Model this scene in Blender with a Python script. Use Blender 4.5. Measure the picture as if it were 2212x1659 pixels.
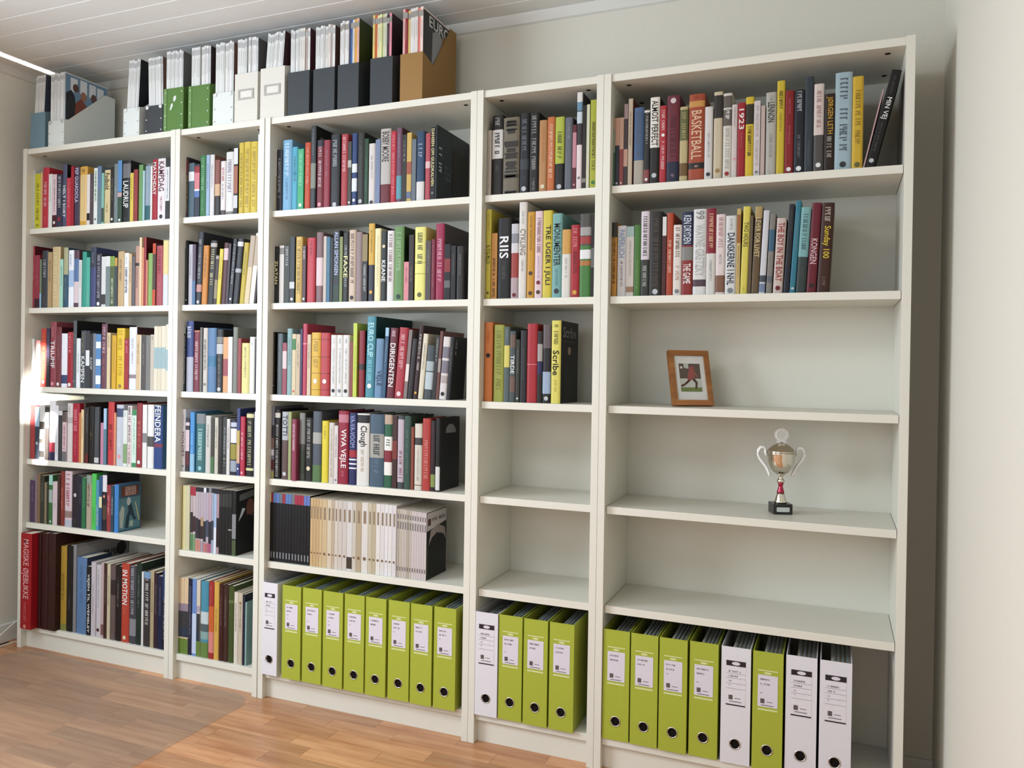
import bpy, bmesh, math, random
from mathutils import Matrix, Vector
random.seed(11)
sc = bpy.context.scene
for o in list(bpy.data.objects):
    bpy.data.objects.remove(o, do_unlink=True)
COL = sc.collection

# ------------------------------------------------------------------ camera
cam_d = bpy.data.cameras.new('camera'); cam = bpy.data.objects.new('camera', cam_d); COL.objects.link(cam)
RGT = Vector((0.92240546, 0.38590625, 0.01563783)); DWN = Vector((0.01627919, 0.00160588, -0.9998662)); FWD = Vector((-0.38587972, 0.92253661, -0.00480097))
cam.matrix_world = Matrix(((RGT.x, -DWN.x, -FWD.x, 3.03119), (RGT.y, -DWN.y, -FWD.y, -2.29195), (RGT.z, -DWN.z, -FWD.z, 1.16244), (0, 0, 0, 1)))
cam_d.sensor_width = 36; cam_d.sensor_fit = 'HORIZONTAL'; cam_d.lens = 1753.858 / 2212 * 36
cam_d.shift_x = 34.761 / 2212; cam_d.shift_y = -26.149 / 2212
cam_d.clip_start = 0.05; cam_d.clip_end = 60
sc.camera = cam

# ------------------------------------------------------------------ world, lights, exposure
world = bpy.data.worlds.new('sky'); sc.world = world; world.use_nodes = True
bgn = world.node_tree.nodes['Background']; bgn.inputs[0].default_value = (0.72, 0.82, 1.0, 1); bgn.inputs[1].default_value = 1.2
sc.view_settings.view_transform = 'Standard'; sc.view_settings.look = 'None'; sc.view_settings.gamma = 1
sc.view_settings.use_curve_mapping = False; sc.view_settings.exposure = 0.04
sc.cycles.use_denoising = True; sc.cycles.max_bounces = 8; sc.cycles.diffuse_bounces = 3; sc.cycles.glossy_bounces = 4
sc.cycles.transparent_max_bounces = 8; sc.cycles.caustics_reflective = False; sc.cycles.caustics_refractive = False
sc.cycles.sample_clamp_indirect = 6.0
XL, XR, YBACK, YFRONT, ZC = -0.12, 3.30, 0.30, -3.5, 2.367

def area(name, loc, target, sx, sy, power, col, spread=180):
    l = bpy.data.lights.new(name, 'AREA'); l.shape = 'RECTANGLE'; l.size = sx; l.size_y = sy; l.energy = power; l.color = col
    l.spread = math.radians(spread)
    o = bpy.data.objects.new(name, l); COL.objects.link(o); o.location = loc
    o.rotation_euler = (Vector(target) - Vector(loc)).to_track_quat('-Z', 'Z').to_euler()
    return o
# daylight through the window in the left wall and the window in the wall behind the camera
area('window_daylight_left', (XL + 0.03, -1.75, 1.45), (2.6, -1.35, 0.75), 1.7, 1.3, 74, (0.83, 0.95, 1.09), 170)
area('window_daylight_behind', (1.5, YFRONT + 0.04, 1.5), (1.5, 0.0, 0.6), 2.4, 1.3, 8, (0.90, 0.97, 1.05), 150)
area('overhead_fill', (1.7, -1.7, ZC - 0.06), (1.75, -1.3, 0.0), 0.9, 0.9, 24, (0.94, 0.98, 1.03))  # added overhead fill, not a known fitting of the room
# added narrow beams imitating reflected sunlight; no reflecting object is modelled
area('sun_glint_shelf', (0.75, -2.6, 1.35), (0.035, 0.03, 1.07), 0.06, 0.30, 0.9, (1.0, 0.97, 0.9), 1.2)
area('sun_glint_low', (0.80, -2.6, 1.1), (0.100, 0.03, 0.84), 0.045, 0.20, 0.4, (1.0, 0.97, 0.9), 1.2)
area('sun_glint_ceiling', (-0.02, -0.75, 0.9), (-0.02, -0.05, 2.36), 0.026, 0.32, 0.35, (1.0, 1.0, 1.0), 1.0)

# ------------------------------------------------------------------ materials
MATS = {}
def srgb(h):
    v = [int(h[i:i + 2], 16) / 255 for i in (0, 2, 4)]
    return [c / 12.92 if c <= 0.04045 else ((c + 0.055) / 1.055) ** 2.4 for c in v]
def mat(h, rough=0.5, metal=0.0, var=0.06, scale=60.0, bump=0.0, spec=0.4, name=None, coord='Object'):
    key = (h, rough, metal, var, scale, bump, spec)
    if key in MATS: return MATS[key]
    m = bpy.data.materials.new(name or 'm_' + h); m.use_nodes = True
    nt = m.node_tree; b = nt.nodes['Principled BSDF']
    c = srgb(h)
    b.inputs['Roughness'].default_value = rough; b.inputs['Metallic'].default_value = metal
    b.inputs['Specular IOR Level'].default_value = spec
    tc = nt.nodes.new('ShaderNodeTexCoord'); nz = nt.nodes.new('ShaderNodeTexNoise'); nz.inputs['Scale'].default_value = scale
    nz.inputs['Detail'].default_value = 3
    nt.links.new(tc.outputs[coord], nz.inputs['Vector'])
    mx = nt.nodes.new('ShaderNodeMix'); mx.data_type = 'RGBA'
    mx.inputs[6].default_value = [max(0, x * (1 - var)) for x in c] + [1]; mx.inputs[7].default_value = [min(1, x * (1 + var)) for x in c] + [1]
    nt.links.new(nz.outputs['Fac'], mx.inputs[0]); nt.links.new(mx.outputs[2], b.inputs['Base Color'])
    if bump > 0:
        bp = nt.nodes.new('ShaderNodeBump'); bp.inputs['Strength'].default_value = bump; bp.inputs['Distance'].default_value = 0.002
        nt.links.new(nz.outputs['Fac'], bp.inputs['Height']); nt.links.new(bp.outputs[0], b.inputs['Normal'])
    MATS[key] = m
    return m
LAM = mat('dddacc', 0.38, 0, 0.012, 40, 0.02, 0.45, 'white_laminate')
PAGE = mat('ded6c2', 0.85, 0, 0.10, 300, 0.0, 0.2, 'paper')
WALL = mat('dcd7c9', 0.9, 0, 0.03, 180, 0.25, 0.2, 'wall_paint')
TRIMM = mat('dcdad2', 0.5, 0, 0.02, 60, 0.0, 0.4, 'trim_paint')

# ------------------------------------------------------------------ mesh helpers
def mobj(name, verts, faces, mats, parent=None, fm=None, smooth=False, loc=None, rot=None):
    me = bpy.data.meshes.new(name); me.from_pydata([tuple(v) for v in verts], [], faces); 
    for m in (mats if isinstance(mats, (list, tuple)) else [mats]): me.materials.append(m)
    if fm:
        for i, k in enumerate(fm): me.polygons[i].material_index = k
    if smooth:
        for p in me.polygons: p.use_smooth = True
    me.update()
    o = bpy.data.objects.new(name, me); COL.objects.link(o)
    if parent: o.parent = parent
    if loc: o.location = loc
    if rot: o.rotation_euler = rot
    return o
def obj_from(name, me, parent=None, loc=None):
    o = bpy.data.objects.new(name, me); COL.objects.link(o)
    if parent: o.parent = parent
    if loc: o.location = loc
    return o
BF = [(0, 3, 2, 1), (4, 5, 6, 7), (0, 1, 5, 4), (1, 2, 6, 5), (2, 3, 7, 6), (3, 0, 4, 7)]
def bxv(x0, x1, y0, y1, z0, z1):
    return [(x0, y0, z0), (x1, y0, z0), (x1, y1, z0), (x0, y1, z0), (x0, y0, z1), (x1, y0, z1), (x1, y1, z1), (x0, y1, z1)]
def box(name, x0, x1, y0, y1, z0, z1, m, parent=None, bevel=0.0, loc=None, rot=None):
    if bevel <= 0:
        return mobj(name, bxv(x0, x1, y0, y1, z0, z1), BF, m, parent, loc=loc, rot=rot)
    bm = bmesh.new(); vs = [bm.verts.new(v) for v in bxv(x0, x1, y0, y1, z0, z1)]
    for f in BF: bm.faces.new([vs[i] for i in f])
    bmesh.ops.bevel(bm, geom=bm.edges[:], offset=bevel, segments=2, affect='EDGES', profile=0.5)
    me = bpy.data.meshes.new(name); bm.to_mesh(me); bm.free(); me.materials.append(m)
    return_o = obj_from(name, me, parent, loc)
    if rot: return_o.rotation_euler = rot
    return return_o
def prism_x(name, poly, x0, x1, m, parent=None):            # polygon in (y, z) extruded along x
    n = len(poly); v = [(x0, y, z) for y, z in poly] + [(x1, y, z) for y, z in poly]
    f = [tuple(range(n))[::-1], tuple(range(n, 2 * n))] + [(i, (i + 1) % n, n + (i + 1) % n, n + i) for i in range(n)]
    o = mobj(name, v, f, m, parent); fix(o); return o
def prism_y(name, poly, y0, y1, m, parent=None, loc=None, rot=None, smooth=False):            # polygon in (x, z) extruded along y
    n = len(poly); v = [(x, y0, z) for x, z in poly] + [(x, y1, z) for x, z in poly]
    f = [tuple(range(n)), tuple(range(n, 2 * n))[::-1]] + [(i, (i + 1) % n, n + (i + 1) % n, n + i) for i in range(n)]
    o = mobj(name, v, f, m, parent, loc=loc, rot=rot); fix(o); return o
def fix(o):
    bm = bmesh.new(); bm.from_mesh(o.data); bmesh.ops.recalc_face_normals(bm, faces=bm.faces); bm.to_mesh(o.data); bm.free()
def lathe(name, prof, m, parent=None, seg=32, loc=None):
    v = []; f = []; n = len(prof)
    for r, z in prof:
        for k in range(seg):
            a = 2 * math.pi * k / seg; v.append((r * math.cos(a), r * math.sin(a), z))
    for i in range(n - 1):
        for k in range(seg):
            f.append((i * seg + k, i * seg + (k + 1) % seg, (i + 1) * seg + (k + 1) % seg, (i + 1) * seg + k))
    f.append(tuple(range(seg))[::-1]); f.append(tuple(range((n - 1) * seg, n * seg)))
    return mobj(name, v, f, m, parent, smooth=True, loc=loc)
def tube(name, pts, r, m, parent=None, seg=8):
    v = []; f = []; P = [Vector(p) for p in pts]; n = len(P)
    rad = r if isinstance(r, (list, tuple)) else [r] * n
    up = Vector((0.13, 0.2, 1)).normalized()
    for i in range(n):
        t = (P[min(i + 1, n - 1)] - P[max(i - 1, 0)]).normalized(); a = t.cross(up)
        if a.length < 1e-4: a = t.cross(Vector((1, 0, 0)))
        a.normalize(); b = t.cross(a)
        for k in range(seg):
            w = 2 * math.pi * k / seg; v.append(P[i] + (a * math.cos(w) + b * math.sin(w)) * rad[i])
    for i in range(n - 1):
        for k in range(seg):
            f.append((i * seg + k, i * seg + (k + 1) % seg, (i + 1) * seg + (k + 1) % seg, (i + 1) * seg + k))
    f.append(tuple(range(seg))[::-1]); f.append(tuple(range((n - 1) * seg, n * seg)))
    return mobj(name, v, f, m, parent, smooth=True)
def empty(name, loc=(0, 0, 0), rot=(0, 0, 0)):
    o = bpy.data.objects.new(name, None); COL.objects.link(o); o.location = loc; o.rotation_euler = rot; o.empty_display_size = 0.05
    return o
def tag(o, label, cat, group=None):
    o['label'] = label; o['category'] = cat
    if group: o['group'] = group
    return o
def struct(o, label=None):
    o['kind'] = 'structure'
    if label: o['label'] = label
    return o
TXT = {}
def text_geo(s):
    if s not in TXT:
        cu = bpy.data.curves.new('t', 'FONT'); cu.body = s; cu.resolution_u = 2; cu.offset = 0.012; cu.space_character = 1.02
        ob = bpy.data.objects.new('t', cu); me = bpy.data.meshes.new_from_object(ob)
        vs = [tuple(v.co) for v in me.vertices]; fs = [tuple(p.vertices) for p in me.polygons]
        x0 = min(v[0] for v in vs); x1 = max(v[0] for v in vs); y0 = min(v[1] for v in vs); y1 = max(v[1] for v in vs)
        TXT[s] = ([((v[0] - x0), (v[1] - y0)) for v in vs], fs, x1 - x0, y1 - y0)
        bpy.data.objects.remove(ob); bpy.data.curves.remove(cu); bpy.data.meshes.remove(me)
    return TXT[s]
def strokes(L, H, rnd, bold):
    """Worn print too fine to read: rows of short strokes, as (u0, u1, v0, v1) rectangles along a line of length L and height H."""
    out = []; u = 0.0; cw = H * (0.62 if bold else 0.55); st = H * (0.2 if bold else 0.13)
    while u < L - cw * 0.6:
        if rnd.random() < 0.14 and u > 0: u += cw * 0.7; continue
        k = rnd.randrange(5)
        out.append((u, u + st, 0, H))
        if k in (0, 1, 3): out.append((u + cw * 0.58, u + cw * 0.58 + st, 0 if k != 3 else H * .45, H))
        if k in (0, 2, 4): out.append((u + st, u + cw * 0.58, H * (.42 if k == 0 else .82), H * (.58 if k == 0 else 1)))
        if k in (1, 2): out.append((u + st, u + cw * 0.58, 0, H * .17))
        u += cw
    return out
BOOKS = [
('P', 1, 1, 10.8, 5.0, 240.4, 32.0, 162.1, 0, 'dfe2da', '', 'g|85888c|35|42;d|85888c|95', 'thin white paperback with grey lettering at left end of top shelf of far left bookcase', ''),
('P', 1, 1, 44.8, 32.6, 225.6, 32.0, 150.1, 0, 'd8cf2a', '', 'G|6e6e32|18|95', 'yellow paperback with dark olive lettering right of white paperback, top shelf of far left bookcase', ''),
('P', 1, 1, 55.1, 9.5, 230.0, 32.0, 157.7, 0, 'e8b888', '', '', 'thin beige paperback with plain spine right of yellow paperback, top shelf of far left bookcase', ''),
('H', 1, 1, 89.8, 34.0, 247.2, 32.0, 165.3, 0, 'd83242', '', 'G|e8ccd0|24|66;g|ee9aa4|80|92', 'thick red hardback with white lettering right of beige paperback, top shelf of far left bookcase', ''),
('P', 1, 1, 111.4, 20.1, 218.4, 32.0, 144.8, 0, 'e6e6e2', '', 'g|85888c|20|50', 'white paperback with grey lettering right of red hardback, top shelf of far left bookcase', ''),
('P', 1, 1, 137.0, 24.2, 215.1, 32.0, 147.6, 0, '561e28', '', 'b|e8ccd0|0|76;g|7a1a26|10|70;d|e6e6e2|90', 'white paperback with dark red lettering right of white paperback, top shelf of far left bookcase', ''),
('P', 1, 1, 167.8, 30.0, 212.9, 32.0, 153.8, 0, '3c3f55', '', 'G|e6e6e2|4|66;d|bd2232|84', 'navy paperback with white lettering right of white paperback, top shelf of far left bookcase', ''),
('H', 1, 1, 191.3, 23.1, 251.4, 32.0, 179.5, 0, '565a78', '19191b', 't|HELT I SORT|e6e6e2|34|84', 'tallest slate blue hardback titled HELT I SORT on top shelf of far left bookcase', ''),
('P', 1, 1, 214.8, 21.7, 195.5, 32.0, 139.1, 0, 'd83242', '', 'G|ee9aa4|4|60', 'red paperback with pink lettering right of slate blue hardback, top shelf of far left bookcase', ''),
('P', 1, 1, 231.8, 16.6, 240.4, 32.0, 161.9, 0, 'bd2232', '', 'g|ee9aa4|12|30', 'red paperback with pink lettering right of red paperback, top shelf of far left bookcase', ''),
('H', 1, 1, 262.0, 28.9, 235.4, 32.0, 163.8, 0, '4a3c55', '', 't|PEP GUARDIOLA|c6c4dc|2|60;g|85888c|64|90', 'purple hardback with white lettering right of red paperback, top shelf of far left bookcase', ''),
('H', 1, 1, 302.9, 39.7, 234.0, 32.0, 158.5, 0, 'dea63a', '', 'b|e8c27c|14|92;G|e0d0aa|18|88;d|a8844e|7', 'thick tan hardback with cream lettering right of purple hardback, top shelf of far left bookcase', ''),
('P', 1, 1, 319.5, 15.5, 200.6, 32.0, 134.4, 0, 'e4d8d4', '', 'b|19191b|76|90', 'white paperback with black foot right of tan hardback, top shelf of far left bookcase', ''),
('P', 1, 1, 339.7, 19.0, 203.6, 32.0, 135.5, 0, '5a4c50', '', '', 'plum paperback with plain spine right of white paperback, top shelf of far left bookcase', ''),
('P', 1, 1, 359.6, 18.9, 222.7, 32.0, 149.9, 0, 'dfe4dc', '', 'G|3f8440|5|60;d|85888c|90', 'white paperback with green lettering right of plum paperback, top shelf of far left bookcase', ''),
('P', 1, 1, 380.8, 20.5, 228.4, 32.0, 165.1, 0, '6d8890', '', 'b|6b84a8|0|38', 'pale teal paperback with slate blue top on top shelf of far left bookcase', ''),
('P', 1, 1, 394.6, 12.8, 200.6, 32.0, 143.6, 0, '86c0b0', '', 'b|4a5a4a|68|95', 'green paperback with dark green foot on top shelf of far left bookcase', ''),
('H', 1, 1, 427.4, 32.2, 210.4, 32.0, 150.4, 0, 'd8c48e', '', 't|Fodbold|2e1f1c|6|36;g|2e1f1c|62|78', 'beige hardback titled Fodbold right of green paperback, top shelf of far left bookcase', ''),
('P', 1, 1, 448.2, 19.7, 219.9, 32.0, 157.0, 0, '2e2c28', '', 'g|e0d0aa|20|60;d|e6e6e2|92', 'blackish brown paperback with cream lettering right of beige hardback, top shelf of far left bookcase', ''),
('P', 1, 1, 466.6, 17.7, 230.0, 32.0, 154.5, 0, '7c8a8a', '', 'g|e6e6e2|40|70', 'grey paperback with white lettering right of blackish brown paperback, top shelf of far left bookcase', ''),
('P', 1, 1, 487.9, 20.7, 241.4, 32.0, 164.1, 0, '3f5a48', '', 'b|5f95cc|0|50;b|c8a8a8|51|58;d|e6e6e2|95', 'dark green paperback with light blue band on top shelf of far left bookcase', ''),
('H', 1, 1, 529.8, 40.7, 238.7, 32.0, 167.6, 0, '232426', '', 'b|77777a|5|28;t|LAUDRUP|e6e6e2|33|76;g|85888c|92|97', 'thick black hardback with grey top on top shelf of far left bookcase', ''),
('P', 1, 1, 547.1, 16.2, 188.8, 32.0, 133.9, 0, 'e0c648', '', 'g|6e6e32|8|55', 'shortest golden yellow paperback with dark olive lettering on top shelf of far left bookcase', ''),
('P', 1, 1, 568.4, 20.3, 200.2, 32.0, 143.7, 0, 'a4403c', '', 'g|e08c70|30|80', 'red paperback with salmon lettering right of golden yellow paperback, top shelf of far left bookcase', ''),
('H', 1, 1, 593.7, 20.9, 216.8, 32.0, 156.0, 0, '6fa460', '', '', 'green hardback with plain spine right of red paperback, top shelf of far left bookcase', ''),
('P', 1, 1, 604.2, 9.5, 192.6, 32.0, 127.9, 0, 'a8ccd0', '', '', 'thin pale teal paperback with plain spine on top shelf of far left bookcase', ''),
('H', 1, 1, 632.7, 27.9, 209.6, 32.0, 146.8, 0, '8ea4b4', '', 'b|2f6a70|72|97;g|e6e6e2|10|68', 'light blue hardback with dark teal foot on top shelf of far left bookcase', ''),
('P', 1, 1, 641.7, 8.3, 206.6, 32.0, 145.7, 0, 'e8e4e0', '', '', 'thin white paperback with plain spine on top shelf of far left bookcase', ''),
('H', 1, 1, 666.1, 24.0, 230.8, 32.0, 160.1, 0, 'bd2232', '', 't|MATCHDAY|e6e6e2|5|58;g|e08c70|62|86', 'red hardback titled MATCHDAY right of white paperback, top shelf of far left bookcase', ''),
('H', 1, 1, 706.9, 40.0, 231.4, 32.0, 155.2, 0, 'e6dcdc', '', 't|KAMPDAG|6e3444|5|53;g|7a1a26|62|86;d|383b40|94', 'thick white hardback titled KAMPDAG right of red hardback, top shelf of far left bookcase', ''),
('P', 1, 1, 727.0, 19.5, 234.5, 32.0, 162.1, 0, '353636', '', 'b|dedede|16|70;g|85888c|20|66', 'charcoal paperback with white band right of white hardback, top shelf of far left bookcase', ''),
('H', 1, 1, 744.9, 17.2, 234.0, 32.0, 155.4, 0, '1c1c1e', '', '', 'black hardback with plain spine right of charcoal paperback, top shelf of far left bookcase', ''),
('H', 1, 2, 15.6, 9.8, 253.9, 32.0, 100.0, 0, 'b2303c', '6a1420', 'G|ee9aa4|5|56;g|ee9aa4|78|96', 'thin red hardback with pink lettering at left end of second shelf of far left bookcase', ''),
('P', 1, 2, 45.6, 28.7, 215.7, 32.0, 156.0, 0, 'a83a4c', '', 'b|4a2030|82|100;g|ee9aa4|4|60', 'red paperback with plum foot right of red hardback, second shelf of far left bookcase', ''),
('P', 1, 2, 56.1, 9.5, 198.1, 32.0, 142.4, 0, '7f8f6f', '', 'b|8fbce0|70|100', 'thin grey green paperback with light blue foot on second shelf of far left bookcase', ''),
('H', 1, 2, 91.5, 34.9, 232.3, 32.0, 161.8, 0, '44464e', '', 'G|c2c4c6|16|52;g|85888c|80|95', 'thick charcoal hardback with pale grey lettering on second shelf of far left bookcase', ''),
('P', 1, 2, 115.1, 22.2, 225.0, 32.0, 152.8, 0, 'c0a070', '', '', 'beige paperback with plain spine right of charcoal hardback, second shelf of far left bookcase', ''),
('H', 1, 2, 159.5, 44.0, 244.8, 32.0, 176.7, 0, 'd6be8a', '', 'G|e8d8a8|10|88', 'thick beige hardback with cream lettering right of beige paperback, second shelf of far left bookcase', ''),
('P', 1, 2, 178.0, 18.1, 193.7, 32.0, 135.2, 0, 'a8dcc4', '', '', 'grey green paperback with plain spine right of beige hardback, second shelf of far left bookcase', ''),
('H', 1, 2, 203.6, 24.3, 239.5, 32.0, 172.4, 0, '345c76', '', 'b|b4b48a|0|45;g|e0d0aa|50|88', 'blue hardback with ivory top right of grey green paperback, second shelf of far left bookcase', ''),
('H', 1, 2, 234.9, 29.1, 227.8, 32.0, 163.4, 0, 'e8ecf0', '', 'b|a8c4e4|35|64;g|2f5aa0|8|30', 'white hardback with light blue band right of blue hardback, second shelf of far left bookcase', ''),
('H', 1, 2, 263.8, 28.1, 226.5, 32.0, 157.1, 0, '6a4a58', '', 'b|5f7fae|15|55;b|dcc8cc|55|92', 'plum hardback with blue band right of white hardback, second shelf of far left bookcase', ''),
('P', 1, 2, 280.6, 15.2, 186.9, 32.0, 128.4, 0, 'dcdcdc', '', 'g|3f8440|5|60', 'white paperback with green lettering right of plum hardback, second shelf of far left bookcase', ''),
('H', 1, 2, 304.8, 23.3, 218.8, 32.0, 153.1, 0, '35a58e', '', 'g|86cfb8|8|40', 'teal hardback with green lettering right of white paperback, second shelf of far left bookcase', ''),
('P', 1, 2, 325.3, 19.5, 195.7, 32.0, 134.7, 0, '55b8a4', '', 'g|e0d0aa|70|95', 'teal paperback with cream lettering right of teal hardback, second shelf of far left bookcase', ''),
('H', 1, 2, 356.1, 30.3, 234.6, 32.0, 157.0, 0, '4a5084', '', 'b|3f4356|0|34;g|c2c4c6|9|28;g|85888c|93|97', 'blue hardback with navy top right of teal paperback, second shelf of far left bookcase', ''),
('H', 1, 2, 386.8, 29.3, 208.2, 32.0, 141.5, 0, '3a3848', '', 'G|c2c4c6|3|84;d|e6e6e2|94', 'navy hardback with pale grey lettering right of blue hardback, second shelf of far left bookcase', ''),
('P', 1, 2, 409.6, 21.9, 195.5, 32.0, 139.7, 0, 'd8d8d4', '', 'b|4a4844|75|95', 'white paperback with charcoal foot right of navy hardback, second shelf of far left bookcase', ''),
('P', 1, 2, 432.2, 22.2, 196.1, 32.0, 129.6, 0, '7e8c8c', '', 'b|dcdcd8|0|20', 'grey paperback with white top right of white paperback, second shelf of far left bookcase', ''),
('P', 1, 2, 455.8, 22.9, 195.1, 32.0, 129.0, 0, '5c6e44', '', 'b|88a84a|0|20;G|e6e6e2|44|96', 'dark olive paperback with lime top right of grey paperback, second shelf of far left bookcase', ''),
('P', 1, 2, 470.0, 13.3, 188.6, 32.0, 132.4, 0, '48525c', '', 'b|d0a048|0|17', 'slate blue paperback with orange top on second shelf of far left bookcase', ''),
('H', 1, 2, 503.7, 33.1, 212.3, 32.0, 143.9, 0, 'ccac78', '', '', 'beige hardback with plain spine right of slate blue paperback, second shelf of far left bookcase', ''),
('H', 1, 2, 528.9, 24.0, 205.3, 32.0, 142.8, 0, 'e4e4e8', '', 'G|383b40|27|76;g|85888c|8|22', 'white hardback with charcoal lettering right of beige hardback, second shelf of far left bookcase', ''),
('P', 1, 2, 543.6, 13.9, 200.2, 32.0, 138.4, 0, 'd8b688', '', '', 'beige paperback with plain spine right of white hardback, second shelf of far left bookcase', ''),
('P', 1, 2, 561.7, 17.3, 191.0, 32.0, 130.2, 0, '6c6468', '', '', 'grey paperback with plain spine right of beige paperback, second shelf of far left bookcase', ''),
('H', 1, 2, 582.3, 20.2, 228.9, 32.0, 166.6, 0, 'c49884', '', 'b|3a3436|28|33;g|2e1f1c|36|70', 'beige hardback with charcoal band right of grey paperback, second shelf of far left bookcase', ''),
('P', 1, 2, 594.2, 11.5, 261.2, 32.0, 175.4, 0, 'e8cca2', '', '', 'tallest beige paperback with plain spine right of beige hardback, second shelf of far left bookcase', ''),
('P', 1, 2, 605.1, 9.9, 222.0, 32.0, 152.5, 0, 'e2986e', '', '', 'thin salmon paperback with plain spine right of beige paperback, second shelf of far left bookcase', ''),
('H', 1, 2, 616.1, 10.6, 261.5, 32.0, 100.0, 0, 'b03844', '5e0f18', '', 'tallest red hardback with plain spine right of salmon paperback, second shelf of far left bookcase', ''),
('P', 1, 2, 624.8, 7.5, 174.1, 32.0, 120.0, 0, 'e09070', '', '', 'shortest salmon paperback with plain spine right of red hardback, second shelf of far left bookcase', ''),
('H', 1, 2, 649.0, 23.8, 199.1, 32.0, 139.8, 0, '8ab25c', '', 'g|e0ecc0|60|92', 'lime hardback with sage lettering right of salmon paperback, second shelf of far left bookcase', ''),
('P', 1, 2, 664.4, 14.9, 235.2, 32.0, 159.3, 0, '5a4236', '', 'b|dc502c|0|17;b|dc502c|74|100', 'dark brown paperback with red top right of lime hardback, second shelf of far left bookcase', ''),
('H', 1, 2, 697.9, 31.9, 225.6, 32.0, 154.0, 0, 'bc505a', '', 'G|8a2a34|6|50;g|ee9aa4|60|84', 'red hardback with dark red lettering on second shelf of far left bookcase', ''),
('H', 1, 2, 726.1, 27.6, 244.0, 32.0, 173.3, 0, 'd4d6d8', '', 'b|e4d08c|0|52', 'white hardback with beige band right of red hardback, second shelf of far left bookcase', ''),
('P', 1, 2, 742.5, 15.8, 242.9, 32.0, 165.3, 0, 'c6baa4', '', '', 'cream paperback with plain spine right of white hardback, second shelf of far left bookcase', ''),
('P', 1, 3, 9.3, 3.5, 192.4, 32.0, 134.1, 0, 'e8e4dc', '', 'g|85888c|10|50', 'thin white paperback with grey lettering at left end of third shelf of far left bookcase', ''),
('P', 1, 3, 19.8, 10.1, 193.9, 32.0, 139.9, 0, 'ece8e0', '', '', 'thin white paperback with plain spine right of white paperback, third shelf of far left bookcase', ''),
('P', 1, 3, 54.7, 24.7, 187.8, 32.0, 124.9, 0, 'eea49c', '', 'G|e8ccd0|3|30', 'shortest dusty pink paperback with white lettering on third shelf of far left bookcase', ''),
('P', 1, 3, 88.7, 28.0, 235.1, 32.0, 155.7, 0, 'd8453c', '', 'G|e88a50|8|90;d|ee9aa4|92', 'red paperback with orange red lettering on third shelf of far left bookcase', ''),
('P', 1, 3, 108.9, 18.8, 236.5, 32.0, 159.4, 0, '453c58', '', 'b|3a3438|50|100;g|c6c4dc|8|40', 'purple paperback with charcoal band right of red paperback, third shelf of far left bookcase', ''),
('H', 1, 3, 142.7, 32.8, 262.1, 32.0, 186.5, 0, 'a44a54', '', 't|TRIUMF|e6e6e2|29|71;g|e8ccd0|8|24;d|ee9aa4|95', 'tall red hardback titled TRIUMF right of purple paperback, third shelf of far left bookcase', ''),
('H', 1, 3, 171.6, 27.5, 240.8, 32.0, 168.8, 0, '863a42', '4a1820', 'd|e6e6e2|95', 'dark red hardback with white emblem right of red hardback, third shelf of far left bookcase', ''),
('H', 1, 3, 205.4, 32.7, 215.1, 32.0, 145.1, 0, '3f4f7c', '', 'b|e8eaf2|0|77;b|e8eaf2|93|100', 'white hardback with plain spine right of dark red hardback, third shelf of far left bookcase', ''),
('H', 1, 3, 236.6, 30.4, 221.0, 32.0, 150.5, 0, 'b82a38', '', 'G|ee9aa4|3|38;d|e6e6e2|95', 'red hardback with pink lettering right of white hardback, third shelf of far left bookcase', ''),
('H', 1, 3, 256.8, 19.4, 265.7, 32.0, 142.1, 0, '5c6264', '1c1c1e', 'd|85888c|90;g|c2c4c6|20|35', 'tallest charcoal hardback with pale grey lettering on third shelf of far left bookcase', ''),
('P', 1, 3, 279.3, 20.6, 195.6, 32.0, 131.1, 0, 'e4e8ea', '', 'g|85888c|30|70', 'white paperback with grey lettering right of charcoal hardback, third shelf of far left bookcase', ''),
('H', 1, 3, 308.4, 28.8, 226.7, 32.0, 156.5, 0, '495058', '', 't|KAMPEN|e6e6e2|45|90;g|ecdf80|4|40', 'navy hardback titled KAMPEN right of white paperback, third shelf of far left bookcase', ''),
('P', 1, 3, 328.8, 19.9, 225.2, 32.0, 148.8, 0, '44464a', '', 'b|e4e4e4|34|61;g|85888c|4|30', 'charcoal paperback with white band right of navy hardback, third shelf of far left bookcase', ''),
('P', 1, 3, 347.1, 17.4, 214.8, 32.0, 151.8, 0, '383436', '', 'g|85888c|4|60;t|KAMP|c2c4c6|44|66', 'charcoal paperback titled KAMP right of charcoal paperback, third shelf of far left bookcase', ''),
('P', 1, 3, 363.2, 15.7, 214.7, 32.0, 154.8, 0, '7c8896', '', 'g|c2c4c6|30|80', 'slate blue paperback with pale grey lettering on third shelf of far left bookcase', ''),
('P', 1, 3, 389.3, 25.7, 211.8, 32.0, 153.5, 0, '5c92cc', '', 'b|e8eef4|14|26;b|dfe6ee|46|58;b|e8eef4|76|92', 'light blue paperback with white top on third shelf of far left bookcase', ''),
('H', 1, 3, 420.8, 31.0, 252.7, 32.0, 143.4, 0, '784856', '2a1a1e', 'G|e8ccd0|5|46;g|ee9aa4|54|80', 'tall plum hardback with white lettering on third shelf of far left bookcase', ''),
('P', 1, 3, 438.9, 17.0, 217.5, 32.0, 154.3, 0, 'e0cc9e', '', 'g|2e1f1c|3|26', 'cream paperback with blackish red lettering right of plum hardback, third shelf of far left bookcase', ''),
('P', 1, 3, 469.3, 21.2, 207.3, 32.0, 150.3, 0, 'e2ae2c', '', 'g|a8844e|10|70', 'golden yellow paperback with tan brown lettering on third shelf of far left bookcase', ''),
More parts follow.
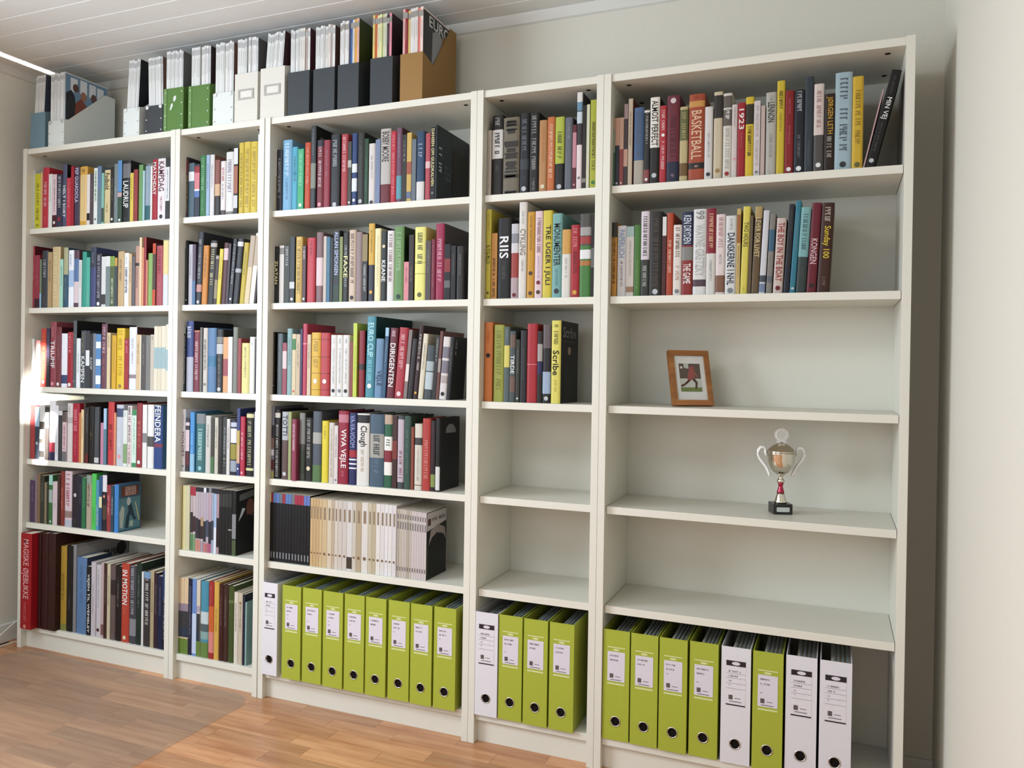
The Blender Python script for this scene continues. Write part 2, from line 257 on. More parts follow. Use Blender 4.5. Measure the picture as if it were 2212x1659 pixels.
('H', 1, 3, 511.1, 40.9, 234.8, 32.0, 154.8, 0, 'ecc22a', '', 'G|c09a20|4|38;G|c09a20|46|80;d|a8844e|95', 'thick golden yellow hardback with mustard lettering on third shelf of far left bookcase', ''),
('P', 1, 3, 533.9, 21.7, 194.2, 32.0, 131.7, 0, 'b4303a', '', 'G|ee9aa4|4|34;g|e08c70|60|88', 'red paperback with pink lettering right of golden yellow hardback, third shelf of far left bookcase', ''),
('H', 1, 3, 572.7, 38.3, 238.8, 32.0, 173.3, 0, 'e0e0e6', '4a2028', 'g|85888c|18|60;b|9a8a90|76|82', 'thick white hardback with grey foot right of red paperback, third shelf of far left bookcase', ''),
('P', 1, 3, 591.2, 17.5, 210.0, 32.0, 149.6, 0, 'dabc8e', '', '', 'beige paperback with plain spine right of white hardback, third shelf of far left bookcase', ''),
('P', 1, 3, 597.7, 6.1, 208.5, 32.0, 143.2, 0, 'e8dcc4', '', '', 'thin cream paperback with plain spine right of beige paperback, third shelf of far left bookcase', ''),
('P', 1, 3, 620.4, 22.3, 207.1, 32.0, 149.9, 0, '585450', '', '', 'charcoal paperback with plain spine right of cream paperback, third shelf of far left bookcase', ''),
('P', 1, 3, 643.0, 21.4, 207.1, 32.0, 145.3, 0, '83807c', '', '', 'grey paperback with plain spine right of charcoal paperback, third shelf of far left bookcase', ''),
('P', 1, 3, 661.7, 17.6, 209.9, 32.0, 150.1, 0, 'c8bca8', '', 'g|383b40|3|10', 'cream paperback with charcoal lettering right of grey paperback, third shelf of far left bookcase', ''),
('P', 1, 3, 680.0, 17.9, 241.1, 32.0, 163.6, 0, 'e0d6bc', '', 'b|9fbcc0|33|66;g|85888c|36|62', 'cream paperback with pale teal band, fourth from right, third shelf of far left bookcase', ''),
('P', 1, 3, 697.8, 17.1, 241.0, 32.0, 161.8, 0, 'dcd0b4', '', 'b|9fbcc0|33|66;g|85888c|36|62', 'cream paperback with pale teal band, third from right, third shelf of far left bookcase', ''),
('P', 1, 3, 718.9, 20.3, 242.3, 32.0, 166.9, 0, 'e0d6bc', '', 'b|9fbcc0|33|66;g|85888c|36|62', 'cream paperback with pale teal band, second from right, third shelf of far left bookcase', ''),
('P', 1, 3, 740.8, 21.3, 247.8, 32.0, 165.4, 0, 'ded4bc', '', 'b|9fbcc0|38|70;g|85888c|42|66', 'cream paperback with pale teal band right of cream paperback, third shelf of far left bookcase', ''),
('P', 1, 4, 9.3, 3.5, 213.9, 28.0, 146.4, 0, '77706e', '', '', 'thin grey paperback with plain spine at left end of fourth shelf of far left bookcase', ''),
('P', 1, 4, 34.6, 24.9, 216.2, 28.0, 156.8, 0, 'be4242', '', 'g|e08c70|60|85', 'red paperback with salmon lettering right of grey paperback, fourth shelf of far left bookcase', ''),
('P', 1, 4, 60.6, 25.1, 212.5, 28.0, 144.7, 0, '3f4858', '', 'b|a8c8dc|0|38;d|c2c4c6|70', 'navy paperback with light blue top right of red paperback, fourth shelf of far left bookcase', ''),
('P', 1, 4, 90.7, 28.9, 218.0, 28.0, 143.6, 0, 'd8d8d4', '', 'b|4a443e|30|44;b|6a645c|62|70;b|3a3834|84|96', 'white paperback with dark brown band right of navy paperback, fourth shelf of far left bookcase', ''),
('P', 1, 4, 114.3, 22.7, 212.8, 28.0, 140.7, 0, '4a4440', '', 'b|d8d4cc|10|40', 'dark brown paperback with white band right of white paperback, fourth shelf of far left bookcase', ''),
('H', 1, 4, 149.0, 34.0, 237.9, 28.0, 159.4, 0, 'e8e8e8', '', 'b|b03440|70|86;b|2a2c50|86|100', 'tall white hardback with red foot on fourth shelf of far left bookcase', ''),
('P', 1, 4, 167.3, 17.3, 220.6, 28.0, 157.3, 0, 'e2e2e6', '', 'g|85888c|30|90', 'white paperback with grey lettering right of white hardback, fourth shelf of far left bookcase', ''),
('P', 1, 4, 189.8, 21.4, 200.2, 28.0, 136.8, 0, '444548', '', 'b|d8d8d4|0|9;g|85888c|20|50', 'charcoal paperback with white top right of white paperback, fourth shelf of far left bookcase', ''),
('P', 1, 4, 213.7, 23.0, 195.0, 28.0, 132.3, 0, 'dcbcc0', '', 'b|6a5a58|0|20;b|77787a|80|100;G|9a6a70|26|78', 'dusty pink paperback with dark maroon top on fourth shelf of far left bookcase', ''),
('H', 1, 4, 243.7, 28.2, 231.9, 28.0, 154.2, 0, 'd6cec8', '', 'g|85888c|5|20;b|b8aeb0|24|34', 'tall pale grey hardback with grey lettering on fourth shelf of far left bookcase', ''),
('H', 1, 4, 281.6, 37.1, 231.5, 28.0, 168.2, 0, 'bc2038', '', 'G|ee9aa4|10|48;g|ee9aa4|54|88', 'thick red hardback with pink lettering on fourth shelf of far left bookcase', ''),
('P', 1, 4, 291.0, 8.2, 196.6, 28.0, 135.2, 0, 'e08c4e', '', '', 'thin orange paperback with plain spine right of red hardback, fourth shelf of far left bookcase', ''),
('H', 1, 4, 307.2, 15.8, 208.9, 28.0, 140.5, 0, 'e8ca98', '', '', 'beige hardback with plain spine right of orange paperback, fourth shelf of far left bookcase', ''),
('P', 1, 4, 316.3, 8.5, 235.9, 28.0, 156.2, 0, '4a3a34', '', '', 'thin dark brown paperback with plain spine on fourth shelf of far left bookcase', ''),
('P', 1, 4, 332.8, 15.4, 217.1, 28.0, 143.7, 0, '383432', '', 'g|c2c4c6|10|45;b|7a2428|84|100', 'charcoal paperback with dark red foot on fourth shelf of far left bookcase', ''),
('H', 1, 4, 361.0, 27.4, 223.8, 28.0, 149.9, 0, '1e1a16', '', 'g|dea63a|44|58', 'black hardback with orange lettering right of charcoal paperback, fourth shelf of far left bookcase', ''),
('H', 1, 4, 389.1, 26.9, 221.8, 28.0, 156.4, 0, '4c5054', '', 'b|c8c8c8|89|98;g|85888c|28|80', 'charcoal hardback with pale grey foot right of black hardback, fourth shelf of far left bookcase', ''),
('P', 1, 4, 397.0, 7.2, 225.3, 28.0, 150.6, 0, '1a161c', '', '', 'thin black paperback with plain spine right of charcoal hardback, fourth shelf of far left bookcase', ''),  # shaded gap between two books, drawn as a thin black book
('P', 1, 4, 413.5, 15.1, 161.3, 28.0, 120.0, 0, 'cc86a0', '', 'g|e8ccd0|8|60', 'shortest pink paperback with white lettering right of black paperback, fourth shelf of far left bookcase', ''),
('P', 1, 4, 428.9, 15.0, 217.4, 28.0, 150.5, 0, '5f8aa0', '', 'b|a8c8e6|0|37', 'blue paperback with light blue top right of pink paperback, fourth shelf of far left bookcase', ''),
('H', 1, 4, 466.9, 32.3, 243.2, 28.0, 164.2, 0, 'd83c40', '6e1a20', 'G|7e1a20|35|78', 'tallest red hardback with dark red lettering on fourth shelf of far left bookcase', ''),
('P', 1, 4, 478.2, 10.2, 203.2, 28.0, 147.9, 0, 'e4946c', '', '', 'thin salmon paperback with plain spine right of red hardback, fourth shelf of far left bookcase', ''),
('H', 1, 4, 514.9, 36.2, 234.4, 28.0, 156.3, 0, 'c2c6d0', '', 'b|48587c|6|20;G|e0e4ea|34|74;d|ee9aa4|85', 'thick pale grey hardback with blue top on fourth shelf of far left bookcase', ''),
('P', 1, 4, 536.4, 20.5, 213.7, 28.0, 148.6, 0, 'dce0d8', '', 'g|3f8440|4|12;b|8aaa74|60|95', 'white paperback with green foot right of pale grey hardback, fourth shelf of far left bookcase', ''),
('H', 1, 4, 558.5, 21.7, 231.7, 28.0, 165.0, 0, 'e4d6d2', '', 'G|3a2c2e|2|62;G|a86a70|64|96', 'tall white hardback with blackish red lettering on fourth shelf of far left bookcase', ''),
('P', 1, 4, 582.4, 21.8, 218.2, 28.0, 149.8, 0, 'cfe6d6', '', 'b|3f985a|0|10;b|3f985a|93|100;g|3f8440|14|80', 'white paperback with green top right of white hardback, fourth shelf of far left bookcase', ''),
('H', 1, 4, 611.8, 28.8, 243.4, 28.0, 177.0, 0, 'a4363a', '', 'G|e08c70|28|72;d|e6e6e2|92', 'tallest red hardback with salmon lettering right of white paperback, fourth shelf of far left bookcase', ''),
('P', 1, 4, 635.2, 20.7, 238.5, 28.0, 164.9, 0, 'e4e4de', '', 'b|8a8a8a|45|60', 'tall white paperback with grey band right of red hardback, fourth shelf of far left bookcase', ''),
('H', 1, 4, 668.1, 31.1, 239.4, 28.0, 161.6, 0, 'e6e4de', '', 'b|5c5856|50|66', 'tall white hardback with charcoal band right of white paperback, fourth shelf of far left bookcase', ''),
('H', 1, 4, 711.6, 42.6, 237.8, 28.0, 100.0, 0, '2c4a8e', '3a6c92', 't|FEINDERA|e6e6e2|0|58;b|8a3a5a|60|66', 'thick blue hardback titled FEINDERA right of white hardback, fourth shelf of far left bookcase', ''),
('P', 1, 5, 11.5, 5.7, 150.0, 28.0, 120.0, 0, '9a948e', '', '', 'shortest grey paperback with plain spine at left end of fifth shelf of far left bookcase', ''),
('P', 1, 5, 39.7, 27.5, 170.3, 28.0, 120.0, 0, '5a4060', '', 'g|c6c4dc|10|50', 'purple paperback with white lettering right of grey paperback, fifth shelf of far left bookcase', ''),
('P', 1, 5, 53.8, 13.4, 196.2, 28.0, 134.9, 0, '8f7a82', '', '', 'plum paperback with plain spine right of purple paperback, fifth shelf of far left bookcase', ''),
('P', 1, 5, 69.8, 15.1, 200.3, 28.0, 135.3, 0, '8c6e4c', '', '', 'tall tan brown paperback with plain spine on fifth shelf of far left bookcase', ''),
('P', 1, 5, 93.5, 22.8, 192.4, 28.0, 138.6, 0, '3f4034', '', '', 'dark olive paperback with plain spine on fifth shelf of far left bookcase', ''),
('P', 1, 5, 107.5, 12.8, 166.3, 28.0, 120.0, 0, '8f8462', '', '', 'taupe paperback with plain spine right of dark olive paperback, fifth shelf of far left bookcase', ''),
('P', 1, 5, 119.5, 11.1, 170.2, 28.0, 120.0, 0, '33382c', '', '', 'blackish green paperback with plain spine right of taupe paperback, fifth shelf of far left bookcase', ''),
('P', 1, 5, 140.5, 20.4, 198.6, 28.0, 131.1, 0, '3f7a44', '', 'b|9fd8c4|0|20;b|a8b8b0|30|56;d|c2c4c6|94', 'tall green paperback with pale grey band on fifth shelf of far left bookcase', ''),
('P', 1, 5, 167.0, 25.4, 173.0, 28.0, 120.0, 0, 'd6c4c8', '', 'g|85888c|50|62', 'pale grey paperback with grey lettering right of green paperback, fifth shelf of far left bookcase', ''),
('P', 1, 5, 182.7, 15.1, 204.5, 28.0, 138.1, 0, '4a2a26', '', '', 'tall maroon paperback with plain spine on fifth shelf of far left bookcase', ''),
('H', 1, 5, 205.7, 22.2, 217.8, 28.0, 146.5, 0, '90362e', '', 'G|e08c70|30|80', 'tall dark red hardback with salmon lettering on fifth shelf of far left bookcase', ''),
('H', 1, 5, 245.2, 38.7, 219.8, 28.0, 148.2, 0, 'd6c2c8', '', 'G|a83848|5|62;b|9a8078|72|84;b|b8bcc8|88|100', 'thick pale grey hardback with rust foot on fifth shelf of far left bookcase', ''),
('H', 1, 5, 286.5, 40.3, 206.0, 28.0, 148.1, 0, '2e2730', '', 'd|c2c4c6|38;g|85888c|84|92', 'thick blackish red hardback with grey lettering on fifth shelf of far left bookcase', ''),
('P', 1, 5, 300.9, 14.0, 203.3, 28.0, 135.8, 0, '24263f', '', '', 'tall navy paperback with plain spine on fifth shelf of far left bookcase', ''),
('P', 1, 5, 323.4, 21.6, 200.1, 28.0, 132.4, 0, '2f7a4a', '', 'g|86cfb8|8|60', 'tall green paperback right of navy paperback, fifth shelf of far left bookcase', ''),
('H', 1, 5, 352.4, 28.3, 210.7, 28.0, 152.3, 0, 'b4a68e', '', 'b|8fa090|0|16;G|5a4a3a|16|60', 'tall cream hardback with grey top right of green paperback, fifth shelf of far left bookcase', ''),
('H', 1, 5, 377.7, 24.5, 218.4, 28.0, 152.3, 0, '4fcf55', '', 'g|3f8440|60|90', 'tall bright green hardback with green lettering on fifth shelf of far left bookcase', ''),
('P', 1, 5, 394.0, 15.2, 194.8, 28.0, 141.7, 0, '4f9cc0', '', 'G|e0d0aa|50|92', 'teal paperback with cream lettering right of bright green hardback, fifth shelf of far left bookcase', ''),
('P', 1, 5, 409.8, 15.1, 212.0, 28.0, 145.4, 0, '2f5c8c', '', 'b|dcd8a0|38|58', 'tall blue paperback with ivory band right of teal paperback, fifth shelf of far left bookcase', ''),
('H', 1, 5, 433.5, 23.0, 223.5, 28.0, 161.2, 0, '2c2630', '16201e', 'b|e0dce0|3|32;d|e08c70|40;b|5a4436|55|80', 'tallest blackish blue hardback with white top on fifth shelf of far left bookcase', ''),
('H', 1, 5, 456.4, 22.5, 179.8, 28.0, 126.5, 0, 'a63c40', '', 'G|ee9aa4|22|66', 'red hardback with pink lettering right of blackish blue hardback, fifth shelf of far left bookcase', ''),
('P', 1, 5, 472.1, 14.9, 179.7, 28.0, 128.2, 0, '2f4e60', '', 'G|c2c4c6|25|65', 'blue paperback with pale grey lettering right of red hardback, fifth shelf of far left bookcase', ''),
('H', 1, 5, 494.8, 21.9, 184.0, 28.0, 110.3, 0, '3f8ad6', 'COVERHOCKEY', 'g|7db2da|20|70', 'light blue hardback right of blue paperback, fifth shelf of far left bookcase', ''),
('H', 1, 6, 96.3, 60.8, 381.4, -30.0, 100.0, 0, 'b8141e', '', 't|MAGISKE ØJEBLIKKE|e8a8a8|6|68;g|ee9aa4|72|92;d|e08c70|97', 'thick red hardback titled MAGISKE ØJEBLIKKE at left end of bottom shelf of far left bookcase', ''),
('H', 1, 6, 113.0, 16.3, 380.1, 0.0, 269.9, 0, '3c1614', '', 'g|7a3a30|20|34', 'tall blackish red hardback with dark red lettering on bottom shelf of far left bookcase', ''),
('H', 1, 6, 150.8, 36.4, 383.4, 0.0, 265.5, 0, '401815', '', 'g|7a3a30|20|34', 'thick maroon hardback with dark red lettering on bottom shelf of far left bookcase', ''),
('H', 1, 6, 193.3, 41.5, 385.8, 0.0, 256.4, 0, '3d1a16', '', 'g|7a3a30|20|34', 'tallest blackish red hardback with dark red lettering on bottom shelf of far left bookcase', ''),
('H', 1, 6, 226.9, 33.3, 334.4, 24.0, 224.9, 0, 'b6902f', '5a4a1c', 'b|8a8a40|92|100;G|8a6a20|32|64', 'tall mustard hardback with olive yellow foot on bottom shelf of far left bookcase', ''),
('H', 1, 6, 263.5, 35.6, 340.2, 24.0, 244.6, 0, '1e1c1a', '', 'g|85888c|60|75', 'thick black hardback with grey lettering right of mustard hardback, bottom shelf of far left bookcase', ''),
('H', 1, 6, 281.1, 16.8, 346.0, 24.0, 258.0, 0, '8a8a8e', 'COVERGREY', '', 'tall grey hardback with plain spine right of black hardback, bottom shelf of far left bookcase', ''),
('H', 1, 6, 336.8, 53.4, 299.5, 24.0, 120.7, 0, '5f84b2', '33425e', 'g|4a6a98|10|60', 'thick blue hardback right of grey hardback, bottom shelf of far left bookcase', ''),
('P', 1, 6, 359.7, 20.8, 268.7, 24.0, 193.8, 0, '1e1a1e', '', 't|VEJEN TIL WEMBLEY|e6e6e2|8|99', 'shortest black paperback titled VEJEN TIL WEMBLEY on bottom shelf of far left bookcase', ''),
('H', 1, 6, 386.3, 25.4, 288.7, 24.0, 208.7, 0, 'c8c0c4', '', 'g|85888c|30|70', 'pale grey hardback with grey lettering right of black paperback, bottom shelf of far left bookcase', ''),
('H', 1, 6, 415.5, 26.5, 280.8, 24.0, 191.4, 0, 'ccc4c8', '', 'g|85888c|5|60;d|561e28|90', 'pale grey hardback with grey lettering, eleventh from left, bottom shelf of far left bookcase', ''),
('P', 1, 6, 430.4, 14.0, 290.9, 24.0, 204.8, 0, 'c2a8a8', '', 'b|8a5a58|82|96', 'dusty pink paperback with dark red foot on bottom shelf of far left bookcase', ''),
('P', 1, 6, 447.4, 16.1, 291.1, 24.0, 207.8, 0, '4a2a22', '', '', 'maroon paperback with plain spine right of dusty pink paperback, bottom shelf of far left bookcase', ''),
('P', 1, 6, 464.3, 16.0, 289.8, 24.0, 203.7, 0, 'cdbfa0', '', '', 'cream paperback with plain spine right of maroon paperback, bottom shelf of far left bookcase', ''),
('H', 1, 6, 489.6, 24.4, 288.9, 24.0, 206.6, 0, '6e5a58', '', 'b|3a2c2c|20|40', 'mauve hardback with blackish red band right of cream paperback, bottom shelf of far left bookcase', ''),
('H', 1, 6, 520.1, 29.6, 285.7, 24.0, 198.6, 0, '241a18', '', '', 'black hardback with plain spine right of mauve hardback, bottom shelf of far left bookcase', ''),
('H', 1, 6, 560.2, 39.3, 300.4, 24.0, 211.4, 0, 'ca4430', '', 't|IN MOTION|e6e6e2|8|52;g|e08c70|55|66;d|e0d0aa|94', 'thick red hardback titled IN MOTION right of black hardback, bottom shelf of far left bookcase', ''),
('H', 1, 6, 595.1, 32.8, 296.8, 24.0, 209.5, 0, '4a4a52', '', 'G|c0c0c4|0|64;b|8c8c92|68|90', 'charcoal hardback with grey foot right of red hardback, bottom shelf of far left bookcase', ''),
('H', 1, 6, 623.5, 27.6, 309.3, 24.0, 209.4, 0, '22352a', '', '', 'blackish green hardback with plain spine right of charcoal hardback, bottom shelf of far left bookcase', ''),
('P', 1, 6, 634.0, 9.3, 279.3, 24.0, 201.8, 0, 'dcdcda', '', '', 'thin white paperback with plain spine on bottom shelf of far left bookcase', ''),
('H', 1, 6, 668.2, 33.4, 281.8, 24.0, 204.3, 0, '3c3638', '', 'b|7aa0c8|0|9;G|e6e6e2|10|72', 'charcoal hardback with light blue top right of white paperback, bottom shelf of far left bookcase', ''),
('P', 1, 6, 686.1, 17.2, 289.3, 24.0, 191.8, 0, 'b6a27c', '', '', 'beige paperback with plain spine right of charcoal hardback, bottom shelf of far left bookcase', ''),
('P', 1, 6, 704.1, 17.1, 282.2, 24.0, 204.8, 0, '3a2430', '', '', 'blackish red paperback with plain spine right of beige paperback, bottom shelf of far left bookcase', ''),
('P', 1, 6, 728.0, 22.9, 272.4, 24.0, 197.6, 0, '20264a', '', '', 'navy paperback with plain spine right of blackish red paperback, bottom shelf of far left bookcase', ''),
('P', 1, 6, 749.5, 20.8, 296.1, 24.0, 208.7, 0, '2c4470', '', 'b|1a1a30|38|100;G|c2c4c6|34|86', 'blackish blue paperback with pale grey lettering on bottom shelf of far left bookcase', ''),
('H', 2, 1, 815.9, 9.1, 225.2, 32.0, 148.9, 0, '3a3234', '', 'b|7a2a2e|5|26;G|ecdf80|30|90', 'thin blackish red hardback with dark red top on top shelf of left narrow bookcase', ''),
('P', 2, 1, 845.2, 26.2, 202.4, 32.0, 145.9, 0, '4e6876', '', 'b|dcdcd8|16|33', 'slate blue paperback with white top on top shelf of left narrow bookcase', ''),
('P', 2, 1, 870.3, 23.7, 195.7, 32.0, 130.5, 0, '343848', '', 'b|a82c30|4|16;b|e08088|16|47;b|e8e8e8|47|50;b|5c7cbc|50|62', 'shortest navy paperback with pink band on top shelf of left narrow bookcase', ''),
('H', 2, 1, 899.6, 28.7, 226.1, 32.0, 164.1, 0, '3a8048', '', 'G|9fd09a|5|56;g|9fd09a|64|90', 'green hardback right of navy paperback, top shelf of left narrow bookcase', ''),
('P', 2, 1, 916.7, 15.1, 225.1, 32.0, 158.6, 0, '9cb6d2', '', '', 'light blue paperback with plain spine right of green hardback, top shelf of left narrow bookcase', ''),
('H', 2, 1, 938.0, 20.7, 224.6, 32.0, 148.8, 0, 'dad6d2', '9a6656', '', 'white hardback with plain spine right of light blue paperback, top shelf of left narrow bookcase', ''),
('H', 2, 1, 964.1, 24.5, 203.6, 32.0, 136.4, 0, '3e3a38', '', 'b|98584a|0|43;b|d8ae84|43|64;G|c07a68|4|40', 'charcoal hardback with dark red top right of white hardback, top shelf of left narrow bookcase', ''),
('H', 2, 1, 989.4, 22.4, 197.0, 32.0, 138.4, 0, 'e2dad6', '', 'G|c05858|12|36;g|383b40|42|70;b|5a5050|90|100', 'shortest white hardback with charcoal foot right of charcoal hardback, top shelf of left narrow bookcase', ''),
('H', 2, 1, 1026.0, 35.3, 227.6, 32.0, 158.8, 0, 'dcd9d4', '', 'G|8a7a98|12|70;b|8a8480|94|100', 'thick white hardback with grey foot right of white hardback, top shelf of left narrow bookcase', ''),
('P', 2, 1, 1045.2, 17.9, 238.3, 32.0, 169.3, 0, '302826', '', 'b|dcdcdc|0|24;b|b06a50|27|68;b|cfcfcf|71|90', 'blackish brown paperback with rust band right of white hardback, top shelf of left narrow bookcase', ''),
('H', 2, 1, 1071.1, 21.9, 255.9, 32.0, 185.0, 0, 'd6ba3c', '', 'G|a08a28|15|90', 'tall golden yellow hardback with mustard lettering, fifth from right, top shelf of left narrow bookcase', ''),
('H', 2, 1, 1101.0, 29.4, 256.8, 32.0, 172.9, 0, 'dabe44', '', 'G|a88c30|10|95', 'tall golden yellow hardback with mustard lettering, fourth from right, top shelf of left narrow bookcase', ''),
('H', 2, 1, 1130.7, 29.2, 255.1, 32.0, 167.9, 0, 'dcc040', '', 'G|a88c30|8|90', 'tall golden yellow hardback with mustard lettering, third from right, top shelf of left narrow bookcase', ''),
('H', 2, 1, 1149.8, 18.0, 278.8, 32.0, 201.5, 0, 'e0e0de', '', 'g|85888c|24|40', 'tallest white hardback with grey lettering on top shelf of left narrow bookcase', ''),
('P', 2, 1, 1155.3, 4.8, 258.1, 32.0, 170.1, 0, '8a8890', '', 'b|3f6a78|85|100', 'thin grey paperback with teal foot right of white hardback, top shelf of left narrow bookcase', ''),
('P', 2, 2, 810.3, 3.5, 212.2, 32.0, 152.6, 0, '4a5a50', '', 'g|86cfb8|40|90', 'thin dark green paperback with green lettering on second shelf of left narrow bookcase', ''),
('P', 2, 2, 819.2, 8.5, 239.3, 32.0, 159.4, 0, '2a2a28', '', 'g|c0d4c0|12|55;d|e6e6e2|92', 'thin black paperback with pale grey lettering on second shelf of left narrow bookcase', ''),
('H', 2, 2, 843.0, 20.1, 223.4, 32.0, 159.6, 0, 'bebac4', '', '', 'pale grey hardback with plain spine right of black paperback, second shelf of left narrow bookcase', ''),
('P', 2, 2, 857.2, 13.8, 223.5, 32.0, 159.3, 0.001, '5e5066', '', 'b|4f7aa6|60|100', 'purple paperback with blue foot right of pale grey hardback, second shelf of left narrow bookcase', ''),
('H', 2, 2, 882.9, 24.9, 266.6, 32.0, 192.4, 0.036, '363640', '', 'G|bcb8b4|10|64;b|c89088|72|82;d|c2c4c6|96', 'tallest navy hardback with dusty pink foot on second shelf of left narrow bookcase', ''),
('H', 2, 2, 910.3, 26.0, 216.4, 32.0, 151.3, 0.036, 'd88834', '', '', 'orange hardback with plain spine right of navy hardback, second shelf of left narrow bookcase', ''),
('H', 2, 2, 941.3, 30.2, 232.6, 32.0, 168.3, 0.06, '32302a', '', 'b|b8b0a8|4|10;G|efe6a0|14|73', 'leaning blackish brown hardback with pale grey top on second shelf of left narrow bookcase', ''),
('P', 2, 2, 955.9, 13.8, 179.7, 32.0, 121.1, 0.059, '48342e', '', 'b|9a8a68|50|88;b|a8a098|2|8', 'leaning maroon paperback with taupe band on second shelf of left narrow bookcase', ''),
('P', 2, 2, 972.0, 15.3, 201.2, 32.0, 142.2, 0.065, 'e0cc40', '', '', 'leaning yellow paperback with plain spine right of maroon paperback, second shelf of left narrow bookcase', ''),
('H', 2, 2, 997.4, 21.6, 222.2, 32.0, 151.9, 0.055, '5e3236', '', 'b|dcc0c0|9|28;g|b0a0a0|92|98', 'leaning maroon hardback with white top right of yellow paperback, second shelf of left narrow bookcase', ''),
('P', 2, 2, 1008.8, 10.9, 218.8, 32.0, 157.8, 0.055, '463c44', '', '', 'thin leaning plum paperback with plain spine on second shelf of left narrow bookcase', ''),
('P', 2, 2, 1026.5, 16.3, 234.7, 32.0, 167.5, 0.086, '26262c', '', 'G|c2c4c6|8|70;d|e6e6e2|92', 'leaning blackish blue paperback with pale grey lettering on second shelf of left narrow bookcase', ''),
('H', 2, 2, 1054.1, 26.7, 234.9, 32.0, 163.3, 0.091, '303036', '', 'b|d0d0d0|5|12;b|b0b0b0|46|52;g|85888c|20|40', 'leaning charcoal hardback with pale grey top on second shelf of left narrow bookcase', ''),
('H', 2, 2, 1080.2, 21.6, 219.0, 32.0, 152.9, 0.089, 'c8ae36', '', '', 'leaning golden yellow hardback with plain spine on second shelf of left narrow bookcase', ''),
('P', 2, 2, 1101.2, 20.2, 242.7, 32.0, 160.6, 0.111, 'd8c49a', '', 'b|bca890|0|46', 'leaning cream paperback with plain spine on second shelf of left narrow bookcase', ''),
('P', 2, 2, 1123.3, 19.5, 250.5, 32.0, 165.8, 0.111, 'e2dacc', '', 'b|bca890|4|46', 'leaning white paperback with cream band right of cream paperback, second shelf of left narrow bookcase', ''),
('P', 2, 2, 1132.1, 7.3, 173.9, 32.0, 121.5, 0.106, '321c1e', '', '', 'shortest leaning blackish red paperback with plain spine on second shelf of left narrow bookcase', ''),
('H', 2, 3, 814.0, 7.2, 236.3, 32.0, 163.6, 0, '353a3e', '', 'b|9fae9a|0|10;t|AKTION AKTION AKTION AKTION|c4ccd0|10|91;d|85888c|96', 'thin navy hardback titled AKTION AKTION AKTION AKTION on third shelf of left narrow bookcase', ''),
('H', 2, 3, 850.8, 33.1, 259.8, 32.0, 214.1, 0, '3f4e8e', '161a34', 'b|b4b6c6|51|100;t|BLÅ BLOD|e0e0f0|8|24', 'tallest blue hardback titled BLÅ BLOD right of navy hardback, third shelf of left narrow bookcase', ''),
('H', 2, 3, 882.4, 29.4, 224.7, 32.0, 161.5, 0, '882f40', '', 'b|d8885a|0|2;G|e8d0cc|18|80', 'dark red hardback with salmon top right of blue hardback, third shelf of left narrow bookcase', ''),
('P', 2, 3, 893.8, 10.4, 235.9, 32.0, 165.2, 0, '6e6e66', '', '', 'thin grey paperback with plain spine on third shelf of left narrow bookcase', ''),
('H', 2, 3, 917.7, 20.8, 233.7, 32.0, 156.1, 0, 'cec6ba', '', 'G|4a4644|18|66;d|85888c|88', 'pale grey hardback with charcoal lettering right of grey paperback, third shelf of left narrow bookcase', ''),
('H', 2, 3, 956.9, 38.7, 233.6, 32.0, 159.6, 0, '5c84b0', '', 'b|3a7aa4|44|60;g|7db2da|55|90', 'thick blue hardback with light blue lettering on third shelf of left narrow bookcase', ''),
('H', 2, 3, 989.6, 31.7, 228.4, 32.0, 162.5, 0, '2c2c2e', '', 'b|8a8a80|12|22;b|c0c0be|23|39;g|e0d0aa|42|92;d|c2c4c6|95', 'charcoal hardback with pale grey band right of blue hardback, third shelf of left narrow bookcase', ''),
('P', 2, 3, 1012.7, 21.5, 200.1, 32.0, 139.0, 0, 'e4a268', '', 'b|ae4a50|39|70', 'tan paperback with red band right of charcoal hardback, third shelf of left narrow bookcase', ''),
('P', 2, 3, 1031.6, 18.4, 201.1, 32.0, 132.5, 0, 'e6e6ea', '', 'g|85888c|88|92', 'white paperback with grey lettering right of tan paperback, third shelf of left narrow bookcase', ''),
('H', 2, 3, 1055.1, 21.3, 236.1, 32.0, 169.2, 0, '83867a', '', '', 'grey hardback with plain spine right of white paperback, third shelf of left narrow bookcase', ''),
('P', 2, 3, 1071.6, 15.0, 196.1, 32.0, 140.4, 0, 'a43a38', '', 'g|ee9aa4|30|60', 'red paperback with pink lettering right of grey hardback, third shelf of left narrow bookcase', ''),
('H', 2, 3, 1107.2, 34.7, 179.2, 32.0, 120.0, 0, 'e2d888', 'a89a70', 'g|6a6030|8|70', 'shortest pale yellow hardback with olive brown lettering on third shelf of left narrow bookcase', ''),
('H', 2, 3, 1131.6, 23.6, 201.1, 32.0, 139.9, 0, 'dedcd8', '', 'g|85888c|10|16', 'white hardback with grey lettering right of pale yellow hardback, third shelf of left narrow bookcase', ''),
('P', 2, 3, 1151.6, 19.0, 193.2, 32.0, 132.3, 0, '241a1e', '', 'g|85888c|20|90', 'black paperback with grey lettering right of white hardback, third shelf of left narrow bookcase', ''),
('H', 2, 4, 822.3, 15.5, 228.2, 28.0, 162.7, 0, 'e0dee2', '', 't|HOLDET|8a5a66|36|78;g|85888c|8|28;d|85888c|92', 'white hardback titled HOLDET at left end of fourth shelf of left narrow bookcase', ''),
('P', 2, 4, 843.1, 18.1, 195.8, 28.0, 133.1, 0, '3a3238', '', 'b|dcc4c8|8|14;b|d8c0c4|22|62;b|6a2c34|65|88', 'shortest blackish red paperback with white top on fourth shelf of left narrow bookcase', ''),
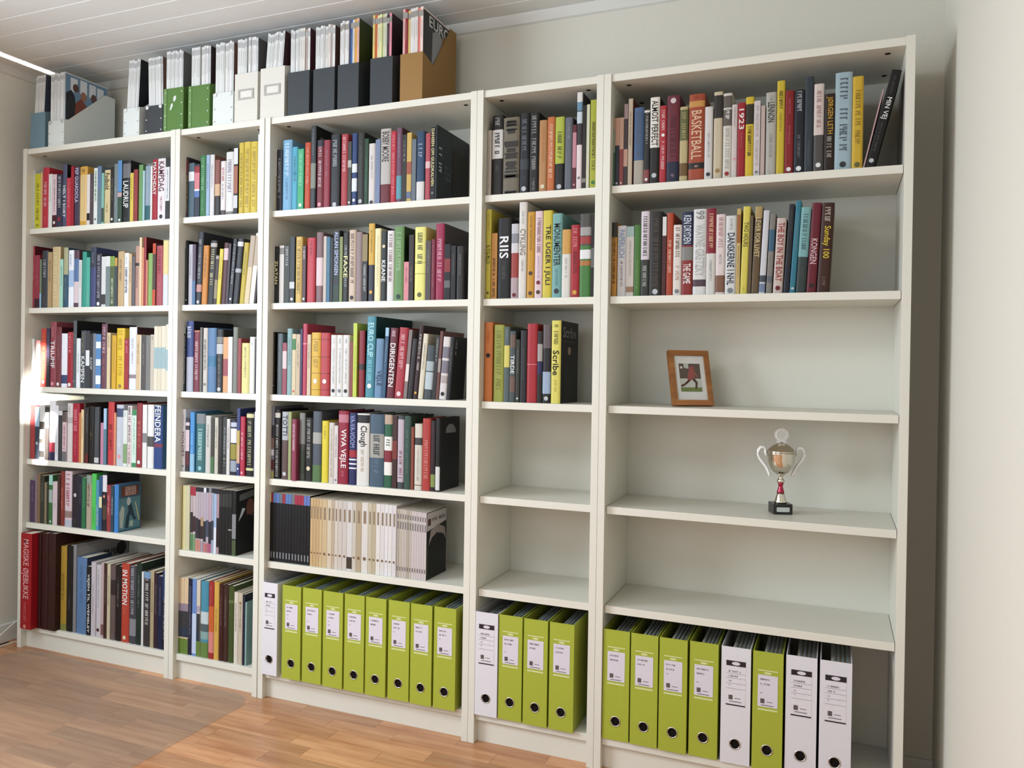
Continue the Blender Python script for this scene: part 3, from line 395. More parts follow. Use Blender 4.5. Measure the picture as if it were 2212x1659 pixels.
('H', 2, 4, 865.7, 21.8, 218.7, 28.0, 147.5, 0, '4a98dc', '', 'b|8fc0dc|70|100;G|9fcef0|36|68', 'light blue hardback right of blackish red paperback, fourth shelf of left narrow bookcase', ''),
('H', 2, 4, 915.0, 42.2, 214.6, 28.0, 148.5, 0, '3f7678', '', 'b|84888a|0|17;G|bfe4e0|26|80;d|93c8d0|93', 'thick teal hardback with grey top on fourth shelf of left narrow bookcase', ''),
('H', 2, 4, 942.5, 25.6, 208.6, 28.0, 151.4, 0, 'cdcac2', '', '', 'pale grey hardback with plain spine right of teal hardback, fourth shelf of left narrow bookcase', ''),
('P', 2, 4, 958.8, 15.7, 200.3, 28.0, 133.1, 0, '48443a', '', 'b|4f7a4a|70|100', 'dark brown paperback with green foot on fourth shelf of left narrow bookcase', ''),
('H', 2, 4, 976.1, 16.8, 202.7, 28.0, 135.0, 0, 'cdc6b6', '', '', 'pale grey hardback with plain spine, seventh from left, fourth shelf of left narrow bookcase', ''),
('H', 2, 4, 996.6, 19.9, 206.2, 28.0, 144.6, 0, '2a2624', '', 'g|85888c|10|70', 'black hardback with grey lettering right of pale grey hardback, fourth shelf of left narrow bookcase', ''),
('P', 2, 4, 1014.7, 16.9, 206.0, 28.0, 148.3, 0, '3e3f3d', '', 'G|c2c4c6|18|86', 'charcoal paperback with pale grey lettering right of black hardback, fourth shelf of left narrow bookcase', ''),
('P', 2, 4, 1029.2, 13.6, 200.3, 28.0, 139.0, 0, 'd6d2cc', '', '', 'pale grey paperback with plain spine right of charcoal paperback, fourth shelf of left narrow bookcase', ''),
('H', 2, 4, 1060.4, 29.3, 198.5, 28.0, 136.6, 0, '23253a', '', 'b|c0c4d8|5|13;b|e4e4ee|16|42;b|a09438|44|72;b|9ca6b2|74|94', 'blackish blue hardback with olive yellow band on fourth shelf of left narrow bookcase', ''),
('P', 2, 4, 1074.4, 13.6, 239.7, 28.0, 172.1, 0, '384280', '', 'b|c8aa58|33|55;b|d4ac86|55|82;d|e6e6e2|90', 'tallest blue paperback with beige band on fourth shelf of left narrow bookcase', ''),
('H', 2, 4, 1095.6, 20.5, 210.8, 28.0, 150.1, 0, 'cc344e', '', 'G|ecc4cc|27|76;d|ee9aa4|95', 'red hardback with dusty pink lettering right of blue paperback, fourth shelf of left narrow bookcase', ''),
('H', 2, 4, 1133.6, 32.3, 226.2, 28.0, 149.9, 0, '28241e', '', 'G|d8d498|14|84;b|d8d498|2|8;b|d8d498|87|91', 'black hardback with ivory top right of red hardback, fourth shelf of left narrow bookcase', ''),
('H', 2, 4, 1156.4, 20.2, 229.9, 28.0, 165.5, 0, 'c8c8da', '', 'g|c6c4dc|30|80', 'tall white hardback right of black hardback, fourth shelf of left narrow bookcase', ''),
('Y', 2, 5, 810.8, 4.0, 234.1, 28.0, 166.2, 0, 'd6c284', '', '', 'shortest beige yearbook with plain spine at left end of fifth shelf of left narrow bookcase', ''),
('Y', 2, 5, 830.3, 15.1, 236.5, 28.0, 169.8, 0, 'e2da9c', '', '', 'tallest pale yellow yearbook with plain spine on fifth shelf of left narrow bookcase', ''),
('Y', 2, 5, 849.2, 18.3, 236.6, 28.0, 179.2, 0, 'cfc8a2', '', '', 'tallest ivory yearbook with plain spine on fifth shelf of left narrow bookcase', ''),
('Y', 2, 5, 864.8, 12.2, 234.7, 28.0, 170.6, 0, 'b8a8a8', '', 'b|b83040|0|14;b|3a3436|40|72;b|5a8a5c|74|100', 'tallest pale grey yearbook with charcoal band on fifth shelf of left narrow bookcase', ''),
('Y', 2, 5, 876.9, 11.6, 234.5, 28.0, 177.0, 0, 'c4b4b4', '', 'b|b83040|0|14;b|4a3034|46|70;b|7aa070|74|100', 'tall pale grey yearbook with green foot on fifth shelf of left narrow bookcase', ''),
('Y', 2, 5, 889.0, 11.5, 234.1, 28.0, 165.7, 0, 'bcb0b0', '', 'b|26242a|0|7;b|3a3840|48|80;b|cc8a78|82|100', 'tall pale grey yearbook with charcoal band on fifth shelf of left narrow bookcase', ''),
('Y', 2, 5, 901.1, 11.5, 234.1, 28.0, 178.0, 0, 'b8a8b0', '', 'b|26242a|0|7;b|2e262c|50|80;b|cc8a78|82|100', 'pale grey yearbook, seventh from left, fifth shelf of left narrow bookcase', ''),
('Y', 2, 5, 913.6, 12.0, 234.1, 28.0, 165.9, 0, 'bcacb4', '', 'b|26242a|0|7;b|b89a70|46|60;b|3c2c30|60|80;b|a49aa4|84|100', 'pale grey yearbook, eighth from left, fifth shelf of left narrow bookcase', ''),
('Y', 2, 5, 925.6, 11.4, 234.1, 28.0, 165.4, 0, 'b8acb8', '', 'b|e0e0e4|0|7;b|303038|52|84;b|c87a7c|86|100', 'tall pale grey yearbook with blackish blue band on fifth shelf of left narrow bookcase', ''),
('Y', 2, 5, 937.5, 11.4, 234.5, 28.0, 171.7, 0, 'b8a8b4', '', 'b|26242a|0|7;b|4a5468|50|76;b|c0707c|86|100', 'tall pale grey yearbook with slate blue band on fifth shelf of left narrow bookcase', ''),
('Y', 2, 5, 950.0, 11.9, 234.5, 28.0, 169.0, 0, 'c0a0ac', '', 'b|8a8890|0|7;b|303038|52|86;b|b8607c|86|100', 'tall pink yearbook with blackish blue band on fifth shelf of left narrow bookcase', ''),
('Y', 2, 5, 961.3, 10.8, 235.0, 28.0, 172.9, 0, '9ca8bc', '', 'b|26242a|0|7;b|3c4050|50|80', 'tallest light blue yearbook with navy band on fifth shelf of left narrow bookcase', ''),
('Y', 2, 5, 973.7, 11.8, 235.0, 28.0, 179.2, 0, 'a2bada', '', 'b|20202c|0|8;b|d8dce4|60|100', 'tallest light blue yearbook with white foot on fifth shelf of left narrow bookcase', ''),
('Y', 2, 5, 985.5, 11.2, 235.0, 28.0, 175.8, 0, 'b09098', '', 'b|20202c|0|8;b|2c2024|45|90', 'tallest pink yearbook with blackish red band on fifth shelf of left narrow bookcase', ''),
('Y', 2, 5, 999.9, 13.3, 232.6, 28.0, 161.9, 0, '181816', '', 'b|3a3a36|6|26', 'tall black yearbook with charcoal top right of pink yearbook, fifth shelf of left narrow bookcase', ''),
('Y', 2, 5, 1013.2, 12.8, 232.7, 28.0, 167.2, 0, '181816', '', 'b|3a3a36|6|26', 'tall black yearbook with charcoal top, fourth from right, fifth shelf of left narrow bookcase', ''),
('Y', 2, 5, 1027.0, 13.2, 233.3, 28.0, 171.7, 0, '1a1a18', '', 'b|3a3a36|6|26', 'tall black yearbook with charcoal top, third from right, fifth shelf of left narrow bookcase', ''),
('Y', 2, 5, 1043.4, 15.8, 233.5, 28.0, 170.8, 0, '181816', '', 'b|33332f|6|26;b|a8a898|60|62', 'tall black yearbook with charcoal top, second from right, fifth shelf of left narrow bookcase', ''),
('Y', 2, 5, 1062.3, 17.3, 232.7, 28.0, 107.9, 0, '151514', 'COVERMAN', 'b|8a8c8e|36|74;b|50603c|76|100', 'tall black yearbook with grey band right of black yearbook, fifth shelf of left narrow bookcase', ''),
('P', 2, 6, 813.4, 6.6, 278.4, 24.0, 197.1, 0, 'dcc098', '', 'b|9a8898|34|44;b|3c3e42|44|72;b|2c3c54|66|78;b|6c8e34|80|100', 'thin beige paperback with charcoal band at left end of bottom shelf of left narrow bookcase', ''),
('P', 2, 6, 832.0, 17.8, 279.9, 24.0, 193.6, 0, 'dcc098', '', 'b|9a8898|34|44;b|3c3e42|44|72;b|2c3c54|66|78;b|6c8e34|80|100', 'tallest beige paperback with charcoal band, second from left, bottom shelf of left narrow bookcase', ''),
('P', 2, 6, 852.0, 19.2, 281.5, 24.0, 186.7, 0, 'dcc098', '', 'b|9a8898|34|44;b|3c3e42|44|72;b|2c3c54|66|78;b|6c8e34|80|100', 'tallest beige paperback with charcoal band, third from left, bottom shelf of left narrow bookcase', ''),
('P', 2, 6, 869.7, 16.9, 280.5, 24.0, 189.4, 0, '1f2440', '', 'G|8a90a4|10|80', 'tallest navy paperback with slate blue lettering on bottom shelf of left narrow bookcase', ''),
('P', 2, 6, 891.0, 19.8, 281.3, 24.0, 201.8, 0, '6e92d0', '', 'b|c2d2ec|45|97', 'tallest light blue paperback with plain spine on bottom shelf of left narrow bookcase', ''),
('P', 2, 6, 907.9, 16.0, 279.2, 24.0, 190.7, 0, 'd8ccb4', '', 'b|b0a4b8|34|42;b|3c3e42|44|66;b|2c4050|66|80;b|6c8e34|80|100', 'cream paperback with charcoal band right of light blue paperback, bottom shelf of left narrow bookcase', ''),
('H', 2, 6, 944.8, 35.5, 278.1, 24.0, 197.9, 0, '4a98b2', '', 'b|c4d4d4|40|56;b|5a6a6c|56|66;b|8ab0a8|66|76;b|6c8e44|80|100', 'thick teal hardback with lime foot right of cream paperback, bottom shelf of left narrow bookcase', ''),
('H', 2, 6, 970.7, 24.4, 280.3, 24.0, 203.8, 0, 'b6342c', '', 'b|dc682e|32|65;g|ee9aa4|6|30;b|e48880|65|92', 'tallest red hardback with orange red band on bottom shelf of left narrow bookcase', ''),
('H', 2, 6, 993.6, 22.1, 281.7, 24.0, 197.7, 0, 'deae4a', '', 'g|8a6a20|34|64', 'tallest golden yellow hardback with mustard lettering on bottom shelf of left narrow bookcase', ''),
('H', 2, 6, 1012.8, 18.4, 274.3, 24.0, 193.5, 0, '4a1e18', '', '', 'maroon hardback with plain spine right of golden yellow hardback, bottom shelf of left narrow bookcase', ''),
('H', 2, 6, 1035.5, 21.9, 275.3, 24.0, 192.9, 0, '4a2a20', '', '', 'brown hardback with plain spine right of maroon hardback, bottom shelf of left narrow bookcase', ''),
('H', 2, 6, 1061.5, 25.2, 274.0, 24.0, 186.3, 0, '4a5a28', '', 'b|6a7a44|18|22', 'dark olive hardback with sage top right of brown hardback, bottom shelf of left narrow bookcase', ''),
('H', 2, 6, 1080.5, 18.1, 255.7, 24.0, 184.6, 0, 'dcd4c4', '', '', 'white hardback with plain spine right of dark olive hardback, bottom shelf of left narrow bookcase', ''),
('H', 2, 6, 1100.6, 19.4, 255.3, 24.0, 176.3, 0, 'cdbea6', '', 'd|a8844e|14', 'cream hardback with tan brown emblem right of white hardback, bottom shelf of left narrow bookcase', ''),
('P', 2, 6, 1111.1, 9.7, 251.6, 24.0, 181.6, 0, '23263c', '1a2036', '', 'thin blackish blue paperback with plain spine on bottom shelf of left narrow bookcase', ''),
('H', 2, 6, 1119.6, 7.6, 225.1, 24.0, 100.0, 0, '8cb0aa', '7fa29c', '', 'shortest pale teal hardback with plain spine on bottom shelf of left narrow bookcase', ''),
('P', 3, 1, 1215.3, 3.5, 219.1, 32.0, 148.8, 0, 'b4a478', '', 'b|dedad4|0|43;g|383b40|4|40', 'thin beige paperback with white top at left end of top shelf of middle bookcase', ''),
('P', 3, 1, 1238.9, 23.2, 215.4, 32.0, 154.8, 0, '33343a', '', 'G|b8b8b8|14|80', 'charcoal paperback with pale grey lettering right of beige paperback, top shelf of middle bookcase', ''),
('H', 3, 1, 1278.6, 38.3, 246.8, 32.0, 176.0, 0, '7cb2d6', '', 'G|dceaf4|5|50;g|3a6a9c|54|84', 'thick light blue hardback with white lettering right of charcoal paperback, top shelf of middle bookcase', ''),
('H', 3, 1, 1303.5, 23.5, 219.9, 32.0, 154.1, 0, '50aecb', '', 'd|3a8aa8|42', 'teal hardback with teal emblem right of light blue hardback, top shelf of middle bookcase', ''),
('P', 3, 1, 1329.0, 24.2, 210.8, 32.0, 145.2, 0, '3fb67a', '', 'G|a8e4c0|5|60;d|e6e6e2|92', 'bright green paperback with green lettering right of teal hardback, top shelf of middle bookcase', ''),
('H', 3, 1, 1356.4, 23.6, 230.3, 32.0, 153.8, 0, 'd44e2c', '', 'G|e8a894|8|62', 'red hardback with salmon lettering right of bright green paperback, top shelf of middle bookcase', ''),
('H', 3, 1, 1378.2, 21.3, 285.5, 32.0, 158.0, 0, '3e4448', 'COVERFRAME', 'b|8a9080|45|75;g|c2c4c6|4|36', 'tallest navy hardback with grey band right of red hardback, top shelf of middle bookcase', ''),
('H', 3, 1, 1409.5, 26.9, 233.9, 32.0, 166.6, 0, '86303a', '', 'b|38303e|0|10;G|e4dcdc|10|70;d|ee9aa4|94', 'dark red hardback with purple top right of navy hardback, top shelf of middle bookcase', ''),
('H', 3, 1, 1435.7, 25.5, 231.4, 32.0, 158.1, 0, 'a43848', '', '', 'red hardback with plain spine right of dark red hardback, top shelf of middle bookcase', ''),
('H', 3, 1, 1475.0, 36.7, 248.2, 32.0, 174.8, 0, '2e3134', '141414', 'G|c2c4c6|8|45;d|c2c4c6|96', 'thick charcoal hardback with pale grey lettering right of red hardback, top shelf of middle bookcase', ''),
('H', 3, 1, 1506.9, 26.5, 244.6, 32.0, 163.3, 0, 'be4048', '', 'G|ecc4c4|4|54;g|e08c70|60|90', 'red hardback with dusty pink lettering right of charcoal hardback, top shelf of middle bookcase', ''),
('P', 3, 1, 1521.9, 14.0, 217.8, 32.0, 144.6, 0, '48443a', '', 'b|b4b4a8|29|40;d|e6e6e2|94', 'dark brown paperback with pale grey band right of red hardback, top shelf of middle bookcase', ''),
('H', 3, 1, 1543.6, 20.4, 244.1, 32.0, 163.1, 0, '2e4880', '', 'b|e0e4ec|42|54;b|e0e4ec|62|80;d|e6e6e2|92', 'blue hardback with white band right of dark brown paperback, top shelf of middle bookcase', ''),
('H', 3, 1, 1571.6, 26.8, 243.3, 32.0, 173.9, 0, '33342f', '141414', 'g|85888c|12|80;d|c2c4c6|94', 'charcoal hardback with grey lettering right of blue hardback, top shelf of middle bookcase', ''),
('P', 3, 1, 1587.7, 15.2, 221.6, 32.0, 148.5, 0, '24482c', '', 'g|86cfb8|30|80', 'dark green paperback with green lettering right of charcoal hardback, top shelf of middle bookcase', ''),
('H', 3, 1, 1613.6, 25.0, 203.3, 32.0, 146.6, 0, 'd8d0ca', '', 'g|85888c|20|60;d|383b40|96', 'shortest white hardback with grey lettering right of dark green paperback, top shelf of middle bookcase', ''),
('P', 3, 1, 1633.0, 18.0, 214.2, 32.0, 146.5, 0, '7c8cae', '', '', 'blue paperback with plain spine right of white hardback, top shelf of middle bookcase', ''),
('H', 3, 1, 1671.8, 38.4, 247.1, 32.0, 172.5, 0, 'bdb8b0', '', 't|BOBBY MOORE|4a3a34|4|44;b|7a2c34|74|100', 'thick pale grey hardback with dark red foot on top shelf of middle bookcase', ''),
('H', 3, 1, 1692.9, 20.0, 236.0, 32.0, 161.1, 0, 'd2303e', '', 'G|ee9aa4|5|88', 'red hardback with pink lettering right of pale grey hardback, top shelf of middle bookcase', ''),
('H', 3, 1, 1714.1, 20.2, 245.2, 32.0, 172.0, 0, '785068', '5a2030', 'b|5fa0b0|64|95;g|e8ccd0|8|40', 'plum hardback with teal foot right of red hardback, top shelf of middle bookcase', ''),
('P', 3, 1, 1732.6, 17.5, 220.8, 32.0, 146.7, 0, '38322e', '', 'G|a8a49c|10|40', 'blackish brown paperback with grey lettering right of plum hardback, top shelf of middle bookcase', ''),
('P', 3, 1, 1750.0, 16.7, 225.5, 32.0, 154.7, 0, 'd4ae58', '', 'b|b45a40|42|60;b|6a7a98|85|95', 'sandy paperback with red band right of blackish brown paperback, top shelf of middle bookcase', ''),
('P', 3, 1, 1767.1, 15.5, 203.0, 32.0, 146.9, 0, '6e7a84', '', '', 'shortest slate blue paperback with plain spine right of sandy paperback, top shelf of middle bookcase', ''),
('H', 3, 1, 1797.4, 29.4, 226.2, 32.0, 151.7, 0, '2e4e70', '', 'G|d8dce4|18|38;b|dcd8d4|72|100', 'blue hardback with white foot right of slate blue paperback, top shelf of middle bookcase', ''),
('H', 3, 1, 1818.8, 17.8, 217.2, 32.0, 152.9, 0, 'c4505a', '', 'b|e4b8b8|42|52', 'red hardback with dusty pink band right of blue hardback, top shelf of middle bookcase', ''),
('P', 3, 1, 1835.7, 15.2, 234.4, 32.0, 159.6, 0, '1e1b19', '', 't|DANSEN OM GULDKALVEN|ecdc9c|2|80;d|85888c|90', 'black paperback titled DANSEN OM GULDKALVEN right of red hardback, top shelf of middle bookcase', ''),
('H', 3, 1, 1843.3, 7.1, 241.1, 32.0, 243.5, 0, '20282c', 'COVERDARK', '', 'thin blackish blue hardback with plain spine right of black paperback, top shelf of middle bookcase', ''),
('H', 3, 2, 1228.7, 16.9, 199.2, 32.0, 135.3, 0, '22221f', '', 't|ZLATAN|ece4a0|25|66;g|85888c|2|22;g|85888c|72|95', 'black hardback with pale yellow lettering at left end of second shelf of middle bookcase', ''),
('P', 3, 2, 1252.2, 19.2, 201.4, 32.0, 132.8, 0, 'd6cec6', '', 'b|8a8480|4|15', 'pale grey paperback with grey top right of black hardback, second shelf of middle bookcase', ''),
('P', 3, 2, 1276.3, 23.3, 200.4, 32.0, 132.2, 0, '38382f', '', 'G|d8d8d4|2|35;g|6e6e32|40|75', 'blackish green paperback with white lettering right of pale grey paperback, second shelf of middle bookcase', ''),
('P', 3, 2, 1297.5, 20.7, 230.1, 32.0, 166.7, 0, '2e3334', '', 'b|c8ccc8|68|78;d|e6e6e2|94', 'charcoal paperback with pale grey band right of blackish green paperback, second shelf of middle bookcase', ''),
('H', 3, 2, 1327.9, 27.1, 228.8, 32.0, 163.9, 0, 'd6b25a', '', 'G|8a7030|6|86', 'sandy hardback with mustard lettering right of charcoal paperback, second shelf of middle bookcase', ''),
('P', 3, 2, 1344.5, 15.5, 197.3, 32.0, 140.9, 0, '5a3a3c', '', 'G|e0dcdc|3|25;d|e6e6e2|93', 'maroon paperback with white lettering right of sandy hardback, second shelf of middle bookcase', ''),
('H', 3, 2, 1381.5, 34.0, 223.1, 32.0, 159.4, 0, 'd2404c', '', 'g|7a1a24|5|26', 'red hardback with dark red lettering right of maroon paperback, second shelf of middle bookcase', ''),
('H', 3, 2, 1413.4, 28.1, 239.9, 32.0, 173.8, 0, '8a686c', '', 'b|dcc4c4|36|76', 'mauve hardback with white band right of red hardback, second shelf of middle bookcase', ''),
('P', 3, 2, 1427.8, 11.9, 225.4, 32.0, 150.8, 0, 'c6baac', '', '', 'cream paperback with plain spine right of mauve hardback, second shelf of middle bookcase', ''),
('P', 3, 2, 1442.1, 13.5, 223.0, 32.0, 155.9, 0, '3f7898', '', '', 'blue paperback with plain spine right of cream paperback, second shelf of middle bookcase', ''),
('P', 3, 2, 1454.8, 11.9, 219.1, 32.0, 151.7, 0, '1c1e1c', '', 'g|85888c|8|40', 'black paperback with grey lettering right of blue paperback, second shelf of middle bookcase', ''),
('P', 3, 2, 1479.8, 23.6, 243.1, 32.0, 169.7, 0, '26282c', '', 't|ALLAN SIMONSEN|b8c6e4|2|62;b|26402c|76|100', 'blackish blue paperback with dark green foot right of black paperback, second shelf of middle bookcase', ''),
('P', 3, 2, 1492.5, 11.7, 220.6, 32.0, 159.6, 0, '8c9858', '', '', 'sage paperback with plain spine right of blackish blue paperback, second shelf of middle bookcase', ''),
('H', 3, 2, 1516.5, 23.3, 234.6, 32.0, 166.9, 0, '2c2d2b', '', 't|FAXE|ece49c|34|65;G|c2c4c6|19|32;G|c2c4c6|66|79', 'charcoal hardback with pale yellow lettering right of sage paperback, second shelf of middle bookcase', ''),
('H', 3, 2, 1544.2, 27.0, 241.5, 32.0, 175.3, 0, 'd2baa2', '', 'G|5a4c40|5|76;d|2e1f1c|94', 'cream hardback with dark brown lettering right of charcoal hardback, second shelf of middle bookcase', ''),
('H', 3, 2, 1568.8, 23.8, 233.6, 32.0, 155.6, 0, '988282', '', '', 'mauve hardback with plain spine right of cream hardback, second shelf of middle bookcase', ''),
('P', 3, 2, 1590.2, 20.6, 224.3, 32.0, 157.8, 0, '2f2c2a', '', 'b|988656|0|40;G|d8d8d4|45|85', 'charcoal paperback with taupe top right of mauve hardback, second shelf of middle bookcase', ''),
('H', 3, 2, 1616.4, 23.4, 259.0, 32.0, 182.6, 0, '383846', '', 'b|dcae3e|0|53;g|8a6c20|8|38;d|dea63a|88', 'tallest navy hardback with golden yellow band right of charcoal paperback, second shelf of middle bookcase', ''),
('H', 3, 2, 1640.5, 23.3, 241.4, 32.0, 171.4, 0, 'ece2ae', '', 'g|cdb48c|10|80', 'ivory hardback with beige lettering right of navy hardback, second shelf of middle bookcase', ''),
('H', 3, 2, 1663.0, 21.6, 232.1, 32.0, 162.8, 0, '2c302e', '', 't|KEANE|e6e6e2|42|72;d|e0d0aa|22', 'charcoal hardback with white lettering right of ivory hardback, second shelf of middle bookcase', ''),
('H', 3, 2, 1690.4, 25.9, 231.5, 32.0, 165.8, 0, 'dedad6', '', 'G|8a5a60|5|72', 'white hardback with mauve lettering right of charcoal hardback, second shelf of middle bookcase', ''),
('H', 3, 2, 1727.0, 36.0, 243.7, 32.0, 165.5, 0, '6c9856', '22421e', 'G|a8c494|8|60;d|24402c|94', 'thick green hardback with grey green lettering right of white hardback, second shelf of middle bookcase', ''),
('P', 3, 2, 1746.2, 17.5, 127.0, 32.0, 120.0, 0, 'e48c92', '', '', 'shortest pink paperback with plain spine right of green hardback, second shelf of middle bookcase', ''),
('P', 3, 2, 1764.2, 17.7, 214.1, 32.0, 147.0, 0, '382a26', '', 'G|8a7a68|48|70', 'blackish brown paperback with taupe lettering right of pink paperback, second shelf of middle bookcase', ''),
('H', 3, 2, 1806.4, 39.5, 238.0, 32.0, 166.6, 0, 'e8e27a', '', 'G|5c5a30|8|50;b|b8b24c|48|49;b|b8b24c|63|64;d|6e6e32|92', 'thick pale yellow hardback with olive yellow band on second shelf of middle bookcase', ''),
('P', 3, 2, 1826.6, 19.2, 192.1, 32.0, 138.5, 0, '5a4c48', '24341c', '', 'dark maroon paperback with plain spine right of pale yellow hardback, second shelf of middle bookcase', ''),
('H', 3, 2, 1842.9, 15.6, 196.0, 32.0, 138.6, 0, '88203a', '', 'g|ee9aa4|10|80', 'plum hardback with pink lettering right of dark maroon paperback, second shelf of middle bookcase', ''),
('H', 3, 2, 1873.3, 29.9, 245.2, 32.0, 191.1, 0, 'ae2a50', '4a3a3c', 'G|ecc4d0|20|80', 'magenta hardback with pink lettering right of plum hardback, second shelf of middle bookcase', ''),
('P', 3, 2, 1896.2, 20.9, 178.0, 32.0, 121.0, 0, '1a1716', '', 'b|98302e|26|50;b|6a6a6a|65|78', 'black paperback with dark red band right of magenta hardback, second shelf of middle bookcase', ''),
('P', 3, 2, 1915.6, 17.3, 172.4, 32.0, 120.0, 0, '1e1a1a', '', '', 'black paperback with plain spine right of black paperback, second shelf of middle bookcase', ''),
('H', 3, 2, 1943.1, 26.1, 169.8, 32.0, 120.0, 0, '2c2524', '', '', 'blackish red hardback with plain spine right of black paperback, second shelf of middle bookcase', ''),
('P', 3, 3, 1218.2, 6.4, 218.1, 32.0, 153.1, 0, '24211d', '', 'g|ece0a0|4|82;d|c2c4c6|86', 'thin black paperback with sandy lettering at left end of third shelf of middle bookcase', ''),
('H', 3, 3, 1250.9, 22.6, 212.8, 32.0, 154.9, 0, '6e7c80', '', 'g|c2c4c6|10|80', 'pale teal hardback with pale grey lettering right of black paperback, third shelf of middle bookcase', ''),
('P', 3, 3, 1269.6, 17.5, 180.3, 32.0, 130.0, 0, 'a64a5a', '', 'b|dcc4c4|16|50', 'red paperback with white band right of pale teal hardback, third shelf of middle bookcase', ''),
('H', 3, 3, 1291.5, 21.5, 229.8, 32.0, 157.7, 0, '8cb0ae', '', '', 'pale teal hardback with plain spine right of red paperback, third shelf of middle bookcase', ''),
('P', 3, 3, 1307.3, 14.8, 211.0, 32.0, 144.8, 0, 'dac69e', '', 'b|3f8844|8|26;d|d2502b|94', 'cream paperback with green top right of pale teal hardback, third shelf of middle bookcase', ''),
('P', 3, 3, 1325.4, 17.2, 210.3, 32.0, 150.4, 0, 'cbb692', '', '', 'cream paperback with plain spine right of cream paperback, third shelf of middle bookcase', ''),
('P', 3, 3, 1335.1, 9.0, 227.9, 32.0, 154.5, 0, '4a3a6a', '', '', 'thin purple paperback with plain spine right of cream paperback, third shelf of middle bookcase', ''),
('H', 3, 3, 1354.0, 18.3, 246.5, 32.0, 169.3, 0, 'ca3e58', '', 'b|e48898|27|29', 'red hardback with pink band right of purple paperback, third shelf of middle bookcase', ''),
('P', 3, 3, 1369.4, 14.2, 209.2, 32.0, 137.9, 0, 'd6be9e', '', '', 'cream paperback with plain spine right of red hardback, third shelf of middle bookcase', ''),
('H', 3, 3, 1407.9, 37.0, 215.9, 32.0, 144.9, 0, 'e4b43a', '', 'b|a8842a|10|11;b|a8842a|38|39;b|a8842a|64|65;b|a8842a|90|91;G|b08a2c|14|34;G|b08a2c|42|58;d|e6e6e2|77', 'thick golden yellow hardback with mustard top right of cream paperback, third shelf of middle bookcase', ''),
('H', 3, 3, 1446.1, 37.8, 214.8, 32.0, 149.5, 0, 'cc3f44', '', 'b|8a2428|10|11;b|8a2428|38|39;b|8a2428|64|65;b|8a2428|90|91;d|e6e6e2|77', 'thick red hardback with dark red top on third shelf of middle bookcase', ''),
('H', 3, 3, 1474.6, 24.4, 207.4, 32.0, 146.5, 0, 'dedad4', '', 'g|85888c|6|14;g|85888c|22|80;d|19191b|91', 'white hardback with grey lettering right of red hardback, third shelf of middle bookcase', ''),
('H', 3, 3, 1498.9, 23.9, 207.4, 32.0, 145.4, 0, 'dedad4', '', 'g|85888c|6|14;g|85888c|22|80;d|85888c|91', 'white hardback with grey lettering between white hardback and white hardback, third shelf, middle bookcase', ''),
('H', 3, 3, 1524.5, 25.3, 207.4, 32.0, 141.7, 0, 'dedad4', '', 'g|85888c|6|14;g|85888c|22|80;d|19191b|91', 'white hardback with grey lettering between white hardback and dark red paperback, third shelf, middle bookcase', ''),
('P', 3, 3, 1539.4, 12.4, 184.2, 32.0, 133.5, 0, '984a40', '', '', 'dark red paperback with plain spine right of white hardback, third shelf of middle bookcase', ''),
('P', 3, 3, 1554.2, 14.5, 246.8, 32.0, 173.2, 0, 'c6d64a', '', 'g|a2be4c|30|80', 'lime paperback right of dark red paperback, third shelf of middle bookcase', ''),
('H', 3, 3, 1584.3, 22.9, 222.0, 32.0, 148.5, 0, '982430', '141210', 'b|3a2a2e|50|59', 'dark red hardback with blackish red band right of lime paperback, third shelf of middle bookcase', ''),
('H', 3, 3, 1620.3, 33.3, 268.7, 32.0, 250.0, 0.022, '4a96a6', '124c4c', 't|EURO CUP|b0e4e8|8|50;G|8ad0d8|54|82;d|e6e6e2|86', 'tallest teal hardback titled EURO CUP right of dark red hardback, third shelf of middle bookcase', ''),
('H', 3, 3, 1651.8, 30.0, 195.0, 32.0, 129.8, 0.029, '6c92b4', '', 't|VEJLE|2a3a5c|54|80;g|8ab0d0|6|48', 'light blue hardback titled VEJLE right of teal hardback, third shelf of middle bookcase', ''),
('P', 3, 3, 1665.2, 12.7, 231.1, 32.0, 168.1, 0.05, '385e80', '', 'b|9fc4dc|0|12;g|e6e6e2|20|50', 'leaning blue paperback with light blue top on third shelf of middle bookcase', ''),
('H', 3, 3, 1697.1, 28.8, 230.1, 32.0, 168.2, 0.057, '762836', '', 't|DIRIGENTEN|e6e6e2|22|84;G|e8ccd0|4|14', 'leaning dark red hardback titled DIRIGENTEN right of blue paperback, third shelf of middle bookcase', ''),
('H', 3, 3, 1731.6, 32.9, 231.0, 32.0, 168.2, 0.074, 'bc3440', '', 'G|ecc4c4|10|58;d|e8ccd0|94', 'leaning red hardback with dusty pink lettering on third shelf of middle bookcase', ''),
('P', 3, 3, 1745.4, 12.3, 224.4, 32.0, 157.3, 0.083, '8a7a78', '', 'b|e0d4cc|50|75', 'leaning mauve paperback with white band right of red hardback, third shelf of middle bookcase', ''),
('H', 3, 3, 1766.4, 20.2, 194.8, 32.0, 133.2, 0.091, '2c2424', '', 'g|85888c|6|30', 'leaning blackish red hardback with grey lettering right of mauve paperback, third shelf of middle bookcase', ''),
('H', 3, 3, 1785.2, 17.2, 238.2, 32.0, 158.6, 0.087, '381c1a', '', 'G|dcd8cc|12|62;d|dea63a|92', 'leaning blackish red hardback with white lettering on third shelf of middle bookcase', ''),
('H', 3, 3, 1803.8, 17.5, 211.0, 32.0, 143.1, 0.085, 'dad2b6', '', '', 'leaning cream hardback with plain spine right of blackish red hardback, third shelf of middle bookcase', ''),
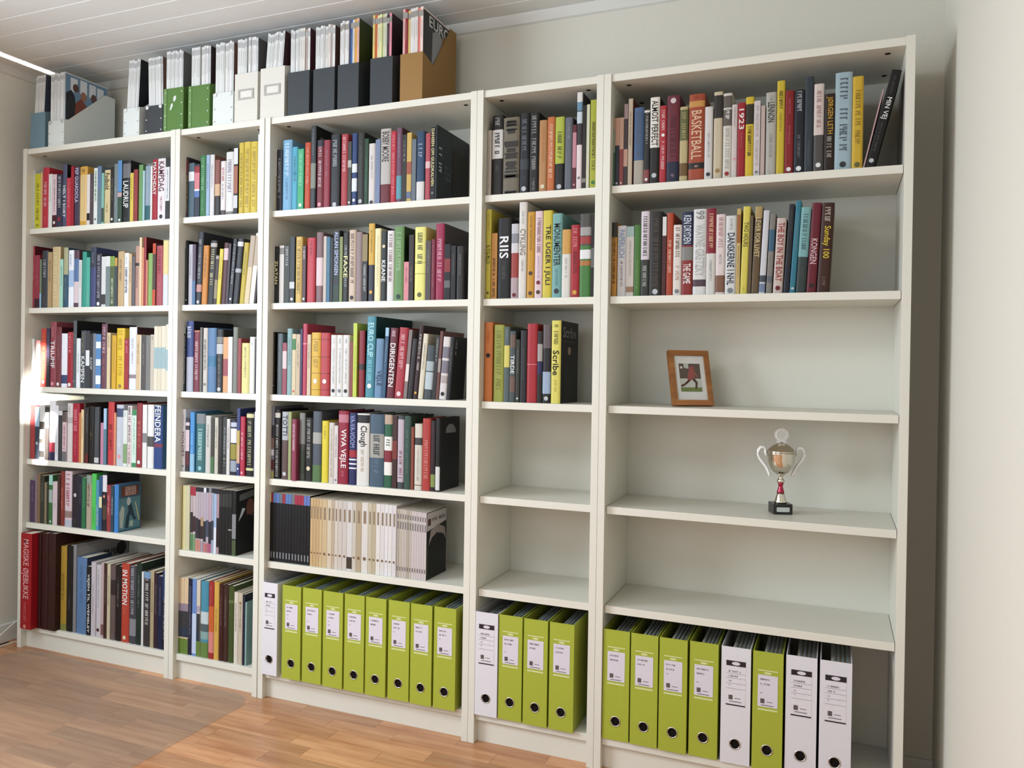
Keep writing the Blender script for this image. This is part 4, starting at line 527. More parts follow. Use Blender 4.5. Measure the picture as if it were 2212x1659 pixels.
('H', 3, 3, 1835.1, 28.4, 173.8, 32.0, 120.0, 0.072, '485054', '', 'b|a8b4b8|30|48;b|b8c4c8|50|82', 'shortest leaning dark teal hardback with pale grey band on third shelf of middle bookcase', ''),
('P', 3, 3, 1850.0, 13.4, 203.3, 32.0, 147.3, 0.067, '32302e', '', 'G|c2c4c6|4|42', 'leaning charcoal paperback with pale grey lettering on third shelf of middle bookcase', ''),
('P', 3, 3, 1860.5, 9.5, 219.3, 32.0, 158.1, 0.065, '7a4a44', '', 'b|a89a90|40|60', 'thin leaning dark red paperback with beige band on third shelf of middle bookcase', ''),
('H', 3, 3, 1887.1, 25.5, 200.9, 32.0, 144.1, 0.07, 'd6ceca', '', 'b|807c86|16|34;b|807c86|38|58;b|b4a8a4|62|74;d|19191b|91', 'leaning pale grey hardback with grey band on third shelf of middle bookcase', ''),
('H', 3, 3, 1902.4, 13.9, 200.8, 32.0, 100.0, 0.066, '1c1a19', 'COVERBLACK', '', 'leaning black hardback with plain spine right of pale grey hardback, third shelf of middle bookcase', ''),
('H', 3, 4, 1223.6, 11.8, 251.3, 28.0, 168.0, 0, '80808e', '', 'b|3a3840|26|44;b|8a6a64|44|58;b|d8d4d8|60|68;b|6a2c34|74|88;b|b0a460|90|100', 'tallest grey hardback with charcoal band at left end of fourth shelf of middle bookcase', ''),
('H', 3, 4, 1248.0, 22.6, 241.9, 28.0, 163.2, 0, '26201f', '', 'b|d0ccc0|5|12;G|e0dcd4|22|96', 'tall black hardback with pale grey top right of grey hardback, fourth shelf of middle bookcase', ''),
('H', 3, 4, 1283.9, 28.2, 234.4, 28.0, 159.2, 0, 'b2b6ba', '', 't|TOTTI|3a3c40|5|35;b|68504a|42|100;d|c2c4c6|92', 'tall dark maroon hardback with charcoal lettering right of black hardback, fourth shelf of middle bookcase', ''),
('P', 3, 4, 1296.3, 11.6, 235.2, 28.0, 170.3, 0, 'a6ae70', '', '', 'tall sage paperback with plain spine right of dark maroon hardback, fourth shelf of middle bookcase', ''),
('H', 3, 4, 1328.9, 19.6, 211.6, 12.0, 141.6, 0, '9c4058', '', 'G|e8ccd0|8|50', 'magenta hardback with white lettering right of sage paperback, fourth shelf of middle bookcase', ''),
('H', 3, 4, 1353.2, 23.9, 233.4, 28.0, 166.5, 0, '4a4c42', '', 'b|85867f|0|46;b|3a4230|55|90', 'tall dark olive hardback with grey top right of magenta hardback, fourth shelf of middle bookcase', ''),
('H', 3, 4, 1383.7, 29.1, 217.7, 28.0, 153.6, 0, '25241f', '', 'G|c4c0b4|4|64;d|e0d0aa|80', 'black hardback with pale grey lettering right of dark olive hardback, fourth shelf of middle bookcase', ''),
('H', 3, 4, 1419.6, 35.2, 240.8, 28.0, 167.7, 0, '545e68', '', 'b|aaa8a0|30|46;b|5c7e4c|76|100', 'thick slate blue hardback with green foot right of black hardback, fourth shelf of middle bookcase', ''),
('H', 3, 4, 1447.7, 25.8, 209.5, 28.0, 151.9, 0, 'e4d034', '', 'g|8a7a20|8|30', 'yellow hardback with mustard lettering right of slate blue hardback, fourth shelf of middle bookcase', ''),
('H', 3, 4, 1472.2, 21.3, 204.6, 28.0, 138.4, 0, 'd2cabe', '', 'g|a8844e|10|90', 'pale grey hardback with tan brown lettering right of yellow hardback, fourth shelf of middle bookcase', ''),
('P', 3, 4, 1487.2, 14.1, 195.4, 28.0, 135.7, 0, 'dacdca', '', 'd|85888c|94', 'shortest white paperback with grey emblem right of pale grey hardback, fourth shelf of middle bookcase', ''),
('H', 3, 4, 1527.2, 39.6, 246.1, 28.0, 164.7, 0, 'a6203a', '', 't|VIVA VEJLE|f0eae4|25|78;b|c87888|5|16;g|ee9aa4|82|92', 'thick red hardback titled VIVA VEJLE right of white paperback, fourth shelf of middle bookcase', ''),
('H', 3, 4, 1559.6, 29.2, 241.5, 28.0, 160.6, 0, '2a3066', '', 't|VA-VA-VOOM|939ed2|4|48;b|b83038|52|62;b|e8e8ee|64|66;b|e8e8ee|70|72;b|e8e8ee|76|78', 'tall blue hardback titled VA-VA-VOOM right of red hardback, fourth shelf of middle bookcase', ''),
('H', 3, 4, 1608.3, 47.2, 239.7, 28.0, 158.2, 0, 'dcd9d0', '', 't|Clough|1a1818|17|46;b|242424|2|13;g|a8844e|50|82', 'thick white hardback with black top right of blue hardback, fourth shelf of middle bookcase', ''),
('H', 3, 4, 1664.6, 53.2, 239.3, 28.0, 162.8, 0, '4a6276', '', 'b|a8a498|27|60;G|5a5850|29|58;g|93a6b4|63|84', 'thick slate blue hardback with grey band right of white hardback, fourth shelf of middle bookcase', ''),
('H', 3, 4, 1695.7, 29.6, 239.3, 28.0, 159.5, 0, '2f6848', '', 'b|c0a48c|0|13;b|e8e4dc|30|49;b|962c38|49|65;b|e8e4dc|65|83;G|3a5a48|34|46', 'tall dark green hardback with white band on fourth shelf of middle bookcase', ''),
('P', 3, 4, 1715.3, 17.6, 238.6, 28.0, 158.0, 0, '4a2a24', '', 'b|8a3a2c|35|60', 'tall maroon paperback with dark red band on fourth shelf of middle bookcase', ''),
('H', 3, 4, 1739.7, 23.4, 237.8, 28.0, 173.0, 0, '4a5250', '', 'b|c2b4be|5|91;G|b03c58|48|86', 'tall pale grey hardback with magenta lettering right of maroon paperback, fourth shelf of middle bookcase', ''),
('H', 3, 4, 1765.1, 24.6, 238.7, 28.0, 161.9, 0, '3a584c', '', 'g|8aa49a|20|80', 'tall dark green hardback with grey green lettering on fourth shelf of middle bookcase', ''),
('P', 3, 4, 1777.0, 10.1, 202.8, 28.0, 146.1, 0, '984a38', '', '', 'thin dark red paperback with plain spine on fourth shelf of middle bookcase', ''),
('H', 3, 4, 1806.3, 27.2, 214.2, 28.0, 151.5, 0, 'd6cebe', '', 'b|484442|21|32;b|8a3030|92|93;g|85888c|36|86', 'pale grey hardback with charcoal band right of dark red paperback, fourth shelf of middle bookcase', ''),
('H', 3, 4, 1836.7, 29.1, 232.4, 28.0, 164.9, 0, 'c44038', '', 'G|e4988c|30|84', 'tall red hardback with pink lettering right of pale grey hardback, fourth shelf of middle bookcase', ''),
('H', 3, 4, 1854.4, 15.9, 226.5, 28.0, 159.4, 0, '32262a', '', 'g|a83a3a|10|60;b|8a9a50|76|94', 'blackish red hardback with lime foot right of red hardback, fourth shelf of middle bookcase', ''),
('H', 3, 4, 1871.2, 15.4, 235.0, 28.0, 145.0, 0, '1c1a1a', 'COVERARCH', 'b|d8d8d4|66|98', 'tall black hardback with white foot right of blackish red hardback, fourth shelf of middle bookcase', ''),
('M', 3, 5, 1215.3, 3.5, 238.4, 28.0, 182.6, 0, '16171a', '', 'b|d8d480|0|14;b|8a8c90|86|95|c', 'first black journal from left, its top pale yellow, fifth shelf of middle bookcase', 'black journals with coloured tops'),
('M', 3, 5, 1223.7, 8.0, 238.3, 28.0, 181.3, 0, '16171a', '', 'b|a82838|0|14;b|8a8c90|86|95|c', 'second black journal from left, its top red, fifth shelf of middle bookcase', 'black journals with coloured tops'),
('M', 3, 5, 1236.7, 12.6, 238.2, 28.0, 178.4, 0, '16171a', '', 'b|5f80c0|0|14;b|8a8c90|86|95|c', 'third black journal from left, its top light blue, fifth shelf of middle bookcase', 'black journals with coloured tops'),
('M', 3, 5, 1250.2, 12.6, 238.2, 28.0, 175.6, 0, '16171a', '', 'b|5f80c0|0|14;b|8a8c90|86|95|c', 'fourth black journal from left, its top light blue, fifth shelf of middle bookcase', 'black journals with coloured tops'),
('M', 3, 5, 1263.1, 12.5, 238.1, 28.0, 177.9, 0, '16171a', '', 'b|6a7a88|0|14;b|8a8c90|86|95|c', 'fifth black journal from left, its top slate blue, fifth shelf of middle bookcase', 'black journals with coloured tops'),
('M', 3, 5, 1276.0, 12.5, 238.1, 28.0, 178.3, 0, '16171a', '', 'b|b03040|0|14;b|8a8c90|86|95|c', 'sixth black journal from left, its top red, fifth shelf of middle bookcase', 'black journals with coloured tops'),
('M', 3, 5, 1288.9, 12.4, 238.0, 28.0, 175.3, 0, '16171a', '', 'b|5f80c0|0|14;b|8a8c90|86|95|c', 'seventh black journal from left, its top light blue, fifth shelf of middle bookcase', 'black journals with coloured tops'),
('M', 3, 5, 1301.7, 12.4, 237.9, 28.0, 174.4, 0, '16171a', '', 'b|5f80c0|0|14;b|8a8c90|86|95|c', 'eighth black journal from left, its top light blue, fifth shelf of middle bookcase', 'black journals with coloured tops'),
('M', 3, 5, 1314.9, 12.3, 237.9, 28.0, 168.2, 0, '16171a', '', 'b|7a7c80|0|14;b|8a8c90|86|95|c', 'ninth black journal from left, its top grey, fifth shelf of middle bookcase', 'black journals with coloured tops'),
('M', 3, 5, 1327.6, 12.3, 237.8, 28.0, 180.3, 0, '16171a', '', 'b|b83048|0|14;b|8a8c90|86|95|c', 'tenth black journal from left, its top red, fifth shelf of middle bookcase', 'black journals with coloured tops'),
('M', 3, 5, 1340.3, 12.3, 237.8, 28.0, 173.9, 0, '16171a', '', 'b|b83048|0|14;b|8a8c90|86|95|c', 'eleventh black journal from left, its top red, fifth shelf of middle bookcase', 'black journals with coloured tops'),
('M', 3, 5, 1352.9, 12.2, 237.7, 28.0, 166.5, 0, '16171a', '', 'b|b83048|0|14;b|8a8c90|86|95|c', 'twelfth black journal from left, its top red, fifth shelf of middle bookcase', 'black journals with coloured tops'),
('M', 3, 5, 1365.5, 12.2, 237.6, 28.0, 168.3, 0, '16171a', '', 'b|6a80c8|0|14;b|8a8c90|86|95|c', 'thirteenth black journal from left, its top light blue, fifth shelf of middle bookcase', 'black journals with coloured tops'),
('M', 3, 5, 1378.5, 12.1, 237.6, 28.0, 180.7, 0, '16171a', '', 'b|6a80c8|0|14;b|8a8c90|86|95|c', 'fourteenth black journal from left, its top light blue, fifth shelf of middle bookcase', 'black journals with coloured tops'),
('M', 3, 5, 1392.2, 11.3, 232.9, 28.0, 166.4, 0, 'd2b07c', '', 'b|9a8468|12|30|c;d|8a6a4a|80', 'first cream journal right of the black ones, fifth shelf of middle bookcase', 'cream journals on the fifth shelf'),
('M', 3, 5, 1404.3, 11.2, 232.5, 28.0, 168.5, 0, 'ceac78', '', 'b|9a8468|12|30|c;d|8a6a4a|80', 'second cream journal right of the black ones, fifth shelf of middle bookcase', 'cream journals on the fifth shelf'),
('M', 3, 5, 1416.3, 11.2, 232.1, 28.0, 173.2, 0, 'ceac7a', '', 'b|9a8468|12|30|c;d|8a6a4a|80', 'third cream journal right of the black ones, fifth shelf of middle bookcase', 'cream journals on the fifth shelf'),
('M', 3, 5, 1429.1, 12.0, 232.0, 28.0, 176.2, 0, 'd4b684', '', 'b|9a8468|12|30|c;d|8a6a4a|80', 'fourth cream journal right of the black ones, fifth shelf of middle bookcase', 'cream journals on the fifth shelf'),
('M', 3, 5, 1448.9, 19.0, 232.0, 28.0, 167.0, 0, 'd2b68a', '', 'b|9a8468|12|30|c;d|8a6a4a|80', 'fifth cream journal right of the black ones, fifth shelf of middle bookcase', 'cream journals on the fifth shelf'),
('M', 3, 5, 1466.7, 17.0, 232.1, 28.0, 168.1, 0, 'd8c8ac', '', 'b|9a8468|12|30|c;d|8a6a4a|80', 'sixth cream journal right of the black ones, fifth shelf of middle bookcase', 'cream journals on the fifth shelf'),
('M', 3, 5, 1478.5, 11.0, 231.9, 28.0, 168.6, 0, 'c6b094', '', 'b|9a8468|12|30|c;d|8a6a4a|80', 'seventh cream journal right of the black ones, fifth shelf of middle bookcase', 'cream journals on the fifth shelf'),
('M', 3, 5, 1492.2, 12.9, 231.5, 28.0, 161.5, 0, 'd6cabc', '', 'b|9a8468|12|30|c;d|8a6a4a|80', 'eighth cream journal right of the black ones, fifth shelf of middle bookcase', 'cream journals on the fifth shelf'),
('M', 3, 5, 1509.8, 16.8, 231.8, 28.0, 176.2, 0, 'd0c4b8', '', 'b|9a8468|12|30|c;d|8a6a4a|80', 'ninth cream journal right of the black ones, fifth shelf of middle bookcase', 'cream journals on the fifth shelf'),
('M', 3, 5, 1527.3, 16.7, 231.8, 28.0, 161.6, 0, 'cfc6bc', '', 'b|9a8468|12|30|c;d|8a6a4a|80', 'tenth cream journal right of the black ones, fifth shelf of middle bookcase', 'cream journals on the fifth shelf'),
('M', 3, 5, 1548.5, 20.4, 232.0, 28.0, 177.9, 0, 'd8d2cc', '', 'b|9a8468|12|30|c;b|4a3c34|80|97', 'cream journal with dark printed foot amid cream journals, fifth shelf of middle bookcase', 'cream journals on the fifth shelf'),
('M', 3, 5, 1563.9, 14.6, 232.1, 28.0, 164.1, 0, 'cec6b6', '', 'b|9a8468|12|30|c;d|8a6a4a|80', 'twelfth cream journal right of the black ones, fifth shelf of middle bookcase', 'cream journals on the fifth shelf'),
('M', 3, 5, 1584.9, 20.2, 232.2, 28.0, 164.2, 0, 'bca888', '', 'b|9a8468|12|30|c;d|8a6a4a|80', 'thirteenth cream journal right of the black ones, fifth shelf of middle bookcase', 'cream journals on the fifth shelf'),
('M', 3, 5, 1609.6, 23.9, 233.0, 28.0, 176.7, 0, 'dcd6cc', '', 'b|9a8468|12|30|c;d|8a6a4a|80', 'fourteenth cream journal right of the black ones, fifth shelf of middle bookcase', 'cream journals on the fifth shelf'),
('M', 3, 5, 1624.7, 14.3, 233.3, 28.0, 176.5, 0, 'cbbfa4', '', 'b|9a8468|12|30|c;d|8a6a4a|80', 'fifteenth cream journal right of the black ones, fifth shelf of middle bookcase', 'cream journals on the fifth shelf'),
('M', 3, 5, 1639.8, 14.3, 233.2, 28.0, 166.2, 0, 'c4b494', '', 'b|9a8468|12|30|c;d|8a6a4a|80', 'sixteenth cream journal right of the black ones, fifth shelf of middle bookcase', 'cream journals on the fifth shelf'),
('M', 3, 5, 1656.6, 16.1, 233.1, 28.0, 171.7, 0, 'e2dcd4', '', 'b|9a8468|12|30|c;d|8a6a4a|80', 'seventeenth cream journal right of the black ones, fifth shelf of middle bookcase', 'cream journals on the fifth shelf'),
('M', 3, 5, 1673.4, 16.0, 233.2, 28.0, 170.4, 0, 'dcd6d2', '', 'b|9a8468|12|30|c;d|8a6a4a|80', 'eighteenth cream journal right of the black ones, fifth shelf of middle bookcase', 'cream journals on the fifth shelf'),
('M', 3, 5, 1686.3, 12.2, 233.4, 28.0, 174.7, 0, 'e4dede', '', 'b|9a8468|12|30|c;d|8a6a4a|80', 'nineteenth cream journal right of the black ones, fifth shelf of middle bookcase', 'cream journals on the fifth shelf'),
('M', 3, 5, 1701.1, 14.0, 233.2, 28.0, 165.4, 0, 'e0dcd8', '', 'b|9a8468|12|30|c;d|8a6a4a|80', 'twentieth cream journal right of the black ones, fifth shelf of middle bookcase', 'cream journals on the fifth shelf'),
('M', 3, 5, 1716.9, 15.1, 233.1, 28.0, 176.4, 0, 'dad4d4', '', 'b|9a8468|12|30|c;d|8a6a4a|80', 'twenty-first cream journal right of the black ones, fifth shelf of middle bookcase', 'cream journals on the fifth shelf'),
('M', 3, 5, 1727.7, 8.8, 223.3, 28.0, 171.8, 0, 'b8ac9a', '', 'b|7a7470|7|14|c;b|7a7470|18|29|c;b|7a7470|84|90|c', 'first thin pale journal right of the cream ones, fifth shelf of middle bookcase', 'thin pale ticked journals'),
('M', 3, 5, 1737.2, 9.1, 222.8, 28.0, 166.6, 0, 'c4b8a8', '', 'b|7a7470|7|14|c;b|7a7470|18|29|c;b|7a7470|84|90|c', 'second thin pale journal right of the cream ones, fifth shelf of middle bookcase', 'thin pale ticked journals'),
('M', 3, 5, 1746.3, 8.7, 222.3, 28.0, 169.8, 0, 'cabfb0', '', 'b|7a7470|7|14|c;b|7a7470|18|29|c;b|7a7470|84|90|c', 'third thin pale journal right of the cream ones, fifth shelf of middle bookcase', 'thin pale ticked journals'),
('M', 3, 5, 1755.4, 8.7, 221.7, 28.0, 169.6, 0, 'c8bcb4', '', 'b|7a7470|7|14|c;b|7a7470|18|29|c;b|7a7470|84|90|c', 'fourth thin pale journal right of the cream ones, fifth shelf of middle bookcase', 'thin pale ticked journals'),
('M', 3, 5, 1764.4, 8.7, 221.2, 28.0, 160.1, 0, 'b8ac9a', '', 'b|7a7470|7|14|c;b|7a7470|18|29|c;b|7a7470|84|90|c', 'fifth thin pale journal right of the cream ones, fifth shelf of middle bookcase', 'thin pale ticked journals'),
('M', 3, 5, 1773.5, 8.6, 220.7, 28.0, 167.3, 0, 'c4b8a8', '', 'b|7a7470|7|14|c;b|7a7470|18|29|c;b|7a7470|84|90|c', 'sixth thin pale journal right of the cream ones, fifth shelf of middle bookcase', 'thin pale ticked journals'),
('M', 3, 5, 1782.8, 9.0, 220.2, 28.0, 166.7, 0, 'cfc4c0', '', 'b|7a7470|7|14|c;b|7a7470|18|29|c;b|7a7470|84|90|c', 'seventh thin pale journal right of the cream ones, fifth shelf of middle bookcase', 'thin pale ticked journals'),
('M', 3, 5, 1791.8, 8.6, 219.6, 28.0, 162.3, 0, 'cfc4c0', '', 'b|7a7470|7|14|c;b|7a7470|18|29|c;b|7a7470|84|90|c', 'eighth thin pale journal right of the cream ones, fifth shelf of middle bookcase', 'thin pale ticked journals'),
('M', 3, 5, 1800.8, 8.6, 219.1, 28.0, 154.2, 0, 'cfc4c0', '', 'b|7a7470|7|14|c;b|7a7470|18|29|c;b|7a7470|84|90|c', 'ninth thin pale journal right of the cream ones, fifth shelf of middle bookcase', 'thin pale ticked journals'),
('M', 3, 5, 1809.7, 8.5, 218.6, 28.0, 162.1, 0, 'cfc4c0', '', 'b|7a7470|7|14|c;b|7a7470|18|29|c;b|7a7470|84|90|c', 'tenth thin pale journal right of the cream ones, fifth shelf of middle bookcase', 'thin pale ticked journals'),
('M', 3, 5, 1818.7, 8.5, 218.1, 28.0, 166.4, 0, 'cfc4c0', '', 'b|7a7470|7|14|c;b|7a7470|18|29|c;b|7a7470|84|90|c', 'eleventh thin pale journal right of the cream ones, fifth shelf of middle bookcase', 'thin pale ticked journals'),
('M', 3, 5, 1827.9, 8.9, 217.6, 28.0, 145.2, 0, 'cfc4c0', 'COVERMAG', 'b|7a7470|7|14|c;b|7a7470|18|29|c;b|7a7470|84|90|c', 'rightmost pale journal showing its cover with dark figure, fifth shelf of middle bookcase', 'thin pale ticked journals'),
('H', 4, 1, 2031.7, 13.9, 204.7, 32.0, 139.1, 0, 'c6b6a6', '', 'g|85888c|10|90', 'cream hardback with grey lettering at left end of top shelf of right narrow bookcase', ''),
('H', 4, 1, 2069.7, 35.8, 248.8, 32.0, 175.0, 0, '24201e', '', 'b|dedad6|18|54;G|383b40|22|50;G|c8c4c0|3|14;g|85888c|62|74', 'thick black hardback with white band right of cream hardback, top shelf of right narrow bookcase', ''),
('H', 4, 1, 2124.7, 53.2, 237.9, 32.0, 171.5, 0, '786e5a', '', ';L', 'thick taupe hardback with plain spine right of black hardback, top shelf of right narrow bookcase', ''),
('H', 4, 1, 2156.6, 29.9, 246.5, 32.0, 172.5, 0, '1f2024', '', 'G|8a9098|8|50;b|3a3e44|57|70;g|85888c|78|84;d|c2c4c6|94', 'black hardback with navy band right of taupe hardback, top shelf of right narrow bookcase', ''),
('H', 4, 1, 2188.2, 29.9, 244.3, 32.0, 161.4, 0, '1e1b19', '', 'G|c0bcb8|4|70;g|e6e6e2|82|97', 'black hardback with pale grey lettering right of black hardback, top shelf of right narrow bookcase', ''),
('H', 4, 1, 2214.7, 25.1, 218.7, 32.0, 153.6, 0, 'be8852', '', 'g|e07c2c|10|60;d|e0d0aa|92', 'tan hardback with orange lettering right of black hardback, top shelf of right narrow bookcase', ''),
('H', 4, 1, 2239.6, 23.7, 225.5, 32.0, 152.4, 0, 'd4723a', '', 'G|f0d8c4|10|84', 'orange red hardback with cream lettering right of tan hardback, top shelf of right narrow bookcase', ''),
('H', 4, 1, 2269.4, 28.6, 222.7, 32.0, 159.9, 0, '1c1a18', '', 'b|b4c03e|0|63;G|7c8428|20|56;d|c2c4c6|94', 'yellow hardback with olive yellow lettering on top shelf of right narrow bookcase', ''),
('H', 4, 1, 2294.9, 23.5, 218.6, 32.0, 153.9, 0, '686e76', '', 'g|c2c4c6|5|30', 'grey hardback with pale grey lettering right of yellow hardback, top shelf of right narrow bookcase', ''),
('P', 4, 1, 2307.7, 11.7, 194.5, 32.0, 132.1, 0, '6a2430', '', 'b|cc8a94|12|66;d|ee9aa4|92', 'shortest maroon paperback with dusty pink band on top shelf of right narrow bookcase', ''),
('H', 4, 1, 2324.8, 16.7, 289.5, 32.0, 208.6, 0, '3e383a', '', 'b|e0dcd4|0|10;b|6c96b2|10|19;b|c8d4dc|20|32;b|e4d4d0|54|100;d|85888c|88', 'tallest charcoal hardback with white top right of maroon paperback, top shelf of right narrow bookcase', ''),
('P', 4, 1, 2337.6, 11.6, 249.4, 32.0, 175.0, 0, '2a221c', '', 'b|8a8478|87|92', 'black paperback with taupe foot right of charcoal hardback, top shelf of right narrow bookcase', ''),
('P', 4, 1, 2347.7, 9.1, 250.5, 32.0, 170.8, 0, 'd4d4b4', '', '', 'thin ivory paperback with plain spine right of black paperback, top shelf of right narrow bookcase', ''),
('H', 4, 1, 2371.4, 22.4, 262.4, 32.0, 188.0, 0, 'b0b432', '44460e', 'G|5a4a1c|25|82;d|3f8440|93', 'tall olive yellow hardback with olive brown lettering on top shelf of right narrow bookcase', ''),
('H', 4, 2, 2035.5, 17.7, 280.2, 32.0, 201.8, 0, 'd0be3c', '', 't|ILTGÆLD|5c5a1c|40|61;g|8a8430|6|24;d|6e6e32|93', 'tall yellow hardback titled ILTGÆLD at left end of second shelf of right narrow bookcase', ''),
('P', 4, 2, 2056.9, 19.4, 204.8, 32.0, 147.6, 0, 'd4903c', '', 'G|5a3c14|38|96', 'shortest orange paperback with dark brown lettering on second shelf of right narrow bookcase', ''),
('H', 4, 2, 2102.4, 44.9, 250.4, 32.0, 180.2, 0, '1a1512', '', 't|RIIS|f0ecec|23|50;g|8a8684|54|76', 'thick black hardback with white lettering right of orange paperback, second shelf of right narrow bookcase', ''),
('H', 4, 2, 2127.9, 24.5, 230.3, 32.0, 162.1, 0, 'ae4038', '', 'b|c4c4c8|0|26;b|8e9096|13|26;b|d4d0d0|26|39;b|b8a0a4|72|100;d|7a1a26|95', 'red hardback with dusty pink foot right of black hardback, second shelf of right narrow bookcase', ''),
('H', 4, 2, 2154.1, 25.8, 296.0, 32.0, 132.4, 0, 'dcd5cb', '', 't|CYKLING|8a7e6c|28|55;g|85888c|10|24;g|85888c|60|72', 'tallest white hardback titled CYKLING right of red hardback, second shelf of right narrow bookcase', ''),
('H', 4, 2, 2180.5, 24.4, 264.1, 32.0, 186.7, 0, 'd49828', '', 'g|8a5c10|5|45;d|5a3a28|71;d|5a3a28|94', 'tall orange hardback with tan brown lettering on second shelf of right narrow bookcase', ''),
('H', 4, 2, 2205.9, 24.6, 264.7, 32.0, 185.4, 0, 'e2c6ca', '', 'G|8a5a5c|8|48;g|a898b8|52|78;d|8a2a34|82;d|5a3a28|93', 'tall white hardback with mauve lettering right of orange hardback, second shelf of right narrow bookcase', ''),
('H', 4, 2, 2236.3, 29.5, 265.0, 32.0, 184.2, 0, 'd8c43a', '', 't|TRE UGER I JULI|1c1808|17|85', 'tall yellow hardback titled TRE UGER I JULI on second shelf of right narrow bookcase', ''),
('H', 4, 2, 2267.3, 30.6, 254.2, 32.0, 184.8, 0, '78aeaa', '', 't|MONUMENTER|22302e|12|62;g|4a7472|66|86;d|383b40|92', 'tall teal hardback titled MONUMENTER right of yellow hardback, second shelf of right narrow bookcase', ''),
('H', 4, 2, 2295.0, 27.3, 204.3, 32.0, 139.5, 0, 'dad6ca', '', 'b|d8a04a|0|36;g|85888c|42|70', 'shortest white hardback with orange top right of teal hardback, second shelf of right narrow bookcase', ''),
('H', 4, 2, 2322.8, 27.4, 216.8, 32.0, 143.9, 0, 'be2830', '', 'G|eca0a0|5|30;G|841820|36|66;d|dea63a|93', 'red hardback with dusty pink lettering right of white hardback, second shelf of right narrow bookcase', ''),
('H', 4, 2, 2357.1, 33.9, 248.0, 32.0, 175.5, 0, '4a863c', '', 'b|57534e|0|38;b|a8a4a0|16|26;b|b03c38|27|36;b|e4e2e0|43|54;b|be783a|56|62', 'green hardback with charcoal top right of red hardback, second shelf of right narrow bookcase', ''),
('P', 4, 2, 2370.2, 11.9, 242.5, 32.0, 168.0, 0, '2a1e1c', '', 'b|6a6e6a|40|64', 'black paperback with grey band right of green hardback, second shelf of right narrow bookcase', ''),
('H', 4, 3, 2045.7, 27.9, 246.7, 32.0, 171.7, 0, 'e4823f', '', 'd|19191b|42;g|b8582a|12|26', 'orange hardback with rust lettering at left end of third shelf of right narrow bookcase', ''),
('H', 4, 3, 2084.5, 34.0, 238.4, 32.0, 166.9, 0, 'a4a844', '', 'G|7c8030|8|86', 'thick olive yellow hardback right of orange hardback, third shelf of right narrow bookcase', ''),
('H', 4, 3, 2103.8, 18.4, 232.3, 32.0, 156.9, 0, '586868', '', 'b|d8cc60|25|54;g|c2c4c6|4|18', 'dark teal hardback with yellow band on third shelf of right narrow bookcase', ''),
('H', 4, 3, 2123.0, 18.7, 218.4, 32.0, 146.8, 0, '4e5858', '', 'b|785e50|5|23;t|TIRDE|e6e6e2|34|60;b|785c50|64|86', 'charcoal hardback titled TIRDE right of dark teal hardback, third shelf of right narrow bookcase', ''),
('H', 4, 3, 2138.0, 13.5, 192.8, 32.0, 127.8, 0, '383a30', '', 'd|c2c4c6|94', 'shortest blackish green hardback with pale grey emblem on third shelf of right narrow bookcase', ''),
('H', 4, 3, 2159.8, 20.8, 220.3, 32.0, 157.0, 0, '2e2a2c', '', 'g|7a8084|24|70', 'charcoal hardback with grey lettering right of blackish green hardback, third shelf of right narrow bookcase', ''),
('H', 4, 3, 2193.6, 32.9, 240.7, 32.0, 173.7, 0, 'be2c34', '', 'b|e08080|51|52', 'red hardback with pink band right of charcoal hardback, third shelf of right narrow bookcase', ''),
('H', 4, 3, 2211.1, 16.5, 218.2, 32.0, 154.2, 0, '2a1f1c', '', 'b|28285c|43|60;b|a8a09a|18|42', 'black hardback with grey band right of red hardback, third shelf of right narrow bookcase', ''),
('H', 4, 3, 2237.6, 25.8, 237.5, 32.0, 158.2, 0, '25201f', '', 'b|6c5e5e|0|30;b|9cb2ca|60|88;d|c2c4c6|94', 'black hardback with grey top right of black hardback, third shelf of right narrow bookcase', ''),
('H', 4, 3, 2268.6, 29.4, 249.9, 32.0, 177.5, 0, 'e0d45c', 'COVERSCRIBE', 't|Scribe|1c1a10|36|66;G|6a641c|5|30;g|8a8430|72|86', 'tallest yellow hardback titled Scribe right of black hardback, third shelf of right narrow bookcase', ''),
('P', 5, 1, 2425.4, 4.6, 201.4, 32.0, 146.3, 0, '4a7850', '', 'b|d4a688|0|16;b|9aac8c|16|50;d|c2c4c6|94', 'thin green paperback with grey green band on top shelf of far right bookcase', ''),
('P', 5, 1, 2438.4, 12.6, 201.1, 32.0, 144.0, 0, '25293a', '', 'b|d49e86|0|40;g|85888c|50|90;d|c2c4c6|95', 'blackish blue paperback with beige top right of green paperback, top shelf of far right bookcase', ''),
('P', 5, 1, 2450.9, 12.1, 200.9, 32.0, 139.3, 0, 'a44a48', '', 'b|d4a68e|0|46;d|e8ccd0|95', 'red paperback with beige top right of blackish blue paperback, top shelf of far right bookcase', ''),
('P', 5, 1, 2463.0, 11.7, 238.6, 32.0, 157.0, 0, '483a3c', '', 'b|ac8e8e|0|18;b|d4a48c|55|76', 'dark maroon paperback with beige band right of red paperback, top shelf of far right bookcase', ''),
('H', 5, 1, 2477.0, 13.3, 253.0, 32.0, 181.4, 0, 'cdb99e', '7a1c22', '', 'tall cream hardback with plain spine on top shelf of far right bookcase', ''),
('H', 5, 1, 2509.9, 28.9, 224.9, 32.0, 157.8, 0, 'b2a898', '', 'b|4a6890|0|68;G|2e466a|6|64', 'blue hardback right of cream hardback, top shelf of far right bookcase', ''),
('H', 5, 1, 2526.8, 16.0, 214.0, 32.0, 150.2, 0, '2f2c2c', '', 'b|dcd6cc|0|3;G|c8c4bc|4|46;b|964a48|80|97;d|e6e6e2|93', 'charcoal hardback with dark red foot right of blue hardback, top shelf of far right bookcase', ''),
